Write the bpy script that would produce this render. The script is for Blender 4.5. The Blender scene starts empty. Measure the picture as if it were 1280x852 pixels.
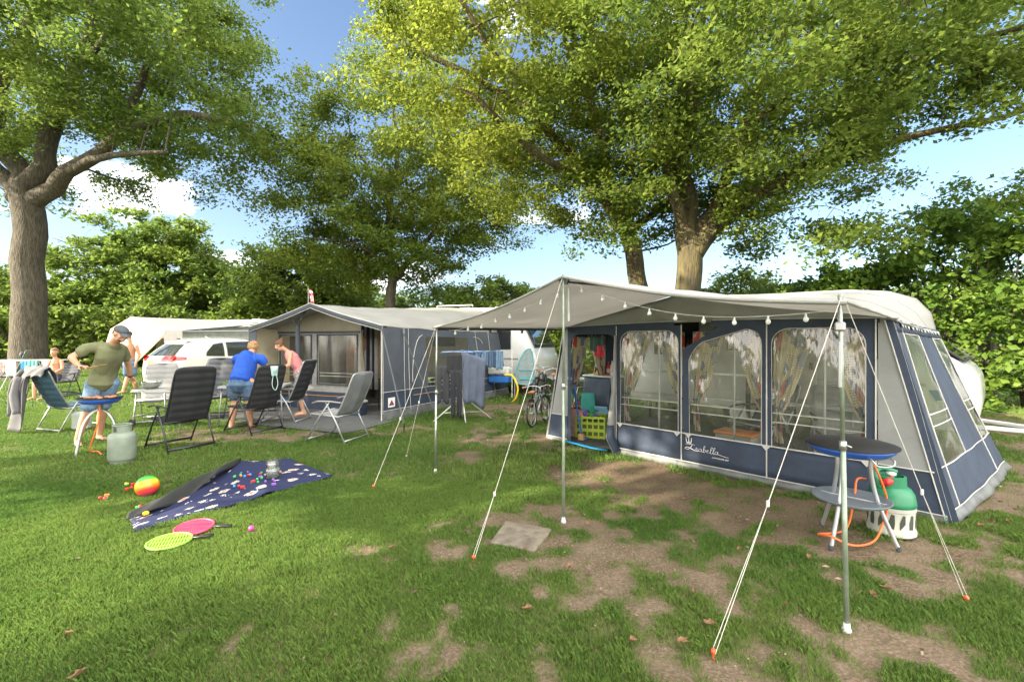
import bpy, bmesh, math, random
import numpy as np
from mathutils import Vector, Matrix, noise
R = math.radians
SC = bpy.context.scene
COL = SC.collection
random.seed(7)
# ------------------------------------------------------------ camera, sky, sun, exposure
F, H = 569.0, 1.6          # focal length in pixels of a 1280 wide picture, eye height
cam_d = bpy.data.cameras.new('camera'); cam = bpy.data.objects.new('camera', cam_d); COL.objects.link(cam)
cam_d.sensor_width = 36; cam_d.lens = 36 * F / 1280; cam_d.clip_start = 0.05; cam_d.clip_end = 2000
cam.location = (0, 0, H); cam.rotation_euler = (R(90), 0, 0)
SC.camera = cam
SUN_EL = R(25)
SUN_DIR = Vector((-0.90, -0.43, 0)).normalized()      # towards the sun, on the ground
W = bpy.data.worlds.new('World'); SC.world = W; W.use_nodes = True
nt = W.node_tree; nt.nodes.clear()
def wn(t, **k):
    n = nt.nodes.new(t)
    for a, b in k.items(): setattr(n, a, b)
    return n
out = wn('ShaderNodeOutputWorld'); bg = wn('ShaderNodeBackground'); bg.inputs[1].default_value = 0.06
sky = wn('ShaderNodeTexSky', sky_type='NISHITA'); sky.sun_disc = False; sky.sun_elevation = SUN_EL
sky.sun_rotation = math.atan2(SUN_DIR.x, SUN_DIR.y)
sky.air_density = 1.0; sky.dust_density = 1.6; sky.ozone_density = 2.0
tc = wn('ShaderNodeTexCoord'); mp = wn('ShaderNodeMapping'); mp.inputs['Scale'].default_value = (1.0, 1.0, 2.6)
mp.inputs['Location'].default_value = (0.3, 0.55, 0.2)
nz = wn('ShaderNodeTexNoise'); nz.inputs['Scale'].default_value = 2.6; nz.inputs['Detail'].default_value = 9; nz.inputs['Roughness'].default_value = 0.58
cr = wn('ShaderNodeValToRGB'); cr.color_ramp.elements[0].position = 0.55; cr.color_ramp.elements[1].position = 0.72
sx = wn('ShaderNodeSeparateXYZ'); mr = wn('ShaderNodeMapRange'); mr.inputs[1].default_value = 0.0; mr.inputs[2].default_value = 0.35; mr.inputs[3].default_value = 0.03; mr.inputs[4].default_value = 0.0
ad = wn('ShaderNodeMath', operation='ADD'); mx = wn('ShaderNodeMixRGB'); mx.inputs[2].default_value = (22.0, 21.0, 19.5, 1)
ml = wn('ShaderNodeMath', operation='MULTIPLY'); ml.inputs[1].default_value = 0.9
L = nt.links.new
L(tc.outputs['Generated'], mp.inputs[0]); L(mp.outputs[0], nz.inputs['Vector'])
L(tc.outputs['Generated'], sx.inputs[0]); L(sx.outputs[2], mr.inputs[0])
mb_ = wn('ShaderNodeMapRange'); mb_.inputs[1].default_value = 0.45; mb_.inputs[2].default_value = -0.35; mb_.inputs[3].default_value = -0.03; mb_.inputs[4].default_value = 0.26   # unseen bright cloud bank added behind the photographer as fill light
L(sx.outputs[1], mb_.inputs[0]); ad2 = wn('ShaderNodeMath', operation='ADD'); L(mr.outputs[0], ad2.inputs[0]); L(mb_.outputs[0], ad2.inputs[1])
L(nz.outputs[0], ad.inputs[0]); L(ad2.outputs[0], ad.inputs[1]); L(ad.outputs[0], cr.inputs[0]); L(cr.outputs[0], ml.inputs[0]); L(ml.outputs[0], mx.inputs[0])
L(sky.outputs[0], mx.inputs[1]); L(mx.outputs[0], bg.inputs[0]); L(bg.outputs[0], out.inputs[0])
sun_d = bpy.data.lights.new('sun', 'SUN'); sun_d.energy = 3.5; sun_d.angle = R(0.55); sun_d.color = (1.0, 0.87, 0.66)
sun = bpy.data.objects.new('sun', sun_d); COL.objects.link(sun)
tow = Vector((SUN_DIR.x * math.cos(SUN_EL), SUN_DIR.y * math.cos(SUN_EL), math.sin(SUN_EL)))
sun.rotation_euler = tow.to_track_quat('Z', 'Y').to_euler(); sun.location = (-20, -10, 30)
VS = SC.view_settings
VS.view_transform = 'Standard'; VS.look = 'None'; VS.gamma = 1; VS.use_curve_mapping = False; VS.exposure = 2.4
cy = SC.cycles
cy.max_bounces = 6; cy.diffuse_bounces = 4; cy.glossy_bounces = 2; cy.transmission_bounces = 3; cy.transparent_max_bounces = 10
cy.use_denoising = True; cy.caustics_reflective = False; cy.caustics_refractive = False
try: cy.denoiser = 'OPENIMAGEDENOISE'
except Exception: pass

# ------------------------------------------------------------ helpers
def G(px, py):                      # ground point seen at a pixel
    d = H * F / (py - 426.0); return Vector(((px - 640) / F * d, d, 0))
def P(px, py, d): return Vector(((px - 640) / F * d, d, H - (py - 426.0) / F * d))

def tag(o, label=None, cat=None, group=None, kind=None):
    if label: o['label'] = label
    if cat: o['category'] = cat
    if group: o['group'] = group
    if kind: o['kind'] = kind
    return o
def thing(name, label, cat, loc=(0, 0, 0), rz=0, group=None, kind=None, scale=1):
    o = bpy.data.objects.new(name, None); COL.objects.link(o); o.empty_display_size = 0.1
    o.location = loc; o.rotation_euler = (0, 0, rz); o.scale = (scale,) * 3
    return tag(o, label, cat, group, kind)
def copy_tree(o, parent=None):
    c = o.copy(); COL.objects.link(c)
    if parent: c.parent = parent
    for ch in o.children: copy_tree(ch, c)
    return c

MC = {}
def mat(name, col=(.5, .5, .5), rough=.6, metal=0, var=.12, scale=6, bump=0, bscale=80, transl=0, spec=None, col2=None, dist=.002, attr=None, coat=0):
    if name in MC: return MC[name]
    m = bpy.data.materials.new(name); m.use_nodes = True; MC[name] = m
    stretch = 'bark' in name
    n = m.node_tree; b = n.nodes['Principled BSDF']; o = n.nodes['Material Output']; lk = n.links.new
    b.inputs['Roughness'].default_value = rough; b.inputs['Metallic'].default_value = metal
    if coat: b.inputs['Coat Weight'].default_value = coat; b.inputs['Coat Roughness'].default_value = .05
    if spec is not None: b.inputs['Specular IOR Level'].default_value = spec
    t = n.nodes.new('ShaderNodeTexCoord'); z = n.nodes.new('ShaderNodeTexNoise'); z.inputs['Scale'].default_value = scale; z.inputs['Detail'].default_value = 5
    tv = t.outputs['Object']
    if stretch: mpp = n.nodes.new('ShaderNodeMapping'); mpp.inputs['Scale'].default_value = (1.6, 1.6, .35); lk(tv, mpp.inputs[0]); tv = mpp.outputs[0]
    lk(tv, z.inputs['Vector'])
    r = n.nodes.new('ShaderNodeMixRGB'); c2 = col2 or tuple(min(1, c * (1 + var)) for c in col); c1 = col if col2 else tuple(c * (1 - var) for c in col)
    r.inputs[1].default_value = (*c1, 1); r.inputs[2].default_value = (*c2, 1)
    mrn = n.nodes.new('ShaderNodeMapRange'); mrn.inputs[1].default_value = .35; mrn.inputs[2].default_value = .65
    if attr:
        a = n.nodes.new('ShaderNodeAttribute'); a.attribute_name = attr; lk(a.outputs['Fac'], r.inputs[0])
    else:
        lk(z.outputs[0], mrn.inputs[0]); lk(mrn.outputs[0], r.inputs[0])
    lk(r.outputs[0], b.inputs['Base Color'])
    if bump:
        z2 = n.nodes.new('ShaderNodeTexNoise'); z2.inputs['Scale'].default_value = bscale; z2.inputs['Detail'].default_value = 3
        lk(tv, z2.inputs['Vector'])
        bp = n.nodes.new('ShaderNodeBump'); bp.inputs['Strength'].default_value = bump; bp.inputs['Distance'].default_value = dist
        lk(z2.outputs[0], bp.inputs['Height']); lk(bp.outputs[0], b.inputs['Normal'])
    if transl:
        tr = n.nodes.new('ShaderNodeBsdfTranslucent'); lk(r.outputs[0], tr.inputs[0])
        ms = n.nodes.new('ShaderNodeMixShader'); ms.inputs[0].default_value = transl
        lk(b.outputs[0], ms.inputs[1]); lk(tr.outputs[0], ms.inputs[2]); lk(ms.outputs[0], o.inputs[0])
    return m

class MB:
    def __init__(s): s.v = []; s.f = []; s.mi = []; s.cur = 0
    def add(s, vs, fs):
        o = len(s.v); s.v += [tuple(p) for p in vs]
        for f in fs: s.f.append([i + o for i in f]); s.mi.append(s.cur)
        return s
    def box(s, c, sz, rot=None, bev=0):
        hx, hy, hz = sz[0] / 2, sz[1] / 2, sz[2] / 2
        c = Vector(c)
        if bev:
            b = min(bev, hx * .9, hy * .9, hz * .9); pts = []
            vs = []; idx = {}
            for i, (a, bb, cc) in enumerate([(x, y, z) for z in (-1, 1) for y in (-1, 1) for x in (-1, 1)]):
                for k in range(3):
                    h = [hx, hy, hz]; q = [a * (hx - b), bb * (hy - b), cc * (hz - b)]; q[k] = (a, bb, cc)[k] * h[k]
                    idx[(i, k)] = len(vs); vs.append(Vector(q))
            bmx = bmesh.new(); bv = [bmx.verts.new(v) for v in vs]
            r = bmesh.ops.convex_hull(bmx, input=bv); bmx.verts.index_update()
            vs2 = [v.co.copy() for v in bmx.verts]; fs = [[v.index for v in f.verts] for f in bmx.faces]; bmx.free()
            vs = vs2
        else:
            vs = [Vector((x, y, z)) for z in (-hz, hz) for y in (-hy, hy) for x in (-hx, hx)]
            fs = [(0, 2, 3, 1), (4, 5, 7, 6), (0, 1, 5, 4), (2, 6, 7, 3), (0, 4, 6, 2), (1, 3, 7, 5)]
        if rot is not None: vs = [rot @ v for v in vs]
        return s.add([v + c for v in vs], fs)
    def tube(s, pts, r, n=8, closed=False, caps=True, flat=1, up=None):
        pts = [Vector(p) for p in pts]; m = len(pts); rs = r if isinstance(r, (list, tuple)) else [r] * m
        vs = []; prev = None
        for i in range(m):
            a = pts[(i - 1) % m] if (closed or i > 0) else pts[i]; b = pts[(i + 1) % m] if (closed or i < m - 1) else pts[i]
            t = (b - a)
            t = t.normalized() if t.length > 1e-9 else Vector((0, 0, 1))
            if prev is None:
                u = Vector(up) if up is not None else (Vector((0, 0, 1)) if abs(t.z) < .9 else Vector((1, 0, 0)))
                e1 = (u - t * u.dot(t)).normalized()
            else:
                e1 = prev - t * prev.dot(t)
                e1 = e1.normalized() if e1.length > 1e-6 else t.orthogonal().normalized()
            prev = e1; e2 = t.cross(e1)
            ri = rs[i]; ra, rb = ri if isinstance(ri, (list, tuple)) else (ri, ri * flat)
            for k in range(n):
                an = 2 * math.pi * k / n; vs.append(pts[i] + e1 * math.cos(an) * rb + e2 * math.sin(an) * ra)
        fs = []
        for i in range(m if closed else m - 1):
            for k in range(n):
                a = i * n; b = ((i + 1) % m) * n
                fs.append((a + k, a + (k + 1) % n, b + (k + 1) % n, b + k))
        if caps and not closed: fs.append(tuple(range(n))[::-1]); fs.append(tuple((m - 1) * n + k for k in range(n)))
        return s.add(vs, fs)
    def lathe(s, prof, c=(0, 0, 0), n=24, sx=1, sy=1):
        vs = []; fs = []
        for (r, z) in prof:
            for k in range(n):
                a = 2 * math.pi * k / n; vs.append((c[0] + r * math.cos(a) * sx, c[1] + r * math.sin(a) * sy, c[2] + z))
        for i in range(len(prof) - 1):
            for k in range(n): fs.append((i * n + k, i * n + (k + 1) % n, (i + 1) * n + (k + 1) % n, (i + 1) * n + k))
        if prof[0][0] > 1e-6: fs.append(tuple(range(n))[::-1])
        if prof[-1][0] > 1e-6: fs.append(tuple((len(prof) - 1) * n + k for k in range(n)))
        return s.add(vs, fs)
    def grid(s, fn, nu, nv, skip=None):
        vs = [fn(i / nu, j / nv) for j in range(nv + 1) for i in range(nu + 1)]; fs = []
        for j in range(nv):
            for i in range(nu):
                if skip and skip(i, j): continue
                a = j * (nu + 1) + i; fs.append((a, a + 1, a + nu + 2, a + nu + 1))
        return s.add(vs, fs)
    def ring(s, outer, inner):
        n = len(outer); return s.add(list(outer) + list(inner), [(i, (i + 1) % n, n + (i + 1) % n, n + i) for i in range(n)])
    def poly(s, pts): return s.add(pts, [tuple(range(len(pts)))])
    def ball(s, c, r, nu=12, nv=8, rot=None):
        r3 = r if isinstance(r, (list, tuple)) else (r, r, r); vs = []; fs = []
        for j in range(nv + 1):
            th = math.pi * j / nv
            for i in range(nu):
                ph = 2 * math.pi * i / nu; q = Vector((r3[0] * math.sin(th) * math.cos(ph), r3[1] * math.sin(th) * math.sin(ph), r3[2] * math.cos(th)))
                if rot is not None: q = rot @ q
                vs.append(q + Vector(c))
        for j in range(nv):
            for i in range(nu): fs.append((j * nu + i, (j + 1) * nu + i, (j + 1) * nu + (i + 1) % nu, j * nu + (i + 1) % nu))
        return s.add(vs, fs)
    def build(s, name, mats, parent=None, smooth=False, solid=0, bev=0, sub=0, label=None):
        me = bpy.data.meshes.new(name); me.from_pydata(s.v, [], s.f)
        bm = bmesh.new(); bm.from_mesh(me); bmesh.ops.remove_doubles(bm, verts=bm.verts, dist=1e-5)
        bmesh.ops.recalc_face_normals(bm, faces=bm.faces); bm.to_mesh(me); bm.free()
        if not isinstance(mats, (list, tuple)): mats = [mats]
        for m in mats: me.materials.append(m)
        if len(mats) > 1 and len(me.polygons) == len(s.mi): me.polygons.foreach_set('material_index', s.mi)
        if smooth: me.polygons.foreach_set('use_smooth', [True] * len(me.polygons))
        o = bpy.data.objects.new(name, me); COL.objects.link(o)
        if parent: o.parent = parent
        if smooth == 'auto':
            md = o.modifiers.new('es', 'EDGE_SPLIT'); md.split_angle = R(35)
        if sub: md = o.modifiers.new('ss', 'SUBSURF'); md.levels = sub; md.render_levels = sub
        if solid: md = o.modifiers.new('so', 'SOLIDIFY'); md.thickness = solid; md.offset = 0
        if bev: md = o.modifiers.new('bv', 'BEVEL'); md.width = bev; md.segments = 2; md.limit_method = 'ANGLE'
        if label: o['label'] = label
        return o
def lerp(a, b, t): return a + (b - a) * t
def sm(t): t = max(0., min(1., t)); return t * t * (3 - 2 * t)
def interp(x, xs, ys):
    return float(np.interp(x, xs, ys))
def spline(pts, n=6):           # Catmull-Rom through points
    pts = [Vector(p) for p in pts]; o = []
    for i in range(len(pts) - 1):
        p0 = pts[max(0, i - 1)]; p1 = pts[i]; p2 = pts[i + 1]; p3 = pts[min(len(pts) - 1, i + 2)]
        for k in range(n):
            t = k / n; o.append(.5 * ((2 * p1) + (p2 - p0) * t + (2 * p0 - 5 * p1 + 4 * p2 - p3) * t * t + (3 * p1 - p0 - 3 * p2 + p3) * t ** 3))
    o.append(pts[-1]); return o

# colours / materials
navy = mat('navy_canvas', (.030, .045, .076), .75, var=.14, scale=3, bump=.7, bscale=7, dist=.02)
greycan = mat('grey_canvas', (.27, .28, .275), .8, var=.10, scale=2.5, bump=.7, bscale=6, transl=.12, dist=.02)
roofcan = mat('roof_canvas', (.35, .35, .33), .7, var=.07, scale=2, bump=.35, bscale=14, transl=.22, dist=.008)
piping = mat('white_piping', (.50, .50, .47), .5)
mudcan = mat('mud_flap', (.13, .14, .14), .6, var=.25, scale=7, bump=.4, bscale=18, dist=.01)
steel = mat('galvanised_steel', (.42, .45, .42), .38, .8, var=.15, scale=20)
greensteel = mat('green_grey_pole', (.27, .33, .25), .4, .45, var=.15, scale=14)
alu = mat('aluminium', (.40, .41, .42), .35, .6, var=.06)
whitemet = mat('white_metal', (.50, .51, .50), .35, .1)
darkmet = mat('dark_metal', (.05, .055, .06), .38, .6)
blackfab = mat('black_fabric', (.018, .02, .023), .85, bump=.5, bscale=120, dist=.003)
blackpl = mat('black_plastic', (.02, .02, .022), .4)
whitepl = mat('white_plastic', (.58, .59, .57), .35)
whiteenamel = mat('white_body_paint', (.55, .56, .54), .25, var=.03, coat=.5)
cream = mat('cream_canvas', (.52, .48, .37), .8, transl=.45, var=.06)
rope_m = mat('rope_white', (.62, .60, .54), .8)
# ------------------------------------------------------------ noise for masks
def vnoise(x, y, seed=0):
    xi = np.floor(x).astype(np.int64); yi = np.floor(y).astype(np.int64); xf = x - xi; yf = y - yi
    def h(a, b):
        n = (a * 374761393 + b * 668265263 + seed * 2147483647 + 12345) & 0xffffffff
        n = ((n ^ (n >> 13)) * 1274126177) & 0xffffffff
        return ((n ^ (n >> 16)) & 0xffff) / 65535.0
    u = xf * xf * (3 - 2 * xf); v = yf * yf * (3 - 2 * yf)
    return (h(xi, yi) * (1 - u) + h(xi + 1, yi) * u) * (1 - v) + (h(xi, yi + 1) * (1 - u) + h(xi + 1, yi + 1) * u) * v
def fbm(x, y, seed=0, o=4):
    s = 0; a = .5; t = 0
    for k in range(o): s = s + a * vnoise(x * 2 ** k + 17.3 * k, y * 2 ** k - 9.1 * k, seed + k); t += a; a *= .5
    return s / t
def blob(x, y, cx, cy, rx, ry, ang=0):
    c, s_ = math.cos(ang), math.sin(ang); dx = x - cx; dy = y - cy
    a = (dx * c + dy * s_) / rx; b = (-dx * s_ + dy * c) / ry
    return np.clip(1.25 - (a * a + b * b), 0, 1)
def bare(x, y):                      # 0 lush grass .. 1 trodden earth
    x = np.asarray(x, float); y = np.asarray(y, float)
    b = 0.92 * blob(x, y, 2.2, 4.35, 1.8, 1.0, R(-47))
    b = np.maximum(b, .90 * blob(x, y, 1.5, 5.3, 1.6, .9, R(-47)))
    b = np.maximum(b, .56 * blob(x, y, 3.2, 2.9, 2.1, 1.2, R(-40)))
    b = np.maximum(b, .44 * blob(x, y, 1.0, 3.3, 1.9, 1.1, R(-20)))
    b = np.maximum(b, .44 * blob(x, y, 1.7, 2.3, 1.6, .8, 0))
    b = np.maximum(b, .50 * blob(x, y, -.3, 3.9, 1.4, .6, R(25)))
    b = np.maximum(b, .85 * blob(x, y, -4.3, 8.1, 2.6, 1.1, R(10)))
    b = np.maximum(b, .80 * blob(x, y, -1.9, 8.2, .9, .5, R(30)))
    b = np.maximum(b, .62 * blob(x, y, -.1, 7.4, 1.6, 1.2, R(60)))
    b = np.maximum(b, .7 * blob(x, y, .2, 10.2, 1.5, 2.0, 0))
    b = np.maximum(b, .9 * blob(x, y, 6.5, 4.2, 2.6, 1.6, R(30)))
    b = np.maximum(b, .8 * blob(x, y, 9.5, 7.0, 4.5, 2.2, R(50)))
    b = np.maximum(b, .25 * blob(x, y, -1.2, 2.7, .9, .35, R(30)))
    b = np.maximum(b, .42 * blob(x, y, -1.9, 4.0, .5, .22, R(30)))
    b = np.maximum(b, .9 * blob(x, y, -21.4, 19.8, 2.6, 2.2, 0))
    n = fbm(x * 1.6, y * 1.6, 3, 5); n2 = fbm(x * 5.5, y * 5.5, 9, 3)
    v = b * 1.15 + .05 * (x > -.8) - .10 * (x < -.8) + (n - .5) * 1.6 + (n2 - .5) * 1.9
    return np.clip((v - .42) / .45, 0, 1)

def slab_material(name, build):
    m = bpy.data.materials.new(name); m.use_nodes = True; build(m.node_tree); return m
def ground_nodes(n):
    b = n.nodes['Principled BSDF']; lk = n.links.new; b.inputs['Roughness'].default_value = .95; b.inputs['Specular IOR Level'].default_value = .15
    t = n.nodes.new('ShaderNodeTexCoord')
    def nzz(sc, det=6):
        z = n.nodes.new('ShaderNodeTexNoise'); z.inputs['Scale'].default_value = sc; z.inputs['Detail'].default_value = det; lk(t.outputs['Object'], z.inputs['Vector']); return z
    def mixc(f, a, c):
        m = n.nodes.new('ShaderNodeMixRGB')
        for i, q in ((1, a), (2, c)):
            if isinstance(q, tuple): m.inputs[i].default_value = (*q, 1)
            else: lk(q, m.inputs[i])
        lk(f, m.inputs[0]); return m.outputs[0]
    def ramp(z, a, c):
        m = n.nodes.new('ShaderNodeMapRange'); m.inputs[1].default_value = a; m.inputs[2].default_value = c; lk(z.outputs[0], m.inputs[0]); return m.outputs[0]
    soil = mixc(ramp(nzz(4), .3, .7), (.105, .074, .048), (.175, .130, .088))
    soil = mixc(ramp(nzz(60), .45, .75), soil, (.24, .19, .14))
    soil = mixc(ramp(nzz(140, 2), .60, .72), soil, (.07, .05, .035))
    gr = mixc(ramp(nzz(2.2), .35, .65), (.060, .105, .018), (.10, .14, .03))
    gr = mixc(ramp(nzz(45), .4, .7), gr, (.055, .050, .022))
    gr = mixc(ramp(nzz(1.1), .40, .7), gr, (.13, .12, .055))
    a = n.nodes.new('ShaderNodeAttribute'); a.attribute_name = 'bare'
    c = mixc(a.outputs['Fac'], gr, soil); lk(c, b.inputs['Base Color'])
    bp = n.nodes.new('ShaderNodeBump'); bp.inputs['Strength'].default_value = .8; bp.inputs['Distance'].default_value = .02
    lk(nzz(35, 8).outputs[0], bp.inputs['Height']); lk(bp.outputs[0], b.inputs['Normal'])
gm = slab_material('ground_soil_and_turf', ground_nodes)
def axis(lo, hi, fine_lo, fine_hi, st):
    a = list(np.arange(fine_lo, fine_hi + 1e-6, st)); x = fine_hi; s = st
    while x < hi: s *= 1.35; x += s; a.append(min(x, hi))
    x = fine_lo; s = st; pre = []
    while x > lo: s *= 1.35; x -= s; pre.append(max(x, lo))
    return np.array(pre[::-1] + a)
ax = axis(-900, 900, -13, 14, .06); ay = axis(-300, 1500, 1.0, 15, .06)
X, Y = np.meshgrid(ax, ay); nx, ny = len(ax), len(ay)
Z = (fbm(X * 2.2, Y * 2.2, 21, 4) - .5) * .035 * ((np.abs(X) < 15) & (Y < 17) & (Y > 0)) - .012
co = np.stack([X.ravel(), Y.ravel(), Z.ravel()], 1)
idx = np.arange(nx * ny).reshape(ny, nx)
qf = np.stack([idx[:-1, :-1].ravel(), idx[:-1, 1:].ravel(), idx[1:, 1:].ravel(), idx[1:, :-1].ravel()], 1)
def np_mesh(name, co, faces, m, attrs=None, smooth=False, dom='POINT'):
    me = bpy.data.meshes.new(name); k = faces.shape[1]
    me.vertices.add(len(co)); me.vertices.foreach_set('co', co.astype(np.float32).ravel())
    me.loops.add(faces.size); me.loops.foreach_set('vertex_index', faces.astype(np.int32).ravel())
    me.polygons.add(len(faces)); me.polygons.foreach_set('loop_start', np.arange(0, faces.size, k, dtype=np.int32))
    try: me.polygons.foreach_set('loop_total', np.full(len(faces), k, np.int32))
    except Exception: pass
    me.update(calc_edges=True)
    if smooth: me.polygons.foreach_set('use_smooth', np.ones(len(faces), bool))
    for a, v in (attrs or {}).items():
        at = me.attributes.new(a, 'FLOAT', dom); at.data.foreach_set('value', v.astype(np.float32).ravel())
    me.materials.append(m); me.validate()
    o = bpy.data.objects.new(name, me); COL.objects.link(o); return o
gb = bare(X.ravel(), Y.ravel()); far = (Y.ravel() > 16) | (np.abs(X.ravel()) > 16); gb = np.where(far, gb * (np.hypot(X.ravel() + 21.4, Y.ravel() - 19.8) < 5), gb)
g = np_mesh('ground', co, qf, gm, {'bare': gb}, smooth=True); tag(g, kind='structure')

# ------------------------------------------------------------ grass: one object nobody could count
rng = np.random.default_rng(5)
def footprint(x, y):                # where no grass stands: tent floors, blanket, slab
    bad = np.zeros(len(x), bool)
    for (ox, oy), (ux, uy), (a0, a1, b0, b1) in FOOT:
        dx = x - ox; dy = y - oy; a = dx * ux + dy * uy; b = -dx * uy + dy * ux
        bad |= (a > a0) & (a < a1) & (b > b0) & (b < b1)
    for poly in POLYS:
        ins = np.zeros(len(x), bool); m_ = len(poly)
        for i in range(m_):
            (xa, ya), (xb, yb) = poly[i], poly[(i + 1) % m_]
            ins ^= ((ya > y) != (yb > y)) & (x < (xb - xa) * (y - ya) / (yb - ya + 1e-9) + xa)
        bad |= ins
    return bad
POLYS = [[tuple(G(*q))[:2] for q in ((169, 664), (314, 625), (414, 596), (392, 586), (362, 575), (300, 580), (230, 612), (163, 648))], [tuple(G(*q))[:2] for q in ((632, 653), (690, 663), (668, 691), (612, 680))]]
FOOT = [((.876, 7.225), (.682, -.732), (-.35, 4.5, .02, 6)), ((-2.618, 9.196), (.925, -.38), (-3.7, .1, -1.1, 5))]
def blades(n, d0, d1, hgt, wid, per=1, wx=1.35):
    d = np.sqrt(rng.random(n) * (d1 * d1 - d0 * d0) + d0 * d0); x = (rng.random(n) * 2 - 1) * wx * d
    y = d
    b = bare(x, y); patch = fbm(x * .8, y * .8, 40, 3)
    thin = .62 + .55 * fbm(x * 3.1, y * 3.1, 55, 3) - .12 * (x > -1.5)
    keep = (rng.random(n) > b * .97) & (rng.random(n) < thin) & ~footprint(x, y)
    x, y, b, patch = x[keep], y[keep], b[keep], patch[keep]; n = len(x)
    tuft = fbm(x * 9, y * 9, 77, 2)
    h = hgt * (.45 + .9 * rng.random(n)) * (1 - .45 * b) * (.55 + tuft) * (.75 + .5 * patch); w = wid * (.6 + .8 * rng.random(n))
    an = rng.random(n) * 2 * np.pi; dx, dy = np.cos(an), np.sin(an)
    ln = (.15 + .75 * rng.random(n)) * h; la = an + np.pi / 2 + rng.normal(0, .6, n); lx, ly = np.cos(la) * ln, np.sin(la) * ln
    z0 = np.full(n, -.012)
    p = np.zeros((n, 4, 3))
    p[:, 0] = np.stack([x - dx * w, y - dy * w, z0], 1); p[:, 1] = np.stack([x + dx * w, y + dy * w, z0], 1)
    p[:, 2] = np.stack([x + dx * w * .7 + lx * .4, y + dy * w * .7 + ly * .4, h * .6], 1); p[:, 3] = np.stack([x + lx, y + ly, h * .95], 1)
    t = np.clip(.5 + (patch - .5) * 1.2 + rng.normal(0, .24, n) + .25 * b, 0, .8) + .2 * (rng.random(n) < .06)
    return p, t
parts = [blades(620000, 1.0, 5.2, .024, .0017), blades(430000, 5.2, 11, .030, .0035), blades(240000, 11, 24, .06, .010), blades(50000, 24, 48, .08, .03)]
pc = np.concatenate([p for p, t in parts]); tt = np.concatenate([t for p, t in parts]); n = len(pc)
i4 = np.arange(n) * 4
fc = np.concatenate([np.stack([i4, i4 + 1, i4 + 2], 1), np.stack([i4, i4 + 2, i4 + 3], 1)])
grass_m = mat('grass_blades', (.062, .145, .026), .6, col2=(.180, .265, .058), attr='tint', transl=.35, spec=.25)
go = np_mesh('grass', pc.reshape(-1, 3), fc, grass_m, {'tint': np.concatenate([tt, tt])}, dom='FACE')
tag(go, 'short green lawn grass thinning out over trodden earth', 'grass', kind='stuff')

# crumbs of earth, twigs and leaf scraps scattered over the bare soil: one object nobody could count
n = 16000; d = np.sqrt(rng.random(n) * (12 ** 2 - 1.7 ** 2) + 1.7 ** 2); x = (rng.random(n) * 2 - 1) * 1.3 * d; b = bare(x, d); k_ = (rng.random(n) < .12 + .88 * b) & ~footprint(x, d); x = x[k_]; y = d[k_]; n = len(x)
an = rng.random(n) * 6.28; s_ = .003 + .010 * rng.random(n) ** 3; el = 1 + 2.0 * rng.random(n) ** 2
p = np.zeros((n, 4, 3)); ca, sa = np.cos(an), np.sin(an)
for q_, (a_, b_, h_) in enumerate(((1, 0, .2), (0, .7, .9), (-1, 0, .3), (0, -.7, .2))): p[:, q_] = np.stack([x + (ca * a_ * el - sa * b_) * s_, y + (sa * a_ * el + ca * b_) * s_, .004 + h_ * s_ + .012 * fbm(x * 2, y * 2, 8, 2)], 1)
i4 = np.arange(n) * 4
lit = np_mesh('soil_litter', p.reshape(-1, 3), np.concatenate([np.stack([i4, i4 + 1, i4 + 2], 1), np.stack([i4, i4 + 2, i4 + 3], 1)]), mat('litter', (.07, .045, .028), .9, col2=(.30, .24, .16), attr='tint'), {'tint': np.tile(rng.random(n), 2)}, dom='FACE'); tag(lit, 'crumbs of earth and leaf scraps scattered on the trodden soil', 'litter', kind='stuff')
# ------------------------------------------------------------ trees
bark = mat('bark', (.050, .042, .030), .95, col2=(.105, .092, .068), scale=9, bump=1.0, bscale=16, dist=.06)
barkmoss = mat('mossy_bark', (.05, .040, .024), .95, col2=(.115, .098, .040), scale=4.5, bump=1.0, bscale=15, dist=.06)
def leafmat(name, c1, c2, tr=.6): return mat(name, c1, .5, col2=c2, attr='tint', transl=tr, spec=.3)
oak_m = leafmat('oak_leaves', (.085, .150, .028), (.230, .300, .055))
oak_y = leafmat('yellow_green_oak_leaves', (.090, .160, .026), (.270, .315, .048))
dark_m = leafmat('dark_leaves', (.07, .13, .028), (.17, .23, .045))
lite_m = leafmat('light_leaves', (.11, .19, .035), (.24, .31, .06))
laurel_m = leafmat('laurel_leaves', (.06, .14, .022), (.19, .28, .045), .45)
def leaves(cent, size, rs, flat=.65, tintc=None):
    n = len(cent); nrm = rs.normal(0, 1, (n, 3)); nrm[:, 2] = np.abs(nrm[:, 2]) + flat; nrm /= np.linalg.norm(nrm, axis=1)[:, None]
    a = rs.normal(0, 1, (n, 3)); a -= (a * nrm).sum(1)[:, None] * nrm; a /= np.linalg.norm(a, axis=1)[:, None]; b = np.cross(nrm, a)
    s = (size * (.6 + .8 * rs.random(n)))[:, None]
    p = np.zeros((n, 5, 3)); dr = nrm * s * .16
    p[:, 0] = cent - a * s * .55; p[:, 1] = cent + b * s * .34 + a * s * .08 - dr; p[:, 2] = cent + a * s * .6 - dr * .6; p[:, 3] = cent - b * s * .34 + a * s * .08 - dr; p[:, 4] = cent
    i = np.arange(n) * 5
    f = np.concatenate([np.stack([i, i + 1, i + 2], 1), np.stack([i, i + 2, i + 3], 1)])
    return p.reshape(-1, 3), f
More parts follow.
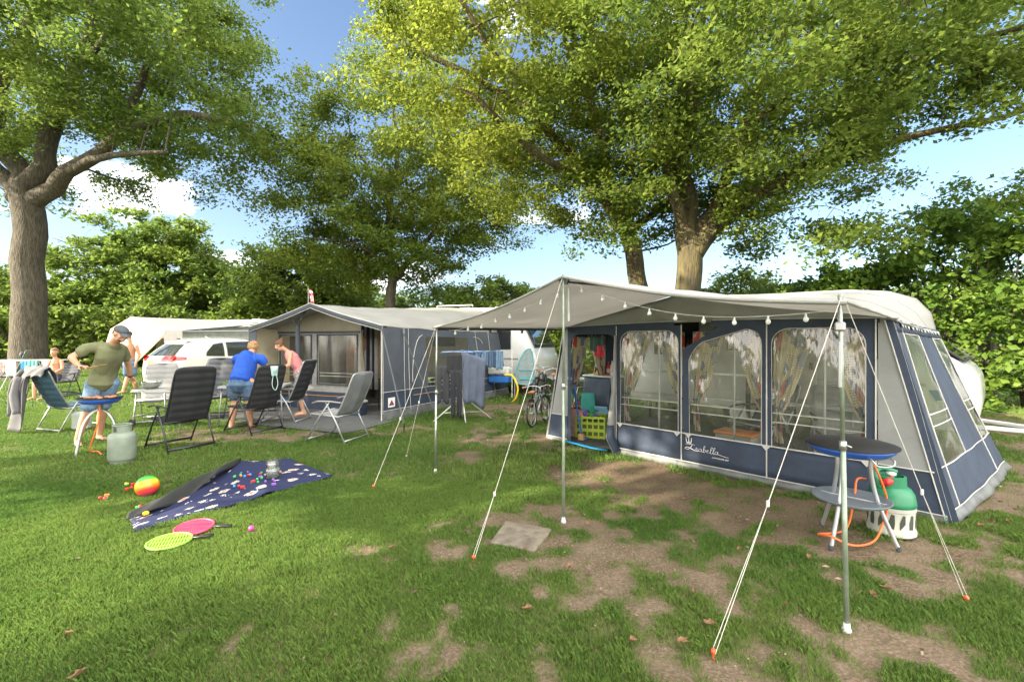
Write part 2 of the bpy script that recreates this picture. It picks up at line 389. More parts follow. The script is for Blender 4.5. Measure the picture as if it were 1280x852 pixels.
def cloud(centres, rad, per, rs, nsub=7):
    out = []; 
    for c, r in zip(centres, rad):
        k = max(2, int(nsub * (.7 + .6 * rs.random()))); m = int(per * (.5 + rs.random()))
        sub = rs.normal(0, 1, (k, 3)); sub /= np.linalg.norm(sub, axis=1)[:, None]; sub *= (r * (.35 + .65 * rs.random(k)))[:, None]; sub[:, 2] *= .62
        w = rs.integers(0, k, m); q = rs.normal(0, 1, (m, 3)) * r * .26; q[:, 2] *= .55
        out.append(np.array(c) + sub[w] + q)
    return np.concatenate(out)
def crown_points(ells, n, rs, mind, keep=None):
    pts = []; tries = 0
    vol = np.array([e[3] * e[4] * e[5] for e in ells]) ** .75; vol /= vol.sum()
    while len(pts) < n and tries < n * 60:
        tries += 1; e = ells[rs.choice(len(ells), p=vol)]
        v = rs.normal(0, 1, 3); v /= np.linalg.norm(v); rr = rs.random() ** .36
        if rr < .35: continue
        p = np.array(e[:3]) + v * rr * np.array(e[3:])
        if keep and not keep(p): continue
        if pts and min(np.sum((np.array(pts) - p) ** 2, 1)) < mind * mind: continue
        pts.append(p)
    return np.array(pts)
def make_tree(name, label, base, r0, limbs, ells, ncl, per, leaf, seed, lm, bm_=bark, clr=1.0, group=None, mind=.7, keep=None, flare=1.5, nsub=7, tb=0, shade=None, name2='crown'):
    """limbs: list of polylines [(x,y,z,r),...] relative to the base; first is the trunk"""
    rs = np.random.default_rng(seed); t = thing(name, label, 'tree', (base[0], base[1], 0), 0, group)
    mb = MB(); skel = []
    for li, lb in enumerate(limbs):
        pts = [Vector(p[:3]) for p in lb]; rr = [p[3] for p in lb]; sp = spline(pts, 5); m = len(sp)
        rad = [interp(i / (m - 1) * (len(lb) - 1), list(range(len(lb))), rr) for i in range(m)]
        sp = [p + Vector((noise.noise(p * .7 + Vector((seed, 0, 0))), noise.noise(p * .7 + Vector((0, seed, 9))), 0)) * (.12 if li == 0 else .4) * min(1, max(0, p.z - .5) / 4) * (1 if r0 > .2 else .4) for p in sp]
        if li == 0: rad[0] *= flare; rad[1] *= 1 + (flare - 1) * .35; sp[0].z = -.15
        mb.tube(sp, rad, n=12 if li < 4 else 8)
        for p, r in zip(sp, rad):
            if p.z > limbs[0][0][2] + 1.5: skel.append((p, r))
    cp = crown_points(ells, ncl, rs, mind, keep)
    sk = np.array([tuple(p) for p, r in skel]); sr = np.array([r for p, r in skel])
    order = np.argsort([np.min(np.sum((sk - c) ** 2, 1)) for c in cp]); skl = [tuple(x) for x in sk]; srl = list(sr)
    for oi in order:
        c = cp[oi]; A = np.array(skl); dd = np.sum((A - c) ** 2, 1) - 0.0; pen = dd * (1 + 1.2 * (A[:, 2] > c[2] + .3)); j = int(np.argmin(pen)); s0 = Vector(A[j]); e0 = Vector(c); ln = (e0 - s0).length
        if ln < .15: continue
        rb = max(.012, min(srl[j] * .6, .016 + .012 * ln)); mid = s0.lerp(e0, .5) + Vector(rs.normal(0, .1 * ln, 3)); mid.z += .06 * ln
        sp = spline([s0, mid, e0], 3); rad = [lerp(rb, rb * .38, i / (len(sp) - 1)) for i in range(len(sp))]
        mb.tube(sp, rad, n=5, caps=False)
        for k in range(1, len(sp)): skl.append(tuple(sp[k])); srl.append(rad[k])
        for q in range(3):
            dv = Vector(rs.normal(0, 1, 3)).normalized() * clr * .8; dv.z *= .5; mb.tube([e0, e0 + dv * .5 + Vector((0, 0, .04)), e0 + dv], [rb * .4, rb * .28, .004], n=4, caps=False)
    mb.build('trunk', bm_, t, smooth=True)
    ct = cloud(cp, clr * (.75 + .5 * rs.random(len(cp))), per, rs, nsub)
    co, fc = leaves(ct, leaf, rs)
    tint = np.clip(.42 + tb + .9 * (fbm(ct[:, 0] * .55 + seed, ct[:, 1] * .55 + ct[:, 2] * .4, seed) - .5) + rs.normal(0, .2, len(ct)) + (shade(ct) if shade else 0), 0, 1)
    cr_ = np_mesh(name2, co, fc, lm, {'tint': np.concatenate([tint, tint])}, dom='FACE'); cr_.parent = t
    return t
# big oak on the far left
b0 = G(36, 472)
LO = [[(0, 0, 0, .70), (.0, 0, 2, .60), (.0, 0, 4.5, .56), (.0, 0, 7.2, .56), (-.2, 0, 8.4, .50)],
      [(0, 0, 7.4, .42), (2.2, -.3, 8.8, .30), (4.5, -.6, 10.1, .24), (7.0, -.8, 10.9, .2), (10, -1, 10.6, .08)],
      [(-.1, 0, 7.9, .46), (.6, .3, 10.5, .36), (1.6, .6, 13.4, .26), (2.6, .6, 17, .14)],
      [(-.3, 0, 8.0, .44), (-.9, -.4, 11, .34), (.6, -.8, 14.5, .22), (3.8, -1.2, 17.5, .1)],
      [(-.3, 0, 7.8, .4), (-3, .5, 10, .3), (-6, .6, 12, .18), (-9, .6, 13, .08)],
      [(4.3, -.6, 10.0, .2), (5.6, -.9, 12.4, .14), (8, -1.4, 14.2, .06)],
      [(2.2, -.3, 8.8, .2), (4.6, -1.8, 8.9, .14), (8.2, -3, 8.6, .06)],
      [(1.2, .4, 12.3, .2), (3.4, -.6, 13.8, .14), (6.5, -1.4, 15.8, .07)]]
make_tree('oak_tree', 'huge old oak with a thick bare trunk at the left edge', b0, .8, LO,
          [(0, -.5, 14.2, 10.5, 8, 6.6), (6.2, -1.0, 11.6, 5.4, 5, 4.2), (3, -2, 15, 8, 6, 5)], 330, 430, .135, 11, oak_m, clr=1.15, mind=.75,
          keep=lambda p: p[2] > 6.9 + max(0, 2.4 - abs(p[0] - 9) * .5) * .2 - (0.8 if p[0] > 6 else 0) and p[0] + b0.x < -9.4)
# middle tree behind the second tent
b1 = P(488, 426, 24)
LM = [[(0, 0, 0, .30), (0, 0, 3.2, .26), (.05, 0, 5.2, .25), (-.1, 0, 8, .18), (.3, 0, 11, .12), (.2, 0, 14.5, .04)],
      [(0, 0, 4.9, .18), (1.6, -.3, 6.4, .13), (2.7, -.5, 8.6, .08), (3.6, -.5, 11, .03)],
      [(0, 0, 6.2, .14), (-1.5, -.3, 7.6, .10), (-3, -.6, 8.9, .07), (-4.8, -.6, 9.8, .03)],
      [(0, 0, 7.6, .12), (1.3, .3, 9.6, .09), (3, .5, 12, .04)], [(0, 0, 8.4, .12), (-1.2, .3, 10.6, .08), (-2.4, .3, 13.2, .04)],
      [(.4, -.1, 5.4, .1), (-1.6, -.8, 6.5, .08), (-4, -1.2, 6.8, .03)]]
make_tree('oak_tree', 'tree with slim dark trunk rising behind the second tent roof', b1, .3, LM,
          [(0, 0, 10.4, 6.0, 5, 6.8), (2.4, 0, 8.4, 4.6, 4, 4.2), (-2.8, 0, 9.2, 4.0, 4, 4.4)], 250, 430, .14, 12, oak_y, clr=1.1, mind=.65, tb=.0,
          keep=lambda p: p[2] > 4.6 - .12 * abs(p[0]) )
# the pair of oaks behind the near tent
b2 = P(806, 426, 15)
LA = [[(0, 0, 0, .36), (0, 0, 2.4, .30), (-.35, 0, 4.2, .29), (-.75, 0, 5.6, .27), (-1.0, 0, 6.6, .24)],
      [(-.6, 0, 5.4, .22), (-2.2, -.4, 7.4, .17), (-4.6, -1.0, 9.2, .12), (-7, -1.2, 10.4, .06)],
      [(-.9, 0, 6.2, .2), (-1.6, -.3, 8.4, .15), (-2.6, -.8, 11, .08)], [(-.8, 0, 6.2, .18), (.6, -.6, 8, .14), (1.2, -1.4, 10.6, .08)],
      [(-1.3, -.2, 6.4, .14), (-3.4, -1.8, 6.9, .10), (-5.8, -3, 8.2, .05)], [(-.5, 0, 5.2, .14), (1.0, .4, 6.4, .1), (2.2, .6, 8, .05)],
      [(-3.4, -.7, 8.3, .1), (-5.2, -2.4, 10.2, .07), (-7, -3.6, 12, .04)]]
make_tree('oak_tree', 'leaning oak, thinner of the two trunks behind the near tent, crown yellower towards its left', b2, .4, LA,
          [(-2.2, -.6, 9.9, 6.6, 5.2, 5.2), (-5.2, -1.6, 10.4, 3.6, 4, 4.2), (-1, 0, 7.3, 4.2, 3.6, 3.0)], 240, 430, .108, 13, oak_y, barkmoss, clr=.85, mind=.6,
          keep=lambda p: p[2] > 4.3 and (p[2] - 1.6) / (p[1] + 15) > .115 + .062 * max(0, -p[0] - 2.0) , shade=lambda c: np.clip((-c[:, 0] + .5) * .08, -.15, .36))  # leaf tint rises towards the left of the crown
b3 = P(858, 426, 13)
LB = [[(0, 0, 0, .42), (0, 0, 2.2, .35), (.05, 0, 3.6, .35), (.1, 0, 4.5, .33)],
      [(.05, 0, 4.2, .33), (.1, .1, 5.8, .27), (-.05, .1, 7.4, .22), (.4, 0, 10, .12), (.6, 0, 12.5, .05)],
      [(.15, 0, 4.1, .30), (1.1, -.3, 5.2, .24), (2.5, -.7, 6.1, .20), (3.7, -1, 7.2, .15), (5.0, -1.4, 8.6, .09), (6.5, -1.6, 10, .04)],
      [(.1, 0, 4.4, .22), (1.2, .2, 6.2, .17), (2.1, .3, 8.4, .12), (3, .2, 11, .05)],
      [(.05, 0, 4.7, .18), (-.9, -.5, 6.6, .13), (-1.6, -1.3, 8.6, .08)],
      [(2.5, -.7, 6.1, .12), (4.6, -1.8, 6.5, .09), (7.2, -2.6, 7.0, .04)],
      [(.6, -.1, 6.9, .12), (2.2, -1.8, 7.8, .08), (4.2, -3.6, 9.4, .04)],
      [(5.2, -1.4, 8.8, .09), (8.5, -2.6, 9.2, .06), (11.5, -3.0, 9.0, .03)]]
make_tree('oak_tree', 'broad oak, thicker mossy trunk behind the near tent, long limb reaching right', b3, .5, LB,
          [(2.6, -1.0, 9.6, 7.6, 5.4, 4.9), (7.4, -1.6, 9.6, 5.2, 4.6, 3.6), (3.6, -.6, 6.6, 4.6, 3.6, 2.8), (2.0, -3.0, 8.6, 5, 4, 3), (3.4, -1.2, 5.0, 2.8, 2.2, 1.7), (-1.6, .6, 5.6, 2.6, 2, 1.6)], 330, 430, .108, 14, oak_m, barkmoss, clr=.85, mind=.6,
          keep=lambda p: p[2] > 3.3 and (p[2] - 1.6) / (p[1] + 13) > (.215 if p[0] < .8 else .125) and not ((p[0] + 5.03) / (p[1] + 13) > .84 and (p[2] - 1.6) / (p[1] + 13) < .50), tb=.10)
# background trees
def simple_limbs(h, r, rs, spread):
    Ls = [[(0, 0, 0, r), (0, 0, h * .3, r * .8), (.1, 0, h * .6, r * .5), (0, 0, h * .92, r * .1)]]
    for k in range(5):
        a = k * 1.256 + rs.random(); z = h * (.3 + .08 * k); Ls.append([(0, 0, z, r * .5), (math.cos(a) * spread * .4, math.sin(a) * spread * .4, z + h * .12, r * .3), (math.cos(a) * spread * .85, math.sin(a) * spread * .85, z + h * .22, r * .08)])
    return Ls
def bgtree(px, d, ztop, rx, label, m, seed, n=110, per=230, leaf=.28, zlow=1.2, name='broadleaf_tree', clr=1.2, group='trees behind the pitches', rz=None):
    b = P(px, 426, d); h = ztop; zc = (ztop + zlow) / 2; rs = np.random.default_rng(seed)
    make_tree(name, label, b, .25, simple_limbs(h, .22, rs, rx), [(0, 0, zc, rx, rx * .8, (ztop - zlow) / 2), (rx * .25, -.5, zc - .6, rx * .8, rx * .7, (ztop - zlow) / 2.6)], n, per, leaf, seed, m, clr=clr, mind=.75, flare=1.2, group=group)
bgtree(182, 34, 11.3, 5.8, 'round pale green tree in the distance just right of the old oak trunk', lite_m, 21, 150, 300, .26, 1.0)
bgtree(372, 30, 8.6, 4.6, 'bushy dark green tree behind the peak of the second tent', oak_m, 22, 120, 280, .24, .6)
bgtree(282, 40, 8.2, 4.6, 'low dark tree between the round tree and the second tent', dark_m, 23, 90, 240, .28, .6)
bgtree(100, 42, 6.5, 5, 'low tree just right of the foot of the old oak trunk', dark_m, 24, 90, 220, .3, .3)
bgtree(-20, 30, 6.5, 4, 'bushy tree at the far left behind the old oak', oak_m, 25, 90, 220, .26, .3)
bgtree(450, 38, 6.2, 4.5, 'low bushy tree left of the slim trunk', oak_m, 26, 80, 220, .28, .4)
bgtree(545, 36, 5.6, 4.0, 'low bushy tree right of the slim trunk', dark_m, 27, 80, 220, .28, .4)
bgtree(625, 24, 4.9, 2.9, 'sunlit yellow green shrub tree left of the canopy peak', lite_m, 28, 90, 260, .17, .3, clr=.8)
bgtree(690, 30, 5.2, 3.4, 'yellow green shrub tree behind the canopy peak', lite_m, 29, 80, 220, .2, .3, clr=.9)
bgtree(925, 19, 4.4, 2.0, 'small leafy tree just right of the thicker mossy trunk', oak_m, 30, 60, 220, .15, .8, clr=.7)
bgtree(990, 26, 4.6, 3.2, 'low tree far behind the near caravan', oak_m, 31, 60, 220, .2, .8, clr=.8)
bgtree(1235, 13, 6.3, 2.2, 'tall thin leafed tree rising above the laurel hedge', lite_m, 32, 34, 150, .13, 3.4, clr=.65)
SHADE = [(-12.5, -6.5, 13, 4.8, 90), (-14.5, 2.2, 12.5, 4.2, 70), (-4.5, -8.5, 12, 5, 80)]
# shade trees beside and behind the photographer (out of the picture, their shade falls on the lawn)
def shadetree(x, y, h, rx, seed, n=110, per=300, zlow=4.6, leaf=.30):
    rs = np.random.default_rng(seed)
    make_tree('oak_tree', 'tall oak standing outside the picture whose crown shades the lawn', (x, y), .4, simple_limbs(h, .4, rs, rx), [(0, 0, (h + zlow) / 2, rx, rx, (h - zlow) / 2)], n, per, leaf, seed, oak_m, clr=1.25, mind=.85, group='oaks around the photographer')
for i, (x, y, h, rx, nn) in enumerate(SHADE): shadetree(x, y, h, rx, 50 + i, nn)
# hedges
def hedge(label, pts, hgt, thick, dens, leaf, m, seed, clr=.55, cat='hedge', name='hedge'):
    rs = np.random.default_rng(seed); t = thing(name, label, cat, (pts[0][0], pts[0][1], 0)); o = np.array([pts[0][0], pts[0][1], 0])
    C = []; st = MB()
    for (a, b) in zip(pts[:-1], pts[1:]):
        a = np.array(a, float); b = np.array(b, float); ln = np.linalg.norm(b[:2] - a[:2]); nrm = np.array([-(b - a)[1], (b - a)[0]]) / ln
        k = int(ln * dens)
        for i in range(k):
            s = rs.random(); w = rs.random() ** .6 * (1 if rs.random() < .5 else -1) * thick / 2; hh = lerp(a[2], b[2], s) * hgt * (.86 + .28 * vnoise(np.array(s * ln * .5 + seed), np.array(3.3))); z = rs.random() * hh * (1.0 - .25 * abs(w) / thick)
            if rs.random() < .3: z = hh * (.93 + .1 * rs.random())
            C.append((a[0] + (b[0] - a[0]) * s + nrm[0] * w, a[1] + (b[1] - a[1]) * s + nrm[1] * w, max(.15, z)))
        for i in range(int(ln * 1.5)):
            s = (i + .5) / int(ln * 1.5); x0 = a[0] + (b[0] - a[0]) * s - o[0]; y0 = a[1] + (b[1] - a[1]) * s - o[1]; hh = lerp(a[2], b[2], s) * hgt * .85
            for q in range(3): st.tube([(x0, y0, -.05), (x0 + rs.normal(0, .2), y0 + rs.normal(0, .2), hh * .5), (x0 + rs.normal(0, .5), y0 + rs.normal(0, .5), hh)], [.05, .035, .012], n=5)
    C = np.array(C) - o
    ct = cloud(C, np.full(len(C), clr), 42 if leaf < .2 else 34, rs, 5); ct[:, 2] = np.maximum(ct[:, 2], .03)
    co, fc = leaves(ct, leaf, rs, .4)
    tint = np.clip(.4 + .9 * (fbm(ct[:, 0] * .8, ct[:, 1] * .8 + ct[:, 2], seed) - .5) + rs.normal(0, .22, len(ct)), 0, 1)
    st.build('stems', bark, t, smooth=True)
    f_ = np_mesh('foliage', co, fc, m, {'tint': np.concatenate([tint, tint])}, dom='FACE'); f_.parent = t
hedge('tall glossy laurel hedge along the right edge behind the near caravan', [(5.5, 18.5, .48), (9.2, 14.4, .68), (11.2, 12.2, .95), (13.0, 10.2, 1.1), (14.5, 6.4, 1.05), (15.5, 3, 1)], 4.6, 2.6, 75, .155, laurel_m, 61, .5)
hedge('leafy green hedge behind the old oak and the far tent', [(-44, 24, 1), (-30, 27, 1), (-19, 29, 1), (-8, 30, 1), (2, 29, 1)], 3.3, 2.2, 26, .27, oak_m, 62, .75)
hedge('sunlit yellow green hedge behind the bicycles', [(-1.0, 20.5, 1), (1.5, 19.5, 1), (4.4, 18.2, 1)], 2.7, 1.6, 60, .15, lite_m, 63, .5)
# far woodland closing the horizon
rs = np.random.default_rng(77); an = rs.uniform(R(20), R(160), 1500); rr = rs.uniform(62, 75, 1500)
Cw = np.stack([np.cos(an) * rr, np.sin(an) * rr, rs.random(1500) ** .7 * (5.2 + 2.2 * np.sin(an * 9))], 1)
ct = cloud(Cw, np.full(1500, 1.9), 40, rs, 4); ct[:, 2] = np.maximum(ct[:, 2], .1); co_, fc_ = leaves(ct, .75, rs, .4); ti = rs.random(len(ct))
wd = np_mesh('woodland', co_, fc_, dark_m, {'tint': np.concatenate([ti, ti])}, dom='FACE'); tag(wd, 'far off belt of woodland beyond the campsite', 'woodland', kind='stuff')
# ============================================================ the near tent (local x along its front, y back towards its caravan)
def nodes_mat(name, fn):
    m = bpy.data.materials.new(name); m.use_nodes = True; fn(m.node_tree); MC[name] = m; return m
def pvc_nodes(tint, base=.06, rgh=.06, bd=.02):
    def f(n):
        n.nodes.clear(); lk = n.links.new; o = n.nodes.new('ShaderNodeOutputMaterial'); t = n.nodes.new('ShaderNodeBsdfTransparent'); t.inputs[0].default_value = (*tint, 1)
        g = n.nodes.new('ShaderNodeBsdfGlossy'); g.inputs['Roughness'].default_value = rgh; d = n.nodes.new('ShaderNodeBsdfDiffuse'); d.inputs[0].default_value = (.6, .62, .6, 1)
        lw = n.nodes.new('ShaderNodeLayerWeight'); lw.inputs[0].default_value = .5; pw_ = n.nodes.new('ShaderNodeMath'); pw_.operation = 'POWER'; pw_.inputs[1].default_value = 3.5; fr = n.nodes.new('ShaderNodeMath'); fr.operation = 'MULTIPLY_ADD'; fr.inputs[1].default_value = .85; fr.inputs[2].default_value = .08; n.links.new(lw.outputs['Facing'], pw_.inputs[0]); n.links.new(pw_.outputs[0], fr.inputs[0]); c = n.nodes.new('ShaderNodeTexCoord'); z = n.nodes.new('ShaderNodeTexNoise'); z.inputs['Scale'].default_value = 3.5; z.inputs['Detail'].default_value = 2.5
        mp_ = n.nodes.new('ShaderNodeMapping'); mp_.inputs['Rotation'].default_value = (0, .6, 0); mp_.inputs['Scale'].default_value = (3.2, 3, .7); lk(c.outputs['Object'], mp_.inputs[0]); lk(mp_.outputs[0], z.inputs[0])
        b = n.nodes.new('ShaderNodeBump'); b.inputs['Strength'].default_value = 1; b.inputs['Distance'].default_value = bd; lk(z.outputs[0], b.inputs['Height']); lk(b.outputs[0], g.inputs['Normal']); lk(b.outputs[0], lw.inputs['Normal'])
        m1 = n.nodes.new('ShaderNodeMixShader'); m1.inputs[0].default_value = base; lk(t.outputs[0], m1.inputs[1]); lk(d.outputs[0], m1.inputs[2])
        m2 = n.nodes.new('ShaderNodeMixShader'); lk(fr.outputs[0], m2.inputs[0]); lk(m1.outputs[0], m2.inputs[1]); lk(g.outputs[0], m2.inputs[2]); lk(m2.outputs[0], o.inputs[0])
    return f
pvc = nodes_mat('clear_window_film', pvc_nodes((.86, .88, .84)))
def curtain_nodes(cols, sc):
    def f(n):
        lk = n.links.new; b = n.nodes['Principled BSDF']; b.inputs['Roughness'].default_value = .85; c = n.nodes.new('ShaderNodeTexCoord')
        v = n.nodes.new('ShaderNodeTexVoronoi'); v.inputs['Scale'].default_value = sc; v.inputs['Randomness'].default_value = .9; lk(c.outputs['UV'], v.inputs['Vector'])
        s_ = n.nodes.new('ShaderNodeSeparateColor'); lk(v.outputs['Color'], s_.inputs[0]); r = n.nodes.new('ShaderNodeValToRGB'); r.color_ramp.interpolation = 'CONSTANT'
        e = r.color_ramp.elements; e[0].position = 0; e[0].color = (*cols[0][1], 1); e[1].position = cols[1][0]; e[1].color = (*cols[1][1], 1)
        for p, q in cols[2:]: x = e.new(p); x.color = (*q, 1)
        lk(s_.outputs[0], r.inputs[0])
        v2 = n.nodes.new('ShaderNodeTexVoronoi'); v2.inputs['Scale'].default_value = sc * 6; v2.inputs['Randomness'].default_value = .2; lk(c.outputs['UV'], v2.inputs['Vector'])
        l = n.nodes.new('ShaderNodeMath'); l.operation = 'LESS_THAN'; l.inputs[1].default_value = .28; lk(v2.outputs['Distance'], l.inputs[0])
        g_ = n.nodes.new('ShaderNodeMath'); g_.operation = 'MULTIPLY'; lk(l.outputs[0], g_.inputs[0]); lt = n.nodes.new('ShaderNodeMath'); lt.operation = 'GREATER_THAN'; lt.inputs[1].default_value = .5; lk(s_.outputs[1], lt.inputs[0]); lk(lt.outputs[0], g_.inputs[1])
        m = n.nodes.new('ShaderNodeMixRGB'); lk(g_.outputs[0], m.inputs[0]); lk(r.outputs[0], m.inputs[1]); m.inputs[2].default_value = (.10, .12, .20, 1); lk(m.outputs[0], b.inputs['Base Color'])
        tr = n.nodes.new('ShaderNodeBsdfTranslucent'); lk(m.outputs[0], tr.inputs[0]); ms = n.nodes.new('ShaderNodeMixShader'); ms.inputs[0].default_value = .35; lk(b.outputs[0], ms.inputs[1]); lk(tr.outputs[0], ms.inputs[2]); lk(ms.outputs[0], n.nodes['Material Output'].inputs[0])
    return f
pvc2 = nodes_mat('smooth_window_film', pvc_nodes((.86, .88, .85), .05, .18, .004))
curt_m = nodes_mat('patterned_curtain_cloth', curtain_nodes([(0, (.60, .53, .36)), (.42, (.58, .50, .33)), (.60, (.16, .19, .27)), (.80, (.30, .32, .36)), (.91, (.55, .09, .07))], 7))
T1 = thing('awning_tent', 'near blue and grey awning tent with a script logo on its front wall', 'tent', (.876, 7.225, 0), math.atan2(-.732, .682))
X1 = 3.95; D1 = 2.8
def front_top(x): return 1.80 + .035 * math.sin(math.pi * min(1, max(0, x / X1)))
def gab(x):           # front roof profile
    return 1.80 + .42 * (1 - abs(x - 2.02) / 2.02) ** .95 if 0 <= x <= 4.04 else 1.80
def rring(x0, x1, z0, z1, r, n=6):      # rectangle with two rounded top corners, counted from bottom left
    o = [(x0, z0), (x1, z0)]
    o += [(x1 - r + r * math.cos(a), z1 - r + r * math.sin(a)) for a in [math.pi / 2 * k / n for k in range(n + 1)]]
    o += [(x0 + r - r * math.sin(a), z1 - r + r * math.cos(a)) for a in [math.pi / 2 * k / n for k in range(n + 1)]]
    return o
def oring(x0, x1, z0, z1, n=6):
    o = [(x0, z0), (x1, z0)]
    o += [(x1, lerp(lerp(z0, z1, .9), z1, k / (n / 2)) if k <= n / 2 else z1) if k <= n / 2 else (lerp(x1, lerp(x0, x1, .55), (k - n / 2) / (n / 2)), z1) for k in range(n + 1)]
    o += [(lerp(lerp(x0, x1, .45), x0, k / (n / 2)), z1) if k <= n / 2 else (x0, lerp(z1, lerp(z0, z1, .9), (k - n / 2) / (n / 2))) for k in range(n + 1)]
    return o
def xz(pts, y=0): return [(a, y, b) for a, b in pts]
wins = [(.99, 1.86), (2.01, 2.85), (2.955, 3.79)]
fr = MB()                       # navy front frames
ed = [(.925, 1.905), (2.905, 2.905)]
fr.ring(xz(oring(.925, 1.905, .42, 1.80)), xz(rring(.99, 1.86, .43, 1.735, .17)))
# second panel hangs loose at its top left corner
def loose(pts): return [(x, -.02 * max(0, 1 - (x - 1.9) * 2) * (z > 1.3), z - max(0, (2.42 - x)) * .62 * sm((z - .9) / .8)) for x, z in pts]
fr.ring(loose(oring(1.925, 2.905, .42, 1.80)), loose(rring(2.01, 2.85, .43, 1.735, .14)))
fr.ring(xz(oring(2.905, 3.87, .42, 1.80)), xz(rring(2.955, 3.79, .43, 1.735, .19)))
fr.ring(xz(oring(.02, .925, .0, 1.80)), xz(rring(.075, .915, .01, 1.70, .17)))
fr.grid(lambda u, v: (lerp(.02, X1 - .05, u), -.004, lerp(1.775, front_top(lerp(.0, X1, u)) + .02, v)), 24, 1, skip=lambda i, j: 11 <= i <= 13)
fr.build('front_wall', navy, T1, solid=.004)
sk = MB(); sk.grid(lambda u, v: (lerp(.925, 3.88, u), .010 * math.sin(u * 40) * (1 - v) - .012 * (1 - v), lerp(.075, .43, v)), 60, 4)
sk.build('skirt', navy, T1, smooth=True, solid=.004)
mf = MB(); mf.grid(lambda u, v: (lerp(.925, 3.93, u), -.012 - (.02 + .007 * math.sin(u * 45 + 2 * math.sin(u * 17))) * (1 - v), lerp(-.01, .078, v)), 80, 2)
mf.build('mud_flap', mudcan, T1, smooth=True, solid=.004)
pp = MB()                       # pale seams
for x in (.925, 1.905, 2.905, 3.87): pp.box((x, -.012, .92), (.012, .01, 1.78))
pp.box(((.925 + 3.88) / 2, -.014, .43), (2.955, .008, .014)); pp.box(((.925 + 3.9) / 2, -.020, .078), (2.975, .008, .010))
pp.box((1.9, -.016, 1.80), (3.8, .008, .010)) if False else None
for k in range(24):
    if 12 <= k <= 13: continue
    x = lerp(.0, X1, k / 24); x2 = lerp(0, X1, (k + 1) / 24); pp.tube([(x, -.012, front_top(x) + .02), (x2, -.012, front_top(x2) + .02)], .006, n=5)
for i, (a, b) in enumerate(wins):
    q = rring(a, b, .43, 1.735, .17); pts = loose(q) if i == 1 else xz(q); pp.tube([(p[0], p[1] - .006, p[2]) for p in pts], .005, n=5, closed=True)
for x in (.99, 1.85, 2.0, 2.90, 3.80):
    pp.add([(x - .045, -.022, .425), (x + .045, -.022, .425), (x, -.022, .375)], [(0, 1, 2)])
pp.build('piping', piping, T1)
for i, (a, b) in enumerate(wins):
    w = MB(); q = rring(a - .01, b + .01, .42, 1.745, .17)
    def wf(u, v, a=a, b=b, i=i):
        x = lerp(a - .005, b + .005, u); z = lerp(.425, 1.73, v); y = .006 + .008 * math.sin(u * 6 + z * 4 + i)
        if i == 1: p = loose([(x, z)])[0]; return (p[0], p[1] + y, p[2])
        return (x, y, z)
    w.grid(wf, 12, 16, skip=lambda i_, j: j == 15 and i_ in (0, 11)); wo = w.build('window_pane', pvc, T1, smooth=True)
    st = MB()
    for z in (.80, .70): st.box(((a + b) / 2, .022, z), (b - a, .003, .014))
    if i == 1: pass
    st.build('tape', piping, wo)
# grey gable above the wall
gb_ = MB(); gb_.grid(lambda u, v: (lerp(-.0, 4.0, u), .004, lerp(front_top(lerp(0, 4.0, u)), gab(lerp(0, 4.0, u)) + .01, v)), 28, 3)
gb_.build('gable', mat('gable_canvas', (.34, .35, .345), .8, var=.08, scale=3, transl=.1), T1, smooth=True, solid=.004)
# front wings
for nm, s in (('wing_right', 1), ('wing_left', -1)):
    wg = MB(); top = 3.97 if s > 0 else -.03; base = 4.38 if s > 0 else -.42; inn = 3.885 if s > 0 else .01
    def ex(z): return lerp(base, top, z / 1.8)
    wg.poly([(inn, 0, .42), (ex(.42), 0, .42), (ex(1.8), 0, 1.8), (inn, 0, 1.8)])
    wg.cur = 1; wg.poly([(inn, -.002, 0.05), (ex(.05), -.002, .05), (ex(.42), -.002, .42), (inn, -.002, .42)])
    wg.cur = 2; wg.poly([(inn, -.02, -.01), (ex(0), -.02, -.01), (ex(.05), -.004, .05), (inn, -.004, .05)])
    if s > 0:
        wg.cur = 1; wg.poly([(ex(0) - .015, -.006, 0), (ex(0) + .07, -.006, .0), (ex(1.8) + .03, -.006, 1.8), (ex(1.8) - .03, -.006, 1.8)])
    wg.cur = 3
    wg.tube([(ex(0) - .02, -.012, 0), (ex(1.8) - .035, -.012, 1.8)], .006, n=5); wg.tube([(inn, -.012, .42), (ex(.42), -.012, .42)], .006, n=5); wg.tube([(inn, -.014, .05), (ex(.05), -.014, .05)], .005, n=5)
    wg.build('wing', [greycan, navy, mudcan, piping], T1, solid=0)
for x in (3.87,):
    pl = MB(); pl.tube([(x + .025, .03, 0), (x + .025, .03, 1.8)], .014, n=10); pl.build('pole', alu, T1)
# roof loft from the gable to the caravan's outline
def back_prof(u):
    xs = [-.22, -.16, 0, .3, .8, 2, 3.2, 3.62, 3.9, 4.05, 4.10]; zs = [1.72, 2.0, 2.2, 2.31, 2.36, 2.38, 2.36, 2.31, 2.19, 1.98, 1.72]; k = u * 10; i = min(9, int(k)); t = k - i
    return (lerp(xs[i], xs[i + 1], t), lerp(zs[i], zs[i + 1], t))
def front_prof(u):
    x = lerp(-.08, 4.02, u); return (x, 1.79 + .43 * (1 - abs(u - .5) * 2) ** .97)
def roof1(u, v):
    a = front_prof(u); b = back_prof(u); t = v; k = sm(v * 1.05)
    x = lerp(a[0], b[0], t); z = lerp(a[1], b[1], lerp(t, k, .35)); z -= .03 * math.sin(math.pi * v) * (1 - abs(u - .5))
    z += .006 * math.sin(v * 23 + u * 9)
    return (x, -.02 + v * D1, z)
rf = MB(); rf.grid(roof1, 40, 20); rfo = rf.build('roof', roofcan, T1, smooth=True, solid=.005)
seam = MB()
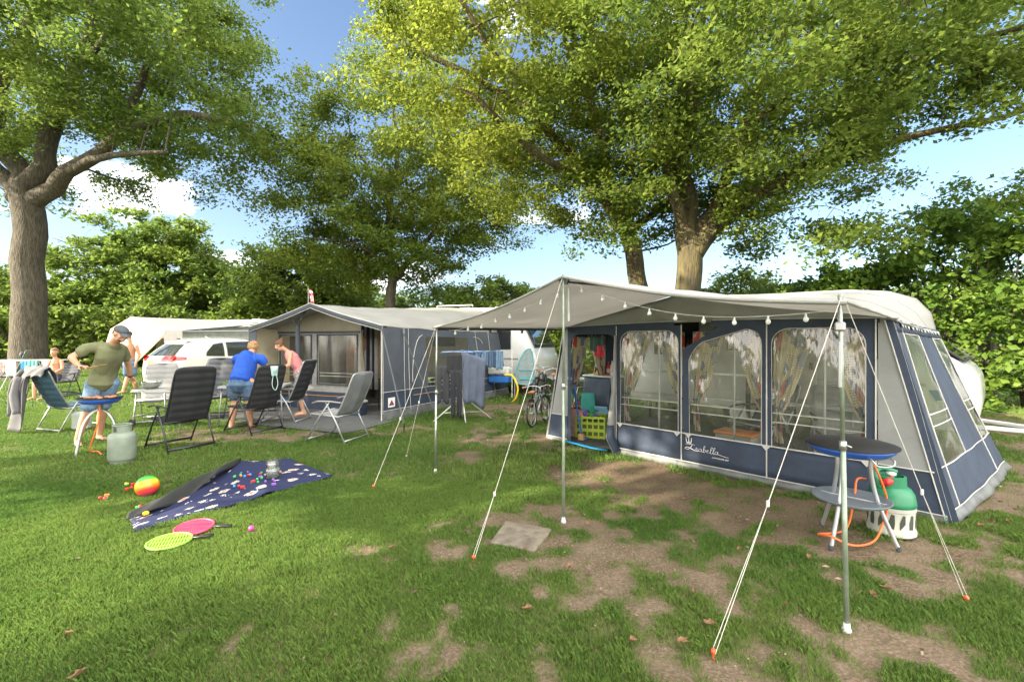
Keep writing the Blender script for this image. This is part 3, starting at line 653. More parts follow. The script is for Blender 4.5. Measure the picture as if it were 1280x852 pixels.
for vv in (.55, .78): seam.tube([(p[0], p[1], p[2] + .004) for p in [roof1(u / 40, vv) for u in range(41)]], .005, n=4)
seam.tube([(p[0] + .005, p[1], p[2]) for p in [roof1(1, v / 10) for v in range(11)]], .012, n=6)
seam.build('seam', greycan, rfo, smooth=True)
# side walls: sloping sheets with tall windows
def side(s):
    def Q(a, b, o=0):     # a front->back, b top->bottom
        if s > 0: t0 = Vector((3.99, 0, 1.79)); t1 = Vector((4.10, D1, 1.72)); g0 = Vector((4.40, 0, 0)); g1 = Vector((4.74, D1 + .15, 0)); n = Vector((1, 0, .22))
        else: t0 = Vector((-.07, 0, 1.79)); t1 = Vector((-.22, D1, 1.72)); g0 = Vector((-.43, 0, 0)); g1 = Vector((-.79, D1 + .1, 0)); n = Vector((-1, 0, .22))
        p = t0.lerp(t1, a).lerp(g0.lerp(g1, a), b); p += n * (o + .04 * math.sin(math.pi * a) * (b - .2) + .006 * math.sin(a * 21 + b * 5)); return p
    sw = MB(); cols = [0, .10, .40, .76, .97, 1.0]; wi = (1, 3)
    for i in range(5):
        for (b0_, b1_, isw) in ((0, .06, 0), (.06, .755, 1), (.755, .97, 0)):
            if isw and i in wi: continue
            sw.cur = 0; sw.grid(lambda u, v: Q(lerp(cols[i], cols[i + 1], u), lerp(b0_, b1_, v)), 4, 6)
    sw.cur = 1; sw.grid(lambda u, v: Q(u, lerp(.955, 1.0, v), .01 + .03 * v + .006 * math.sin(u * 37 + 3 * math.sin(u * 9)) * v), 40, 2)
    so = sw.build('side_wall', [navy, mudcan], T1, smooth=True, solid=.004)
    se = MB()
    for a in (.0, .10, .76): se.tube([Q(a, k / 8, .006) for k in range(9)], .007, n=5)
    for b in (.755, .955): se.tube([Q(k / 20, b, .006) for k in range(21)], .006, n=5)
    for (a0, a1) in ((.10, .40), (.76, .97)):
        loop = [Q(a0, .06 + .695 * k / 6, .008) for k in range(7)] + [Q(lerp(a0, a1, k / 4), .755, .008) for k in range(1, 5)] + [Q(a1, .755 - .695 * k / 6, .008) for k in range(1, 7)] + [Q(lerp(a1, a0, k / 4), .06, .008) for k in range(1, 4)]
        se.tube(loop, .007, n=5, closed=True)
    se.build('piping', piping, T1)
    for (a0, a1) in ((.10, .40), (.76, .97)):
        w = MB(); w.grid(lambda u, v: Q(lerp(a0, a1, u), lerp(.06, .755, v), .006 * math.sin(u * 7 + v * 14)), 6, 18); wo = w.build('window_pane', pvc2, T1, smooth=True)
        tp = MB()
        for b in (.50, .56): tp.tube([Q(lerp(a0, a1, k / 4), b, .012) for k in range(5)], .007, n=4)
        tp.build('tape', piping, wo)
    if s > 0:
        va = MB(); va.grid(lambda u, v: Q(lerp(.0, 1, u), lerp(-.01, .055, v), .012 + .008 * math.sin(u * 60)), 60, 2)
        vo = va.build('valance', navy, T1, smooth=True, solid=.003)
        tri = MB()
        for k in range(13):
            a = round(.06 + k * .07, 4); tri.add([Q(a, .004, .026), Q(a + .07, .004, .026), Q(a + .035, .035, .026)], [(0, 1, 2)])
        tri.build('trim', piping, vo)
side(1); side(-1)
# interior frame
for (x0, x1) in ((1.41, 1.41), (2.43, 2.43), (3.38, 3.38)):
    m = MB(); m.tube([(x0, .32, 0), (x1, .32, 1.95)], .013, n=8); m.build('pole', alu, T1)
# logo: crown mark and script lettering
def text(body, size, name, m, parent, loc, rot, shear=0, ext=.001, offs=0, sx=1, label=None):
    cu = bpy.data.curves.new(name, 'FONT'); cu.body = body; cu.size = size; cu.shear = shear; cu.extrude = ext; cu.offset = offs; cu.align_x = 'CENTER'; cu.align_y = 'CENTER'
    o = bpy.data.objects.new(name, cu); COL.objects.link(o); bpy.context.view_layer.update()
    me = bpy.data.meshes.new_from_object(o.evaluated_get(bpy.context.evaluated_depsgraph_get())); bpy.data.objects.remove(o); 
    o = bpy.data.objects.new(name, me); COL.objects.link(o); me.materials.clear(); me.materials.append(m); o.parent = parent; o.location = loc; o.rotation_euler = rot; o.scale = (sx, 1, 1); return o
lg = MB()                       # connected script drawn as one brush line
def stroke(pts, r=.0055): lg.tube(spline([(x, -.034, z) for x, z in pts], 5), r, n=5, flat=.4)
x0, z0 = 2.06, .255
stroke([(x0 - .07, z0 + .045), (x0 - .03, z0 + .05), (x0 + .02, z0 + .052), (x0 + .05, z0 + .05)]); stroke([(x0 + .02, z0 + .05), (x0 + .0, z0 + .015), (x0 - .03, z0 - .012), (x0 - .075, z0 - .01), (x0 - .05, z0 + .01), (x0 + .0, z0 + .0), (x0 + .05, z0 - .02)], .007)
px_ = x0 + .05
for ch in 'sabella':
    if ch == 's': stroke([(px_, z0 - .02), (px_ + .025, z0 + .02), (px_ + .03, z0 - .012), (px_ + .01, z0 - .02), (px_ + .05, z0 - .018)]); px_ += .05
    if ch == 'a': stroke([(px_ + .035, z0 + .012), (px_ + .01, z0 + .012), (px_, z0 - .012), (px_ + .02, z0 - .02), (px_ + .038, z0 + .01), (px_ + .036, z0 - .018), (px_ + .055, z0 - .018)]); px_ += .052
    if ch == 'b': stroke([(px_, z0 - .018), (px_ + .03, z0 + .05), (px_ + .016, z0 + .05), (px_ + .008, z0 - .018), (px_ + .035, z0 - .008), (px_ + .025, z0 + .01), (px_ + .05, z0)]); px_ += .045
    if ch == 'e': stroke([(px_, z0 - .01), (px_ + .025, z0 + .008), (px_ + .012, z0 + .012), (px_ + .008, z0 - .016), (px_ + .04, z0 - .014)]); px_ += .038
    if ch == 'l': stroke([(px_, z0 - .018), (px_ + .035, z0 + .045), (px_ + .02, z0 + .05), (px_ + .012, z0 - .018), (px_ + .035, z0 - .018)]); px_ += .032
stroke([(px_, z0 - .018), (px_ + .06, z0 - .03), (px_ + .11, z0 - .035)])
for k in range(3): lg.tube([(x0 - .055 + k * .03, -.034, z0 + .075), (x0 - .06 + k * .034, -.034, z0 + .115)], .004, n=5); lg.ball((x0 - .062 + k * .036, -.034, z0 + .125), .006, 6, 4)
lg.tube([(x0 - .06, -.034, z0 + .072), (x0 + .01, -.034, z0 + .072)], .004, n=5); lg.tube([(x0 - .055, -.034, z0 + .06), (x0 + .005, -.034, z0 + .06)], .003, n=5)
lgo = lg.build('logo', mat('white_print', (.8, .8, .8), .6), T1); lgo.location = (-.02, 0, 0.0); lgo.rotation_euler = (0, 0, 0)
text('COMMODORE 2000', .022, 'lettering', MC['white_print'], T1, (2.40, -.032, .188), (R(90), 0, 0), .3)
# pegs along the front
for x in (1.85, 2.25, 2.75, 3.3, 3.75, 4.36):
    m = MB(); m.tube([(x, -.05, .01), (x, -.075, .03), (x, -.06, -.06)], .005, n=5); m.tube([(x, -.02, .07), (x, -.06, .03)], .003, n=4); m.build('peg', mat('peg_green', (.05, .20, .12), .5), T1)
# ---------------------------------------------------------------- front canopy on three poles
CN = thing('sun_canopy', 'grey sun canopy stretched out on three poles before the near tent', 'canopy', T1.location, T1.rotation_euler.z)
def hem(u):          # front edge
    x = u * 4.11; a = abs(u - .5) * 2; z = lerp(2.17, 1.765 + .05 * u, a); z -= .05 * math.sin(math.pi * min(1, a)); return (x, z)
def can(u, v):       # v 0 at the front, 1 at the tent
    h = hem(u); f = front_prof(u); x = lerp(h[0], f[0] * 1.0, v); z = lerp(h[1], f[1] + .012, v); z -= .035 * math.sin(math.pi * v) * math.sin(math.pi * (abs(u - .5) * 2)) ; y = lerp(-2.5 + .05 * math.sin(math.pi * min(1, abs(u - .5) * 2)), .10, v)
    z += .018 * sm(v * 6 - 5)
    return (x, y, z + .003 * math.sin(v * 31) * math.sin(u * 40))
cm = MB(); cm.grid(can, 40, 18); cmo = cm.build('canopy_sheet', mat('canopy_canvas', (.66, .64, .61), .75, var=.06, scale=1.5, transl=.5, bump=.3, bscale=10, dist=.008), CN, smooth=True, solid=.004)
he = MB(); he.tube([Vector(can(u / 40, 0)) + Vector((0, -.004, -.004)) for u in range(41)], .014, n=6); he.tube([can(0, v / 12) for v in range(13)], .012, n=6); he.tube([can(1, v / 12) for v in range(13)], .010, n=6)
he.build('hem', roofcan, cmo, smooth=True)
br = MB(); br.tube([(.02, -2.46, 1.742), (-.03, -.05, 1.775)], .012, n=8)
for k in range(4): br.box((0, -2.2 + k * .6, 1.735), (.03, .02, .05))
br.build('side_bar', darkmet, CN)
b2_ = MB(); b2_.tube([(2.055, -2.46, 2.125), (2.03, -.05, 2.19)], .010, n=8); b2_.build('ridge_bar', darkmet, CN)
pole_pos = [(0.0, -2.47, 1.76, 'left'), (2.055, -2.49, 2.16, 'mid'), (4.11, -2.50, 1.83, 'right')]
for (x, y, z, k) in pole_pos:
    m = MB(); mm = greensteel if k != 'left' else steel; z1 = z * .52
    lean = {'left': (.03, 0), 'mid': (0, 0), 'right': (-.035, .02)}[k]
    top = Vector((x + lean[0], y + lean[1], z + .03)); bot = Vector((x, y, 0)); md = bot.lerp(top, .55)
    m.tube([bot, md], .0135, n=12); m.tube([md, top], .011, n=12); po = m.build('pole', mm, CN, smooth=True)
    f_ = MB(); f_.lathe([(.022, 0), (.024, .012), (.017, .03), (.016, .05)], (x, y, -.005), 12); f_.build('pole_foot', whitepl, po, smooth=True)
    cl_ = MB(); cl_.lathe([(.018, 0), (.018, .05)], tuple(md - Vector((0, 0, .03))), 10); cl_.tube([md + Vector((.015, 0, 0)), md + Vector((.04, 0, -.01))], .005, n=5); cl_.build('clamp', steel, po, smooth=True)
    if k == 'mid':
        kn = MB(); kn.add([(x - .035, y, z - .06), (x + .035, y, z - .06), (x + .07, y, z + .0), (x - .07, y, z + .0), (x - .035, y + .02, z - .06), (x + .035, y + .02, z - .06), (x + .07, y + .02, z + .0), (x - .07, y + .02, z + .0)], [(0, 1, 2, 3), (4, 7, 6, 5), (0, 4, 5, 1), (1, 5, 6, 2), (2, 6, 7, 3), (3, 7, 4, 0)]); kn.build('bracket', darkmet, po)
    if k == 'right':
        sl = MB(); sl.box((x - .03, y, z - .36), (.018, .010, .26), bev=.003); sl.box((x - .03, y, z - .15), (.05, .03, .05), bev=.008); sl.tube([(x - .028, y, z - .23), (x - .028, y, z + .02)], .004, n=5); sl.build('tensioner', alu, po)
M1 = Matrix.Translation(T1.location) @ Matrix.Rotation(T1.rotation_euler.z, 4, 'Z')
def W1(x, y, z): return M1 @ Vector((x, y, z))
# thin strip light hanging by the middle pole
m = MB(); m.tube([(0, 0, 0), (0, 0, -.30)], .012, n=8); m.tube([(0, 0, 0), (0, 0, .06)], .002, n=4)
o = m.build('strip_light', whitemet); o.location = W1(2.0, -2.35, 2.08); tag(o, 'slim white tube lamp hanging beside the middle canopy pole', 'lamp')
# string of bulb lights
SL = thing('string_lights', 'string of small white bulbs strung under the canopy edge', 'string lights', T1.location, T1.rotation_euler.z)
bulb_m = mat('bulb_glass', (.8, .8, .78), .25)
def bulbs(pts, n):
    c = MB(); c.tube(pts, .0028, n=4); c.build('cord', whitepl, SL)
    tot = len(pts) - 1
    for k in range(n):
        t = (k + .5) / n * tot; i = min(tot - 1, int(t)); p = Vector(pts[i]).lerp(Vector(pts[i + 1]), t - i)
        b = MB(); b.lathe([(.006, 0), (.007, -.012), (.006, -.018), (.012, -.025), (.016, -.035), (.015, -.045), (.008, -.053), (0, -.056)], tuple(p), 10); b.build('bulb', bulb_m, SL, smooth=True)
def under(u, off=.06, back=.10): p = can(u, 0); return (p[0], p[1] + back, p[2] - off)
bulbs([Vector(under(.04 + .45 * k / 20)) + Vector((0, 0, -.02 * abs(math.sin(k * .75)))) for k in range(21)], 8)
bulbs([Vector(under(.5 + .47 * k / 24, .05 + .09 * math.sin(math.pi * min(1, k / 24)) , .12)) for k in range(25)], 9)
bulbs([(4.05 - .02 * k, -2.4 + 1.1 * k / 10, 1.73 - .05 * abs(math.sin(k * .94))) for k in range(11)], 5)
# guy ropes
def guy(name, label, top, bot, runner=.4, two=True, r=.0023, m=None, peg='orange'):
    top = Vector(top); bot = Vector(bot); t = thing(name, label, 'rope', tuple(bot), 0, 'guy ropes of the canopy'); o = Vector(bot); rn = top.lerp(bot, runner)
    q = MB(); q.tube([top - o, rn - o], r, n=5)
    sd = (bot - top).cross(Vector((0, 0, 1))).normalized() * .012
    if two: q.tube([rn - o, bot - o + sd + Vector((0, 0, .02))], r * .8, n=5); q.tube([rn - o, bot - o - sd + Vector((0, 0, .02))], r * .8, n=5)
    else: q.tube([rn - o, bot - o + Vector((0, 0, .02))], r, n=5)
    q.build('cord', m or rope_m, t)
    k = MB(); k.box(tuple(rn - o), (.018, .012, .035), bev=.004); k.build('runner', whitepl, t)
    pc_ = {'orange': (.75, .10, .03), 'steel': (.3, .3, .3)}[peg]
    k = MB(); k.tube([(0, 0, .035), (0, .01, -.08)], .006, n=6); k.lathe([(.0, .0), (.014, .004), (.014, .02), (0, .026)], (0, 0, .015), 8); k.build('peg', mat('peg_' + peg, pc_, .5), t, smooth=True)
TR = W1(4.09, -2.5, 1.86); TM = W1(2.055, -2.49, 2.19); TL = W1(.02, -2.47, 1.79)
guy('guy_rope', 'white guy rope slanting to an orange peg in the foreground lawn', TR, G(892, 820), .60)
guy('guy_rope', 'double guy rope from the right canopy pole to bare soil right of the blue griddle', TR, G(1208, 752), .62)
guy('guy_rope', 'guy rope from the middle canopy pole to a peg left of the concrete slab', TM, G(592, 700), .80)
guy('guy_rope', 'guy rope from the left canopy pole to a peg right of the picnic blanket', TL, G(467, 610), .6, two=False)
guy('guy_rope', 'thinner guy rope behind, running down left of the left canopy pole', TL, G(508, 572), .55, two=False, peg='steel')
# ---------------------------------------------------------------- inside the near tent
def curtain(label, xc, xe, y, z0=.45, z1=1.72, tie=.85, nw=.06, group='patterned curtains of the near tent', par=T1, m=None, Mx=None):
    """xe: edge of the window the cloth is tied to, xc: where it reaches at the top"""
    t = thing('curtain', label, 'curtain', (0, 0, 0), 0, group); t.matrix_world = M1 @ (Mx or Matrix.Translation((xe, y, 0))); c = MB(); w = xc - xe; uv = []
    def f(u, v):
        z = lerp(z1, z0, v); zt = (z - tie) / (z1 - tie)
        k = lerp(nw / abs(w), 1, max(0, zt) ** .75) if zt > 0 else lerp(nw / abs(w), 1.9 * nw / abs(w), min(1, -zt * 1.6))
        uv.append((u * abs(w) * 1.5, z)); a = u * 26
        return (w * k * u, .018 * math.sin(a) * (.5 + .5 * k) + .01 * math.sin(a * 2.3 + z * 3), z - .10 * u * (1 - max(0, zt)) * (zt > 0))
    c.grid(f, 48, 26); o = c.build('cloth', m or curt_m, t, smooth=True)
    ul = o.data.uv_layers.new(name='UVMap'); vs = o.data.vertices
    # the sheet keeps its own cloth coordinates
    key = {}
    for i, q in enumerate(c.v): key[(round(q[0], 4), round(q[1], 4), round(q[2], 4))] = uv[i]
    for l in o.data.loops:
        q = vs[l.vertex_index].co; ul.data[l.index].uv = key.get((round(q.x, 4), round(q.y, 4), round(q.z, 4)), (q.x, q.z))
    b = MB(); b.tube([(w * nw / abs(w) * .5 + .03 * math.cos(a), .03 * math.sin(a), tie) for a in [k * .7 for k in range(9)]], .01, n=5, closed=True); b.build('tie_back', navy, t)
wn_ = ['left', 'middle', 'right']
for i, (a, b) in enumerate(wins):
    c = (a + b) / 2
    curtain('left curtain of the %s clear window in the near tent' % wn_[i], c - .04, a - .02, .14)
    curtain('right curtain of the %s clear window in the near tent' % wn_[i], c + .04, b + .02, .14)
for (e_, c_, lab) in ((.30, .74, 'near'), (1.20, .76, 'far')): curtain('patterned curtain at the %s edge of the side window seen through the doorway' % lab, c_, e_, 0, .7, 1.70, .9, Mx=Matrix.Translation((-.13, e_, 0)) @ Matrix.Rotation(R(90), 4, 'Z'))
fl = MB(); fl.grid(lambda u, v: (lerp(-.3, 4.2, u), lerp(.05, 2.9, v), .006 + .004 * math.sin(u * 30)), 40, 20)
o = fl.build('groundsheet', mat('groundsheet_grey', (.085, .09, .09), .9, bump=.6, bscale=90), None, smooth=True); o.matrix_world = M1; tag(o, 'grey woven groundsheet inside the near tent', 'groundsheet')
# ============================================================ caravans
glass_dark = mat('dark_window_glass', (.015, .018, .02), .06, spec=.8, coat=.5)
tyre_m = mat('tyre_rubber', (.02, .02, .02), .8)
def caravan(label, M, L0, L1, y0, wid, hgt, nose=.75, decor=None, hatch=(.3,), seed=0, col=None, rnose=1, bot=.45):
    """body from local x=L0..L1; the front end (towards +x) slopes"""
    t = thing('caravan', label, 'caravan'); t.matrix_world = M @ Matrix.Translation((L0, y0, 0)); L = L1 - L0
    prof = [(.02, bot + .1), (.12, bot), (L - .55, bot), (L - .15, bot + .03), (L - .03, bot + .18), (L, bot + .50), (L - .10, bot + .85), (L - .10 - nose * .45, hgt - .62), (L - .10 - nose * .8, hgt - .22), (L - nose - .32, hgt - .06), (L - nose - .8, hgt), (1.2, hgt + .02), (.5, hgt - .04), (.16, hgt - .2), (.04, hgt - .6), (0, bot + .9)]
    sp = [(p.x, p.z) for p in spline([(a, 0, b) for a, b in prof + prof[:1]], 4)][:-1]
    b = MB(); n = len(sp); rows = [(0.0, .94), (.025, .985), (.08, 1.0), (wid - .08, 1.0), (wid - .025, .985), (wid, .94)]
    cx_, cz_ = L / 2, (hgt + bot) / 2; vs = []; fs = []
    for (y, k) in rows:
        for (x, z) in sp:
            ix = .08 * (1 - (k - .94) / .06); d = Vector((x - cx_, z - cz_)); s_ = max(abs(d.x) / (L / 2), abs(d.y) / ((hgt - bot) / 2)); vs.append((x - ix * d.x / (L / 2), y, z - ix * d.y / ((hgt - bot) / 2)))
    for r_ in range(len(rows) - 1):
        for i in range(n): fs.append((r_ * n + i, r_ * n + (i + 1) % n, (r_ + 1) * n + (i + 1) % n, (r_ + 1) * n + i))
    fs.append(tuple(range(n))); fs.append(tuple((len(rows) - 1) * n + i for i in range(n))[::-1])
    b.add(vs, fs); b.build('body', col or whiteenamel, t, smooth='auto')
    def nosept(s, y, o=0):    # s 0 low .. 1 high on the sloping front
        a = Vector((L - .10, bot + .85)); c = Vector((L - .10 - nose * .8, hgt - .22)); p = a.lerp(c, s); nrm = Vector(((c - a).y, -(c - a).x)).normalized(); return (p.x + nrm.x * o + .05 * math.sin(math.pi * s), y, p.y + nrm.y * o + .02)
    w = MB()
    w.grid(lambda u, v: nosept(lerp(.10, .86, v), lerp(.16, wid - .16, u), .012), 10, 8); wo = w.build('front_window', glass_dark, t, smooth=True, solid=.012)
    w = MB(); rr = [nosept(.08, .14, .02), nosept(.08, wid - .14, .02), nosept(.88, wid - .14, .02), nosept(.88, .14, .02)]; w.tube(rr, .018, n=6, closed=True); w.build('frame', blackpl, wo)
    st = MB(); st.box((L * .47, -.010, bot + .62), (L * .86, .008, .035)); st.box((L * .47, -.010, bot + .16), (L * .86, .008, .02)); st.build('trim_strip', steel, t)
    for (x0, x1, z0, z1) in ((L * .13, L * .30, 1.35, 1.95), (L * .40, L * .54, 1.45, 1.9), (L * .70, L * .86, 1.35, 1.95)):
        q = MB(); q.box(((x0 + x1) / 2, -.012, (z0 + z1) / 2), (x1 - x0, .03, z1 - z0), bev=.012); wq = q.build('window', glass_dark, t)
        q = MB(); q.tube([(x0, -.02, z0), (x1, -.02, z0), (x1, -.02, z1), (x0, -.02, z1)], .016, n=6, closed=True); q.build('frame', blackpl, wq)
    d = MB(); d.box((L * .60, -.012, 1.25), (.62, .02, 1.70), bev=.006); dq = d.build('door', mat('door_panel', (.62, .60, .54), .5), t)
    d = MB(); d.box((L * .60 + .24, -.035, 1.2), (.04, .03, .12), bev=.005); d.build('handle', blackpl, dq)
    for y in (.12, wid - .12):
        q = MB(); q.tube([(L * .44, y - .09, .33), (L * .44, y + .09, .33)], .33, n=28); wl = q.build('wheel', tyre_m, t, bev=.03)
        q = MB(); q.tube([(L * .44, y - .10, .33), (L * .44, y + .10, .33)], .19, n=20); q.build('rim', alu, wl)
    # drawbar, jockey wheel, gas locker cover
    a = MB()
    for s_ in (-1, 1): a.tube([(L - .5, wid / 2 + s_ * .55, bot + .03), (L + 1.05, wid / 2 + s_ * .03, bot - .02)], .035, n=6)
    a.box((L + 1.12, wid / 2, bot + .0), (.30, .08, .09), bev=.02); a.tube([(L + .85, wid / 2 + .05, .12), (L + .85, wid / 2 + .05, bot + .25)], .025, n=8); a.tube([(L + .85, wid / 2 + .05, bot + .25), (L + .97, wid / 2 + .05, bot + .25)], .01, n=6)
    a.build('drawbar', whitemet, t)
    a = MB(); a.tube([(L + .85, wid / 2 + .02, .11), (L + .85, wid / 2 + .08, .11)], .11, n=18); a.build('jockey_wheel', tyre_m, t)
    for y in (.3, wid - .3):
        a = MB(); a.tube([(.4, y, 0), (.4, y, bot)], .03, n=6); a.tube([(L - .5, y, 0), (L - .5, y, bot + .05)], .03, n=6); a.build('steady_leg', darkmet, t)
    for k, hx in enumerate(hatch):
        a = MB(); a.box((L * hx, wid * .5, hgt + .05), (.42, .5, .08), bev=.03); a.build('roof_hatch', mat('hatch_plastic', (.7, .7, .66), .4), t)
    return t, nosept, L, wid, bot, hgt
c1, np1, L_, w_, b_, h_ = caravan('cream white caravan joined to the back of the near tent', M1, -.75, 4.52, D1 + .02, 2.2, 2.27, nose=1.25, hatch=(.55,), bot=.38)
a = MB(); a.box((L_ * .62, w_ * .45, h_ + .06), (.9, .5, .035), bev=.01); a.box((L_ * .62, w_ * .45, h_ + .03), (.5, .3, .06)); a.build('roof_panel', steel, c1)
dec = MB()
for k in range(3): dec.add([(L_ - .42 + k * .10, -.008, b_ + .42), (L_ - .36 + k * .10, -.008, b_ + .42), (L_ - .40 + k * .06, -.008, b_ + .56), (L_ - .50 + k * .06, -.008, b_ + .55)], [(0, 1, 2, 3)])
dec.build('decal', mat('blue_decal', (.02, .07, .35), .4), c1)
# dark cloth strips over the caravan door, seen through the gap
dm = mat('maroon_strip', (.045, .03, .035), .8)
t = thing('strip_curtain', 'dark red and black strip curtain over the near caravan door', 'curtain'); t.matrix_world = M1 @ Matrix.Translation((1.75, D1 - .12, 0))
for k in range(9):
    q = MB(); q.box((k * .085, 0, 1.12), (.045 if k % 2 else .075, .01, 2.0)); q.build('strip', dm if k % 2 == 0 else mat('beige_strip', (.45, .38, .30), .8), t)

# ============================================================ the second tent
T2o = Vector((-2.618, 9.196, 0)); T2a = math.atan2(-.38, .925); M2 = Matrix.Translation(T2o) @ Matrix.Rotation(T2a, 4, 'Z')
def W2(x, y, z): return M2 @ Vector((x, y, z))
slate = mat('slate_canvas', (.058, .070, .086), .75, var=.12, scale=3, bump=.4, bscale=25, dist=.006)
T2 = thing('awning_tent', 'second awning tent, open porch under a peaked roof, red and black badge', 'tent', T2o, T2a)
XL = -3.64; D2 = 5.0
def f2(u): x = lerp(XL - .04, .05, u); return (x, 1.90 + .5 * (1 - abs(u - .5) * 2) ** .9 - .04 * math.sin(math.pi * abs(u - .5) * 2))
def b2p(u):
    xs = [XL - .35, XL - .28, XL - .1, XL + .3, -2.6, -1.8, -1, -.2, .12, .30, .34]; zs = [1.85, 2.15, 2.42, 2.56, 2.62, 2.64, 2.62, 2.52, 2.38, 2.12, 1.85]; k = u * 10; i = min(9, int(k)); t = k - i; return (lerp(xs[i], xs[i + 1], t), lerp(zs[i], zs[i + 1], t))
def roof2(u, v):
    a = f2(u); b = b2p(u); k = lerp(v, sm(v), .4); z = lerp(a[1], b[1], k) - .05 * math.sin(math.pi * v) * (1 - abs(u - .5)); return (lerp(a[0], b[0], v), v * D2 - .1, z + .008 * math.sin(v * 30 + u * 7))
m = MB(); m.grid(roof2, 36, 24); r2o = m.build('roof', roofcan, T2, smooth=True, solid=.005)
m = MB(); m.grid(lambda u, v: (f2(u)[0], -.108, f2(u)[1] + .012 - .10 * v), 36, 1); m.build('valance', slate, r2o, smooth=True, solid=.004)
m = MB(); m.tube([(f2(u / 36)[0], -.112, f2(u / 36)[1] + .012) for u in range(37)], .010, n=5); m.tube([(f2(u / 36)[0], -.112, f2(u / 36)[1] - .09) for u in range(37)], .006, n=5); m.build('edging', piping, r2o, smooth=True)
# right side wall
def S2(a, b, o=0):
    p = Vector((.05, -.08, 1.87)).lerp(Vector((.34, D2, 1.85)), a).lerp(Vector((.05, -.05, 0)).lerp(Vector((.62, D2 + .1, 0)), a), b); return p + Vector((1, 0, .2)) * (o + .012 * math.sin(a * 17 + b * 4) + .02 * math.sin(a * 40) * (b > .9))
sw = MB(); wa0, wa1 = .28, .64
for (a0, a1) in ((0, wa0), (wa0, wa1), (wa1, 1)):
    for (c0, c1_, cu) in ((0, .09, 0), (.09, .70, 0), (.70, .90, 1), (.90, 1.0, 2)):
        if a0 == wa0 and c0 == .09: continue
        sw.cur = cu; sw.grid(lambda u, v: S2(lerp(a0, a1, u), lerp(c0, c1_, v)), 8, 4)
sw.build('side_wall', [slate, navy, mudcan], T2, smooth=True)
w = MB(); w.grid(lambda u, v: S2(lerp(wa0, wa1, u), lerp(.09, .70, v), .004 * math.sin(u * 9 + v * 6)), 8, 10); wo = w.build('window_pane', pvc2, T2, smooth=True)
tp = MB()
for b in (.60, .65): tp.tube([S2(lerp(wa0, wa1, k / 6), b, .01) for k in range(7)], .008, n=4)
tp.build('tape', piping, wo)
se = MB()
for a in (.0, .13, .16, .72, .86): se.tube([S2(a, k / 8 * .93, .008) for k in range(9)], .006, n=5)
for b in (.70, .90): se.tube([S2(k / 20, b, .008) for k in range(21)], .006, n=5)
se.tube([S2(.18 + .08 * (1 - math.cos(k * .26)), .62 - .55 * math.sin(k * .26), .01) for k in range(7)], .008, n=5); se.tube([S2(.70 + .08 * (math.sin(k * .26)), .08 + .10 * (1 - math.cos(k * .26)), .01) for k in range(7)], .008, n=5)
se.tube([(.05, -.09, 1.87 - 1.87 * k / 6) for k in range(7)], .012, n=5)
se.build('piping', piping, T2)
ol = MB(); ol.tube([S2(.18 + .60 * k / 12, .775, .012) for k in range(13)], .006, n=4); ol.build('orange_line', mat('orange_line', (.62, .30, .10), .6), T2)
# badge
bd = MB(); bd.grid(lambda u, v: S2(lerp(.028, .068, u), lerp(.765, .870, v), .013), 1, 1); bo = bd.build('badge', mat('badge_white', (.78, .78, .78), .5), T2)
tm = MB(); tm.add([S2(.033, .85, .018), S2(.063, .85, .018), S2(.048, .79, .018)], [(0, 1, 2)]); tm.build('triangle', mat('badge_black', (.02, .02, .025), .5), bo)
tm = MB(); tm.add([S2(.043, .845, .021), S2(.053, .845, .021), S2(.048, .80, .021)], [(0, 1, 2)]); tm.build('flame', mat('badge_red', (.6, .03, .03), .5), bo)
# left side wall and far window wall inside the porch
sw = MB()
sw.grid(lambda u, v: (lerp(XL - .02, XL - .38, u) - .12 * v, lerp(-.05, D2, u), lerp(1.9, 0, v)), 10, 6); sw.build('side_wall', cream, T2, smooth=True, solid=.004)
lp = MB(); lp.poly([(XL - .06, -.10, 1.86), (XL + .16, -.07, 1.86), (XL + .02, -.05, 0), (XL - .14, -.05, 0)]); lp.build('front_flap', slate, T2, solid=.01)
YW = .62
iw = MB(); iw.cur = 0
def top2(x): return f2((x - XL) / -XL)[1]
for (x0, x1, a, b) in ((-3.62, -2.43, -3.50, -2.56), (-2.43, -1.08, -2.31, -1.20)):
    iw.cur = 1; iw.ring([(x0, YW, .42), (x1, YW, .42), (x1, YW, 1.80), (x0, YW, 1.80)], [(a, YW, .62), (b, YW, .62), (b, YW, 1.72), (a, YW, 1.72)])
    iw.cur = 2; iw.poly([(x0, YW, .0), (x1, YW, 0), (x1, YW, .42), (x0, YW, .42)])
iw.cur = 0; iw.grid(lambda u, v: (lerp(-3.62, -1.08, u), YW + .003, lerp(1.80, top2(lerp(-3.62, -1.08, u)) + .02, v)), 12, 2)
iw.build('inner_wall', [cream, mat('porch_canvas', (.42, .42, .40), .8, transl=.3), navy], T2)
fm = MB()
for (a, b) in ((-3.50, -2.56), (-2.31, -1.20)):
    fm.tube([(a - .03, YW - .015, .60), (b + .03, YW - .015, .60), (b + .03, YW - .015, 1.74), (a - .03, YW - .015, 1.74)], .022, n=6, closed=True)
fm.box((-2.35, YW - .012, 1.80), (2.5, .012, .05)); fm.build('window_frame', slate, T2)
for (a, b) in ((-3.50, -2.56), (-2.31, -1.20)):
    w = MB(); w.grid(lambda u, v: (lerp(a, b, u), YW + .006 + .006 * math.sin(u * 8 + v * 5), lerp(.62, 1.72, v)), 8, 8); wo = w.build('window_pane', pvc2, T2, smooth=True)
    tp = MB()
    for z in (.86, .79): tp.box(((a + b) / 2, YW + .018, z), (b - a, .003, .018))
    tp.build('tape', piping, wo)
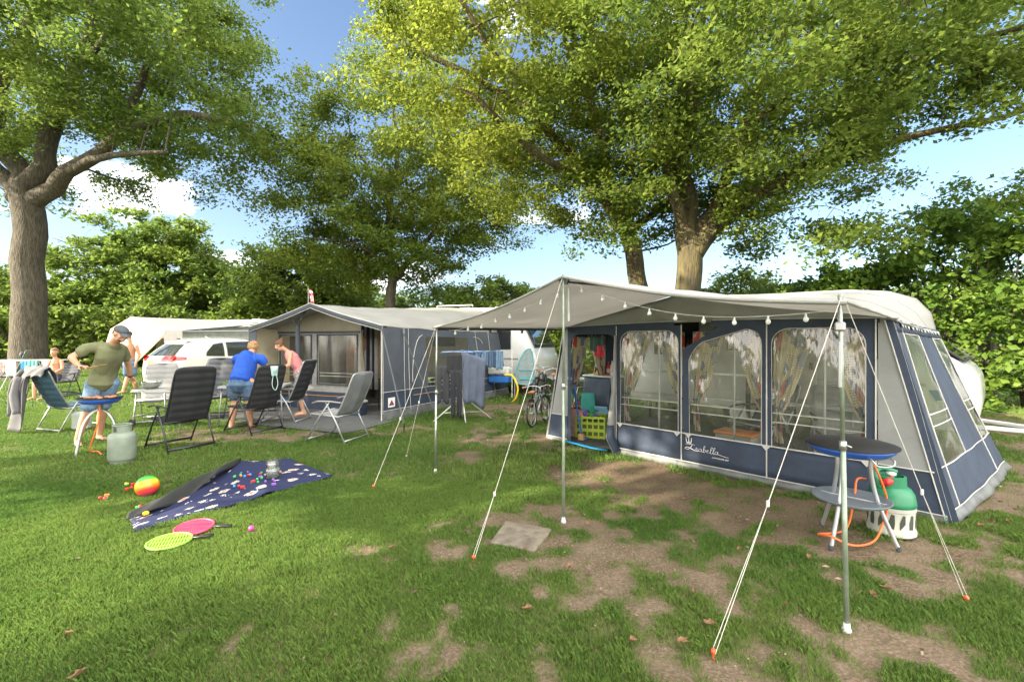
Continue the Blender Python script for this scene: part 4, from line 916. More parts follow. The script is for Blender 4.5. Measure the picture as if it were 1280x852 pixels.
ol = MB(); ol.box((-2.35, YW - .008, .33), (2.5, .006, .012)); ol.build('orange_line', MC['orange_line'], T2)
cp_ = MB(); cp_.tube([(-2.43, .18, 0), (-2.43, .12, 1.95)], .05, n=8); cp_.build('porch_post', slate, T2)
for s_ in (-1, 1):
    m = MB(); m.add([(-2.43, .11, 1.90), (-2.43 + s_ * .05, .11, 1.96), (-2.0 + (s_ < 0) * -.62, -.02, 2.28), (-2.12 + (s_ < 0) * -.50, -.02, 2.30)], [(0, 1, 2, 3)]); m.build('brace', slate, T2, solid=.02)
dp = MB(); dp.grid(lambda u, v: (-1.08 + .10 * u - .04 * math.sin(v * 5), YW + .0 + .05 * math.sin(u * 5 + v * 6), lerp(1.85, .1, v)), 6, 12); dp.build('door_flap', cream, T2, smooth=True, solid=.004)
it = thing('dark_backing', 'brown grey cloth added to darken the view through the second tent windows', 'backing cloth', T2o, T2a)  # added dark cloth so the interior looks dim through the windows
q = MB(); q.grid(lambda u, v: (lerp(-3.55, -1.9, u), 2.6 + .03 * math.sin(u * 22), lerp(.02, 1.8, v)), 40, 4); q.grid(lambda u, v: (-3.55 + .02 * math.sin(u * 15), lerp(.9, 2.6, u), lerp(.02, 1.8, v)), 16, 4); q.build('cloth', mat('brown_grey_cloth', (.13, .11, .09), .9, bump=.4, bscale=12, dist=.01), it, smooth=True)
# striped curtain, dark caravan side beyond
t = thing('strip_curtain', 'navy and beige striped curtain hanging in the second tent doorway', 'curtain'); t.matrix_world = M2 @ Matrix.Translation((-2.75, 2.0, 0))
mats_ = [mat('beige_cloth', (.40, .30, .19), .85), mat('navy_cloth', (.03, .04, .08), .85), mat('pale_cloth', (.55, .54, .52), .85)]
for k in range(16):
    q = MB(); x = k * .085; q.grid(lambda u, v: (x + .08 * u, .02 * math.sin((k + u) * 2.2), lerp(2.05, .35, v)), 4, 2); q.build('strip', mats_[0] if k in (0, 1, 2, 12, 13, 14) else mats_[1 + k % 2], t, smooth=True, solid=.006)
m = MB(); m.grid(lambda u, v: (lerp(-4.1, .3, u), lerp(-1.35, 5, v), .010 + .006 * math.sin(u * 22) * math.sin(v * 17)), 30, 30)
o = m.build('groundsheet', MC['groundsheet_grey'], None, smooth=True); o.matrix_world = M2; tag(o, 'dark grey groundsheet spread under the porch of the second tent', 'groundsheet')
# storm straps
def strap(label, a, b, r=.016):
    a = Vector(a); b = Vector(b); t = thing('storm_strap', label, 'strap', tuple(b)); q = MB(); q.tube([a - b, Vector((0, 0, .14))], r, n=6, flat=.25); q.build('webbing', mat('dark_webbing', (.07, .075, .08), .8), t)
    q = MB(); q.tube([(0, 0, .16), (.0, 0, -.06)], .012, n=6); q.build('spring', blackpl, t); q = MB(); q.tube([(0, 0, .02), (.03, .01, -.06)], .008, n=5); q.build('peg', steel, t)
strap('dark storm strap running down to a peg right of the badge', W2(.05, -.1, 1.88), G(505, 540))
strap('dark storm strap crossing the side wall of the second tent', W2(.1, .5, 1.86), G(545, 526))
# red and white flag on the ridge
FG = thing('flag', 'small red and white flag on the peak of the second tent', 'flag', tuple(W2(-1.9, -.08, 2.40))); q = MB(); q.tube([(0, 0, -.02), (0, 0, .34)], .006, n=6); q.build('staff', whitemet, FG)
q = MB(); q.grid(lambda u, v: (.02 + .09 * u + .03 * v, .03 * math.sin(u * 5), .32 - .27 * v - .06 * u), 6, 8); q.cur = 0
fo = q.build('cloth', nodes_mat('flag_cloth', lambda n: (lambda c, k, b: (n.links.new(c.outputs['Object'], k.inputs[0]), setattr(k.inputs['Scale'], 'default_value', 17), setattr(k.inputs[1], 'default_value', (.7, .03, .04, 1)), setattr(k.inputs[2], 'default_value', (.8, .8, .8, 1)), n.links.new(k.outputs[0], b.inputs[0])))(n.nodes.new('ShaderNodeTexCoord'), n.nodes.new('ShaderNodeTexChecker'), n.nodes['Principled BSDF'])), FG, smooth=True, solid=.003)
c2, np2, L_, w_, b_, h_ = caravan('white caravan behind the second tent with a pale blue open window flap', M2, -4.4, 1.55, D2 + .05, 2.2, 2.62, nose=.75, hatch=(.52, .74))
q = MB(); q.tube([(L_ * .40, .3, h_ + .07), (L_ * .40, .3, h_ + .12), (L_ * .62, .3, h_ + .12), (L_ * .62, .3, h_ + .07)], .018, n=6); q.build('roof_rail', whitemet, c2)
q = MB(); a = np2(.80, .25, .05); b = np2(.80, w_ - .25, .05); q.add([a, b, (b[0] + .62, b[1], b[2] + .02), (a[0] + .62, a[1], a[2] + .02)], [(0, 1, 2, 3)]); q.build('window_flap', mat('blue_acrylic', (.25, .45, .62), .2, transl=.5), c2, solid=.012)
# ============================================================ third tent at the far left, white caravan behind the car
T3 = thing('awning_tent', 'cream and grey awning tent with sagging open sides behind the white car', 'tent')
def pw(px, py, d): return P(px, py, d)
def patch(nm, c, m, sag=0, par=T3, n=10, solid=.004):
    q = MB(); a, b, e, f_ = [Vector(k) for k in c]
    q.grid(lambda u, v: a.lerp(b, u).lerp(f_.lerp(e, u), v) + Vector((0, 0, -sag * math.sin(math.pi * u) * math.sin(math.pi * v) - sag * .6 * math.sin(math.pi * u) * v * 0)), n, n); return q.build(nm, m, par, smooth=True, solid=solid)
pk = pw(163, 396, 17); fl_ = pw(212, 413, 15.6); bl = pw(128, 414, 17.5)
patch('front_sheet', [pk, fl_, pw(172, 452, 16.2), pw(134, 440, 17.4)], cream, .15)
patch('side_sheet', [pw(138, 411, 18.0), pk, pw(134, 440, 17.4), pw(132, 430, 17.9)], cream, .05)
patch('roof', [pk, pw(320, 402, 21), pw(330, 404, 17.5), pw(214, 414, 15.6)], mat('roof_pale', (.36, .38, .37), .7, transl=.2), .22)
patch('back_wall', [pw(222, 414, 16), pw(345, 405, 18.5), pw(345, 480, 18.5), pw(222, 480, 16.4)], mat('grey_green_canvas', (.30, .33, .31), .8), 0)
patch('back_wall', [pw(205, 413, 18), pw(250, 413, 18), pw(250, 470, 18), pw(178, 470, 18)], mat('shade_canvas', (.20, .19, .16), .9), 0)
q = MB()
for a, b in ((fl_, pw(212, 500, 15.6)), (pk, pw(163, 470, 17)), (pw(222, 414, 15.8), pw(330, 413, 17.5))): q.tube([a, b], .02, n=6)
q.build('frame', alu, T3)
q = MB(); q.grid(lambda u, v: pw(lerp(205, 228, u), lerp(412, 428 + 6 * math.sin(u * 6), v), 15.5), 8, 3); q.build('valance', mat('rolled_grey', (.16, .16, .16), .8), T3, smooth=True)
MM3 = Matrix.Translation(pw(210, 426, 20) - Vector((0, 0, H))) @ Matrix.Rotation(R(-8), 4, 'Z')
caravan('white caravan with a roof hatch beyond the white car', MM3, .5, 5.6, 1.0, 2.2, 2.55, nose=.6, hatch=(.45,))
T3g = None
# ============================================================ camping chairs
def make_chair(label, cx, cy, fdir, fab, frame, seatm=None, bh=1.16, pad=.035, mesh=False, cat='chair', armm=None, w=.56, wave=.006, lean=.30, group=None):
    ang = math.atan2(fdir[1], fdir[0]) - math.pi / 2
    t = thing('camping_chair', label, cat, (cx, cy, 0), ang, group); hw = w / 2; am = armm or blackpl
    def bk(s): return Vector((0, -.20 - lean * s - .02 * math.sin(math.pi * s), .43 + (bh - .43) * s))
    q = MB()
    def bf(u, v):
        p = bk(v); e = 1 - abs(u - .5) * 2; rr = 1 if v < .86 else math.sqrt(max(.0, 1 - ((v - .86) / .14) ** 2)) * .22 + .78
        x = (u - .5) * (w - .03) * rr; p = p + Vector((x, -.05 * e * e + .0, 0)); p.y += wave * math.sin(v * 44) * (0 if mesh else 1); return p
    q.grid(bf, 12, 40 if not mesh else 16); q.build('backrest', fab, t, smooth=True, solid=pad if not mesh else .005)
    q = MB(); q.grid(lambda u, v: ((u - .5) * (w - .04), lerp(-.20, .27, v), .43 + .03 * v - .03 * math.sin(math.pi * u) + wave * .7 * math.sin(v * 30)), 10, 16); q.build('seat', seatm or fab, t, smooth=True, solid=pad if not mesh else .006)
    q = MB(); pts = [bk(0) + Vector((-hw, 0, 0)), bk(.5) + Vector((-hw, 0, 0)), bk(.88) + Vector((-hw + .01, 0, 0)), bk(.98) + Vector((-hw + .06, 0, 0)), bk(1.0) + Vector((0, 0, 0)), bk(.98) + Vector((hw - .06, 0, 0)), bk(.88) + Vector((hw - .01, 0, 0)), bk(.5) + Vector((hw, 0, 0)), bk(0) + Vector((hw, 0, 0))]
    q.tube(spline(pts, 3), .012, n=8, closed=True); q.build('back_frame', frame, t, smooth=True)
    q = MB(); q.tube([(-hw, -.22, .42), (-hw, .28, .45), (hw, .28, .45), (hw, -.22, .42)], .012, n=8, closed=True); q.build('seat_frame', frame, t, smooth=True)
    for s in (-1, 1):
        q = MB(); q.tube([(s * (hw + .025), -.08, .64), (s * (hw + .025), .10, .40), (s * (hw + .03), .36, 0)], .0125, n=8); q.build('leg', frame, t, smooth=True)
        q = MB(); q.tube([(s * (hw + .025), -.02, .64), (s * (hw + .025), -.20, .36), (s * (hw + .03), -.38, 0)], .0125, n=8); q.build('leg', frame, t, smooth=True)
        q = MB(); q.tube([(s * (hw + .02), -.30, .645), (s * (hw + .03), -.10, .66), (s * (hw + .03), .12, .655), (s * (hw + .025), .23, .625)], [(.018, .010), (.026, .013), (.028, .013), (.02, .01)], n=8); q.build('armrest', am, t, smooth=True)
    for y in (.335, -.355):
        q = MB(); q.tube([(-hw - .03, y, .05), (hw + .03, y, .05)], .012 if frame is not darkmet else .018, n=8); q.build('crossbar', frame, t, smooth=True)
    return t, bk
blueseat = mat('blue_grey_fabric', (.10, .17, .24), .85, bump=.3, bscale=120)
slatefab = mat('slate_fabric', (.06, .065, .075), .85, bump=.4, bscale=120)
meshgrey = mat('grey_mesh_fabric', (.20, .21, .22), .8, transl=.2)
lgrey = mat('light_grey_fabric', (.26, .26, .25), .85)
teal = mat('petrol_blue_fabric', (.035, .085, .13), .85, bump=.4, bscale=100)
ch1, bk1 = make_chair('black high back camping chair nearest the grey gas bottle, seen from behind', -5.02, 6.88, (-.86, .5), blackfab, darkmet, bh=1.22)
ch2, bk2 = make_chair('black camping chair with a pale face mask hanging from its back', -4.62, 8.14, (-.9, .41), blackfab, darkmet, bh=1.18)
ch3, _ = make_chair('black backed camping chair on silver legs beside the woman in pink', -4.52, 9.1, (-1, .05), blackfab, alu, blueseat, bh=1.22)
ch4, _ = make_chair('light grey mesh folding chair standing alone on the lawn', -2.84, 7.4, (-.95, .28), meshgrey, alu, lgrey, bh=1.10, mesh=True, armm=lgrey)
ch5, bk5 = make_chair('petrol blue camping chair with a grey hooded jacket over its back', -8.0, 8.3, (.30, .95), teal, alu, bh=1.12, armm=darkmet)
ch6, _ = make_chair('light grey camping chair behind the table with the salad bowl', -7.1, 9.1, (.45, -.9), lgrey, alu, bh=1.13, pad=.05)
ch7, _ = make_chair('dark slate camping chair left of the woman in blue', -6.25, 9.5, (.25, -.97), slatefab, darkmet, bh=1.22, pad=.05)
ch8, bk8 = make_chair('grey reclining chair with a head cushion by the old oak', -16.7, 15.0, (-.75, -.65), mat('sage_grey_fabric', (.16, .18, .17), .85), darkmet, bh=1.3)
q = MB(); q.ball((0, 0, 0), (.24, .07, .10), 14, 8); o = q.build('cushion', slatefab, ch8, smooth=True); o.location = bk8(.82) + Vector((0, .07, 0))
ch9, _ = make_chair('low dark chair carrying the sitting bare shouldered child', -13.0, 13.1, (.3, -.95), slatefab, darkmet, bh=.95)
# hooded jacket draped over chair 5
JK = thing('hooded_jacket', 'grey hooded jacket thrown over the back of the petrol blue chair', 'jacket', ch5.location, ch5.rotation_euler.z)
fleece = mat('grey_fleece', (.14, .14, .15), .95, bump=.5, bscale=60)
def jk(u, v):
    top = bk5(1.0) + Vector((0, 0, .03)); x = (u - .5) * .66; a = (v - .28) * 1.25
    if a < 0: y = top.y + .05 - a * .05 + .06; z = top.z + a * .75
    else:
        y = top.y - .06 - .10 * a; z = top.z - a * (.16 + 1.05 * sm((.50 - u) * 4))
    r = math.exp(-(a * 9) ** 2) ; z += .02 * r; y = lerp(y, top.y, r)
    return (x - .16 * sm((.4 - u) * 2.5) * max(0, a), y + .025 * math.sin(u * 17 + v * 4) * min(1, abs(a) * 3), z + .015 * math.sin(u * 23))
q = MB(); q.grid(jk, 28, 26); q.build('body_cloth', fleece, JK, smooth=True, solid=.014)
q = MB(); p0 = bk5(.95); q.tube(spline([(-.34, p0.y - .05, p0.z), (-.46, p0.y - .12, p0.z - .22), (-.52, p0.y - .10, p0.z - .5), (-.50, p0.y - .12, p0.z - .78)], 4), [(.05, .03)] * 6 + [(.075, .035)] * 7, n=10); q.build('sleeve', fleece, JK, smooth=True)
q = MB(); q.tube(spline([(-.22, p0.y - .16, p0.z - .1), (-.25, p0.y - .20, p0.z - .4), (-.20, p0.y - .18, p0.z - .72)], 4), [.05] * 4 + [.06] * 5, n=10); q.build('sleeve', fleece, JK, smooth=True)
q = MB(); q.tube([(-.05, p0.y - .11, p0.z - .2), (-.06, p0.y - .13, p0.z - .38)], .004, n=5); q.build('drawstring', piping, JK)
# face mask on chair 2
MK = thing('face_mask', 'pale mint face mask hanging on the back of a black chair', 'mask', ch2.location, ch2.rotation_euler.z); mm_ = mat('mint_cloth', (.42, .60, .56), .8); p0 = bk2(.90)
q = MB(); q.grid(lambda u, v: ((u - .5) * .16 * (1 - .3 * v), p0.y - .06 - .05 * math.sin(math.pi * u) * math.sin(math.pi * min(1, v + .2)), p0.z + .06 - .17 * v), 10, 8); q.build('cloth', mm_, MK, smooth=True, solid=.004)
q = MB(); q.tube(spline([(-.03, p0.y - .07, p0.z - .1), (-.06, p0.y - .08, p0.z - .26), (0, p0.y - .08, p0.z - .36), (.05, p0.y - .08, p0.z - .25), (.03, p0.y - .07, p0.z - .1)], 5), .006, n=5); q.build('ear_loop', mm_, MK, smooth=True)
# ============================================================ tables
def table(label, cx, cy, rz, lx, ly, h=.73, top=None):
    t = thing('camping_table', label, 'table', (cx, cy, 0), rz); q = MB(); q.box((0, 0, h), (lx, ly, .025), bev=.008); q.build('tabletop', top or mat('pale_table_top', (.36, .37, .36), .45), t, bev=.004)
    q = MB(); q.tube([(-lx / 2, -ly / 2, h - .02), (lx / 2, -ly / 2, h - .02), (lx / 2, ly / 2, h - .02), (-lx / 2, ly / 2, h - .02)], .014, n=6, closed=True); q.build('frame', alu, t)
    for sx in (-1, 1):
        for sy in (-1, 1):
            q = MB(); q.tube([(sx * (lx / 2 - .06), sy * (ly / 2 - .05), h - .02), (sx * (lx / 2 - .02), sy * (ly / 2), 0)], .013, n=8); q.build('leg', alu, t, smooth=True)
        q = MB(); q.tube([(sx * (lx / 2 - .04), -ly / 2, .28), (sx * (lx / 2 - .04), ly / 2, .28)], .009, n=6); q.build('crossbar', alu, t, smooth=True)
    return t
TA = table('light camping table with a steel salad bowl, left of the black chair', -6.12, 8.2, R(-12), 1.05, .62)
TB = table('light camping table with food before the woman in blue', -5.05, 9.0, R(12), 1.15, .65)
for k in range(4):
    q = MB(); q.box((-.05, 0, .22 + k * .11), (.9, .10, .022)); q.build('slat', darkmet, TB)
def put(o, M): o.matrix_world = M; return o
def TBL(t, x, y, z=.743):
    return Matrix.Translation(t.location) @ Matrix.Rotation(t.rotation_euler.z, 4, 'Z') @ Matrix.Translation((x, y, z))
steelb = mat('brushed_steel', (.40, .42, .36), .25, .9)
bw = thing('bowl', 'brushed steel salad bowl held by the man in the cap', 'bowl'); put(bw, TBL(TA, -.36, -.10)); q = MB(); q.lathe([(.07, 0), (.11, .02), (.155, .075), (.17, .125), (.178, .128), (.165, .118), (.145, .07), (.09, .018), (0, .012)], n=28); q.build('shell', steelb, bw, smooth=True)
q = MB(); rs = np.random.default_rng(2)
for k in range(22): a = rs.random() * 6.3; r_ = rs.random() * .11; q.ball((r_ * math.cos(a), r_ * math.sin(a), .075 + rs.random() * .03), (.03, .02, .012), 6, 4, Matrix.Rotation(a, 3, 'X'))
q.build('salad', mat('salad', (.12, .20, .04), .6, col2=(.35, .25, .06), scale=20), bw, smooth=True)
def bottle(label, M, h, r, body, capm, cat='bottle', neck=.4):
    t = thing('bottle', label, cat); put(t, M); q = MB(); q.lathe([(r * .9, 0), (r, .01), (r, h * .62), (r * neck, h * .80), (r * neck, h * .88)], n=16); q.build('body', body, t, smooth=True)
    q = MB(); q.lathe([(r * neck * 1.15, h * .88), (r * neck * 1.15, h * .97), (r * neck * .6, h)], n=12); q.build('cap', capm, t, smooth=True)
    q = MB(); q.lathe([(r * 1.02, h * .2), (r * 1.02, h * .5)], n=16); q.build('label', mat('paper_label', (.6, .58, .5), .7), t, smooth=True); return t
redpl = mat('red_plastic', (.55, .03, .025), .35); bottle('red sauce bottle standing on the table behind the salad bowl', TBL(TA, .0, .05), .23, .04, redpl, blackpl)
bottle('white sauce bottle on the table behind the black chair', TBL(TA, .42, .14), .22, .036, whitepl, mat('green_cap', (.1, .35, .1), .4))
t = thing('tray', 'small wooden tray of bread on the light table', 'tray'); put(t, TBL(TA, .25, -.1)); q = MB(); q.box((0, 0, .012), (.30, .2, .02), bev=.006); q.build('board', mat('pale_wood', (.40, .26, .14), .6), t); q = MB(); q.ball((-.04, 0, .05), (.09, .05, .035), 12, 6); q.build('bread', mat('bread_crust', (.42, .24, .10), .8), t, smooth=True)
t = thing('plate', 'white plate of sliced food on the table before the woman in blue', 'plate'); put(t, TBL(TB, .0, -.05)); q = MB(); q.lathe([(.07, 0), (.12, .012), (.14, .022), (.12, .018), (0, .008)], n=24); q.build('dish', whitepl, t, smooth=True)
q = MB(); q.ball((0, .0, .03), (.07, .05, .02), 10, 5); q.build('food', mat('melon', (.50, .28, .10), .6), t, smooth=True)
t = thing('lettuce', 'heap of green lettuce on the table left of the woman in blue', 'vegetable'); put(t, TBL(TB, -.42, .0)); co_, fc_ = leaves(rs.normal(0, 1, (160, 3)) * (.07, .05, .018) + (0, 0, .035), .06, rs, .2); ti = rs.random(160); o = np_mesh('leaf_heap', co_, fc_, leafmat('lettuce', (.16, .30, .04), (.35, .5, .1)), {'tint': np.concatenate([ti, ti])}, dom='FACE'); o.parent = t
# ============================================================ griddles and gas bottles
griddle = mat('griddle_enamel', (.012, .012, .013), .5); bluepan = mat('blue_enamel', (.015, .09, .42), .35, coat=.3)
def dish(t, z, r, lid=True):
    q = MB(); q.lathe([(r * .55, z - .075), (r * .80, z - .062), (r * .96, z - .02), (r * .97, z)], n=36); q.build('pan', bluepan, t, smooth=True)
    q = MB(); q.lathe([(r * .97, z), (r * 1.03, z + .004), (r * 1.03, z + .014), (r * .98, z + .020)] + ([(r * .8, z + .034), (r * .4, z + .046), (0, z + .048)] if lid else [(r * .95, z + .008), (0, z + .004)]), n=36); q.build('plate', griddle, t, smooth='auto')
# left griddle on a bowed tripod
GL = thing('camping_griddle', 'round griddle with cooking meat on curved legs in front of the man', 'griddle', (-5.88, 6.50, 0)); dish(GL, .78, .25, False)
q = MB(); q.lathe([(.03, .60), (.035, .70), (.10, .715)], n=14); q.build('hub', steel, GL, smooth=True)
for k, (a, mm) in enumerate(((R(-118), whitemet), (R(-160), mat('sage_metal', (.22, .27, .20), .4, .3)), (R(5), steel))):
    c, s_ = math.cos(a), math.sin(a); q = MB(); q.tube(spline([(0, 0, .62), (c * .10, s_ * .10, .58), (c * .20, s_ * .20, .40), (c * .27, s_ * .27, 0)], 4), [(.022, .014)] * 13, n=8); q.build('leg', mm, GL, smooth=True)
orange = mat('orange_hose', (.72, .16, .04), .5)
q = MB(); q.tube(spline([(.02, -.03, .70), (.03, -.05, .50), (-.02, -.08, .25), (-.09, -.06, .06), (-.02, -.02, .03), (.15, -.15, .02)], 6), .010, n=8); q.build('hose', orange, GL, smooth=True)
meat = mat('cooked_meat', (.30, .12, .06), .55, col2=(.48, .22, .10), scale=30)
for i, (x, y, r_) in enumerate([(-.12, -.06, .055), (-.03, -.05, .05), (-.08, .05, .05), (.10, .02, .06), (.16, .0, .045), (.08, -.09, .05), (.12, .09, .04)]):
    o = MB().ball((0, 0, 0), (r_, r_ * .7, .018), 10, 6).build('meat_piece', meat, None, smooth=True); o.location = (-5.88 + x, 6.5 + y, .80); o.rotation_euler = (0, 0, i * 1.1); tag(o, 'browned meat piece frying on the left griddle', 'food', 'meat on the griddle')
# smoke
def smoke_nodes(n):
    n.nodes.clear(); o = n.nodes.new('ShaderNodeOutputMaterial'); v = n.nodes.new('ShaderNodeVolumePrincipled'); v.inputs['Color'].default_value = (.9, .9, .9, 1)
    c = n.nodes.new('ShaderNodeTexCoord'); z = n.nodes.new('ShaderNodeTexNoise'); z.inputs['Scale'].default_value = 6; n.links.new(c.outputs['Object'], z.inputs[0]); m = n.nodes.new('ShaderNodeMapRange'); m.inputs[1].default_value = .45; m.inputs[2].default_value = .75; m.inputs[4].default_value = 1.1
    n.links.new(z.outputs[0], m.inputs[0]); n.links.new(m.outputs[0], v.inputs['Density']); n.links.new(v.outputs[0], o.inputs['Volume'])
# right griddle
GR = thing('camping_griddle', 'blue rimmed griddle with a black lid on silver legs beside the near pole', 'griddle', (2.72, 3.66, 0), 0); dish(GR, .765, .305, True)
for (a, sp) in ((R(-150), 1), (R(-35), 1), (R(95), 1)):
    c, s_ = math.cos(a), math.sin(a); q = MB(); q.tube(spline([(c * .14, s_ * .14, .70), (c * .13, s_ * .13, .58), (c * .17, s_ * .17, .35), (c * .26, s_ * .26, .10), (c * .30, s_ * .30, 0)], 4), .0155, n=10); lo = q.build('leg', alu, GR, smooth=True)
    q = MB(); q.lathe([(.019, 0), (.019, .03)], (c * .30, s_ * .30, -.004), 10); q.build('foot_cap', slatefab, lo)
q = MB(); q.lathe([(.05, .325), (.24, .335), (.262, .352), (.27, .350), (.245, .325), (.05, .315)], n=32); q.build('shelf', mat('grey_shelf_plastic', (.13, .16, .19), .4), GR, smooth=True)
q = MB(); q.tube([(-.19, -.14, .33), (.1, .22, .33)], .006, n=6); q.tube([(.19, -.14, .33), (-.1, .2, .33)], .006, n=6); q.build('wire_brace', whitemet, GR)
q = MB(); q.tube(spline([(-.07, -.275, .735), (-.08, -.33, .72), (-.05, -.345, .685), (.05, -.345, .685), (.08, -.33, .72), (.07, -.275, .735)], 4), .006, n=6); q.build('handle', steel, GR, smooth=True)
q = MB(); q.tube(spline([(.10, -.05, .70), (.19, -.06, .52), (.28, -.02, .30), (.27, .02, .10), (.10, -.10, .03), (-.12, -.18, .04), (-.27, -.16, .10), (-.22, .05, .03), (.05, .12, .04), (.12, .12, .30), (.22, .22, .42), (.36, .30, .40)], 7), .0085, n=8); q.build('hose', orange, GR, smooth=True)
# green and white gas bottle
gp = mat('green_plastic', (.02, .19, .09), .4); GB = thing('gas_bottle', 'green and white plastic gas bottle right of the blue griddle', 'gas bottle', (3.19, 3.83, 0))
q = MB(); q.lathe([(.155, 0), (.165, .01), (.165, .04), (.158, .05), (.158, .20), (.163, .205), (.163, .235), (.15, .24)], n=32); lo = q.build('base', mat('offwhite_plastic', (.42, .44, .38), .5), GB, smooth='auto')
for k in range(14):
    a = k * math.tau / 14; q = MB(); r_ = .161; s_ = 1 if k % 2 else -1
    pts = [(a - .12, .075), (a + .0 + .1 * s_, .07), (a + .13, .12), (a + .12, .185), (a - .02 * s_, .19), (a - .12, .13)]; q.poly([(r_ * math.cos(u), r_ * math.sin(u), z) for u, z in pts]); q.build('opening', mat('dark_gap', (.05, .06, .04), .8), lo)
q = MB(); q.lathe([(.162, .235), (.168, .25), (.166, .27), (.155, .33), (.13, .375), (.10, .395)], n=32); q.build('shell', gp, GB, smooth=True)
q = MB(); q.lathe([(.105, .38), (.10, .47), (.085, .475), (.08, .40)], n=20); q.build('collar', gp, GB, smooth='auto')
q = MB(); q.tube(spline([(-.11, -.02, .37), (-.13, 0, .47), (-.11, .02, .50), (0, .10, .505), (.10, .06, .48)], 4), .02, n=8); q.build('handle', gp, GB, smooth=True)
q = MB(); q.lathe([(.02, 0), (.022, .05), (.035, .055), (.035, .075), (0, .08)], (0, 0, .42), 12); q.build('valve', whitepl, GB, smooth=True); q = MB(); q.tube([(-.03, -.05, .45), (-.12, -.08, .43)], .03, n=10); q.build('regulator', redpl, GB, smooth=True)
# grey gas bottle
gg = mat('sage_grey_paint', (.20, .24, .19), .45, var=.15); GG = thing('gas_bottle', 'sage grey steel gas bottle standing beside the left griddle hose', 'gas bottle', (-5.12, 5.98, 0)); q = MB()
q.lathe([(.10, .03), (.14, .045), (.152, .08), (.152, .34), (.142, .38), (.10, .41), (.05, .42)], n=28); q.build('shell', gg, GG, smooth=True)
q = MB(); q.lathe([(.125, 0), (.125, .05), (.118, .05), (.118, 0)], n=24); q.build('foot_ring', gg, GG); q = MB()
for k in range(22):
    if k in (5, 6, 7, 15, 16): continue
    a0, a1 = k * math.tau / 22, (k + 1) * math.tau / 22; q.add([(.098 * math.cos(a0), .098 * math.sin(a0), .40), (.098 * math.cos(a1), .098 * math.sin(a1), .40), (.098 * math.cos(a1), .098 * math.sin(a1), .50), (.098 * math.cos(a0), .098 * math.sin(a0), .50)], [(0, 1, 2, 3)])
q.tube([(.098 * math.cos(k * .3), .098 * math.sin(k * .3), .50) for k in range(21)], .008, n=6, closed=True); q.build('collar', gg, GG, solid=.006)
q = MB(); q.lathe([(.018, .41), (.018, .46), (.03, .465), (.03, .48), (0, .485)], n=10); q.build('valve', steel, GG, smooth=True)
# gauge on a stick beside table leg; jerry can; small stool
t = thing('spatula_holder', 'small dark lantern on a stick behind the grey gas bottle', 'lantern', tuple(G(165, 560))); q = MB(); q.tube([(0, 0, -.05), (0, 0, .34)], .008, n=6); q.build('stick', darkmet, t); q = MB(); q.box((0, 0, .38), (.09, .05, .10), bev=.015); q.build('lamp_head', blackpl, t)
t = thing('water_container', 'pale grey water container under the petrol blue chair', 'container', (-7.75, 8.2, 0), R(10)); q = MB(); q.box((0, 0, .17), (.26, .18, .34), bev=.04); q.build('body', mat('pale_grey_plastic', (.38, .42, .38), .5), t, bev=.01); q = MB(); q.tube([(-.1, 0, .33), (-.08, 0, .42), (.08, 0, .42), (.1, 0, .33)], .015, n=8); q.build('handle', mat('pale_grey_plastic'), t)
# ============================================================ blanket and toys
def blanket_nodes(n):
    lk = n.links.new; b = n.nodes['Principled BSDF']; b.inputs['Roughness'].default_value = .8; c = n.nodes.new('ShaderNodeTexCoord'); mp = n.nodes.new('ShaderNodeMapping'); mp.inputs['Scale'].default_value = (5.2, 8, 1); lk(c.outputs['UV'], mp.inputs[0])
    nz = n.nodes.new('ShaderNodeTexNoise'); nz.inputs['Scale'].default_value = 24; lk(c.outputs['UV'], nz.inputs[0]); ad = n.nodes.new('ShaderNodeMixRGB'); ad.blend_type = 'LINEAR_LIGHT'; ad.inputs[0].default_value = .22; lk(mp.outputs[0], ad.inputs[1]); lk(nz.outputs['Color'], ad.inputs[2])
    v = n.nodes.new('ShaderNodeTexVoronoi'); v.inputs['Scale'].default_value = 1; v.inputs['Randomness'].default_value = .75; lk(ad.outputs[0], v.inputs['Vector'])
    r = n.nodes.new('ShaderNodeValToRGB'); r.color_ramp.interpolation = 'CONSTANT'; e = r.color_ramp.elements; e[0].position = 0; e[0].color = (.62, .10, .06, 1); e[1].position = .14; e[1].color = (.60, .40, .30, 1)
    for p, q in ((.22, (.58, .55, .50)), (.34, (.012, .019, .068))): x = e.new(p); x.color = (*q, 1)
    lk(v.outputs['Distance'], r.inputs[0]); v2 = n.nodes.new('ShaderNodeTexVoronoi'); v2.feature = 'DISTANCE_TO_EDGE'; v2.inputs['Scale'].default_value = 16; lk(c.outputs['UV'], v2.inputs['Vector'])
    l = n.nodes.new('ShaderNodeMath'); l.operation = 'LESS_THAN'; l.inputs[1].default_value = .035; lk(v2.outputs['Distance'], l.inputs[0]); g_ = n.nodes.new('ShaderNodeMath'); g_.operation = 'GREATER_THAN'; g_.inputs[1].default_value = .25; lk(v.outputs['Distance'], g_.inputs[0]); m = n.nodes.new('ShaderNodeMath'); m.operation = 'MULTIPLY'; lk(l.outputs[0], m.inputs[0]); lk(g_.outputs[0], m.inputs[1])
    mm = n.nodes.new('ShaderNodeMixRGB'); lk(m.outputs[0], mm.inputs[0]); lk(r.outputs[0], mm.inputs[1]); mm.inputs[2].default_value = (.012, .015, .06, 1); lk(mm.outputs[0], b.inputs['Base Color'])
BL = thing('picnic_blanket', 'navy patterned picnic blanket with its black underside folded over, on the lawn', 'blanket')
A_, B_, C_, D_ = G(168, 666), G(416, 596), G(362, 574), G(300, 579); E_ = G(162, 648)
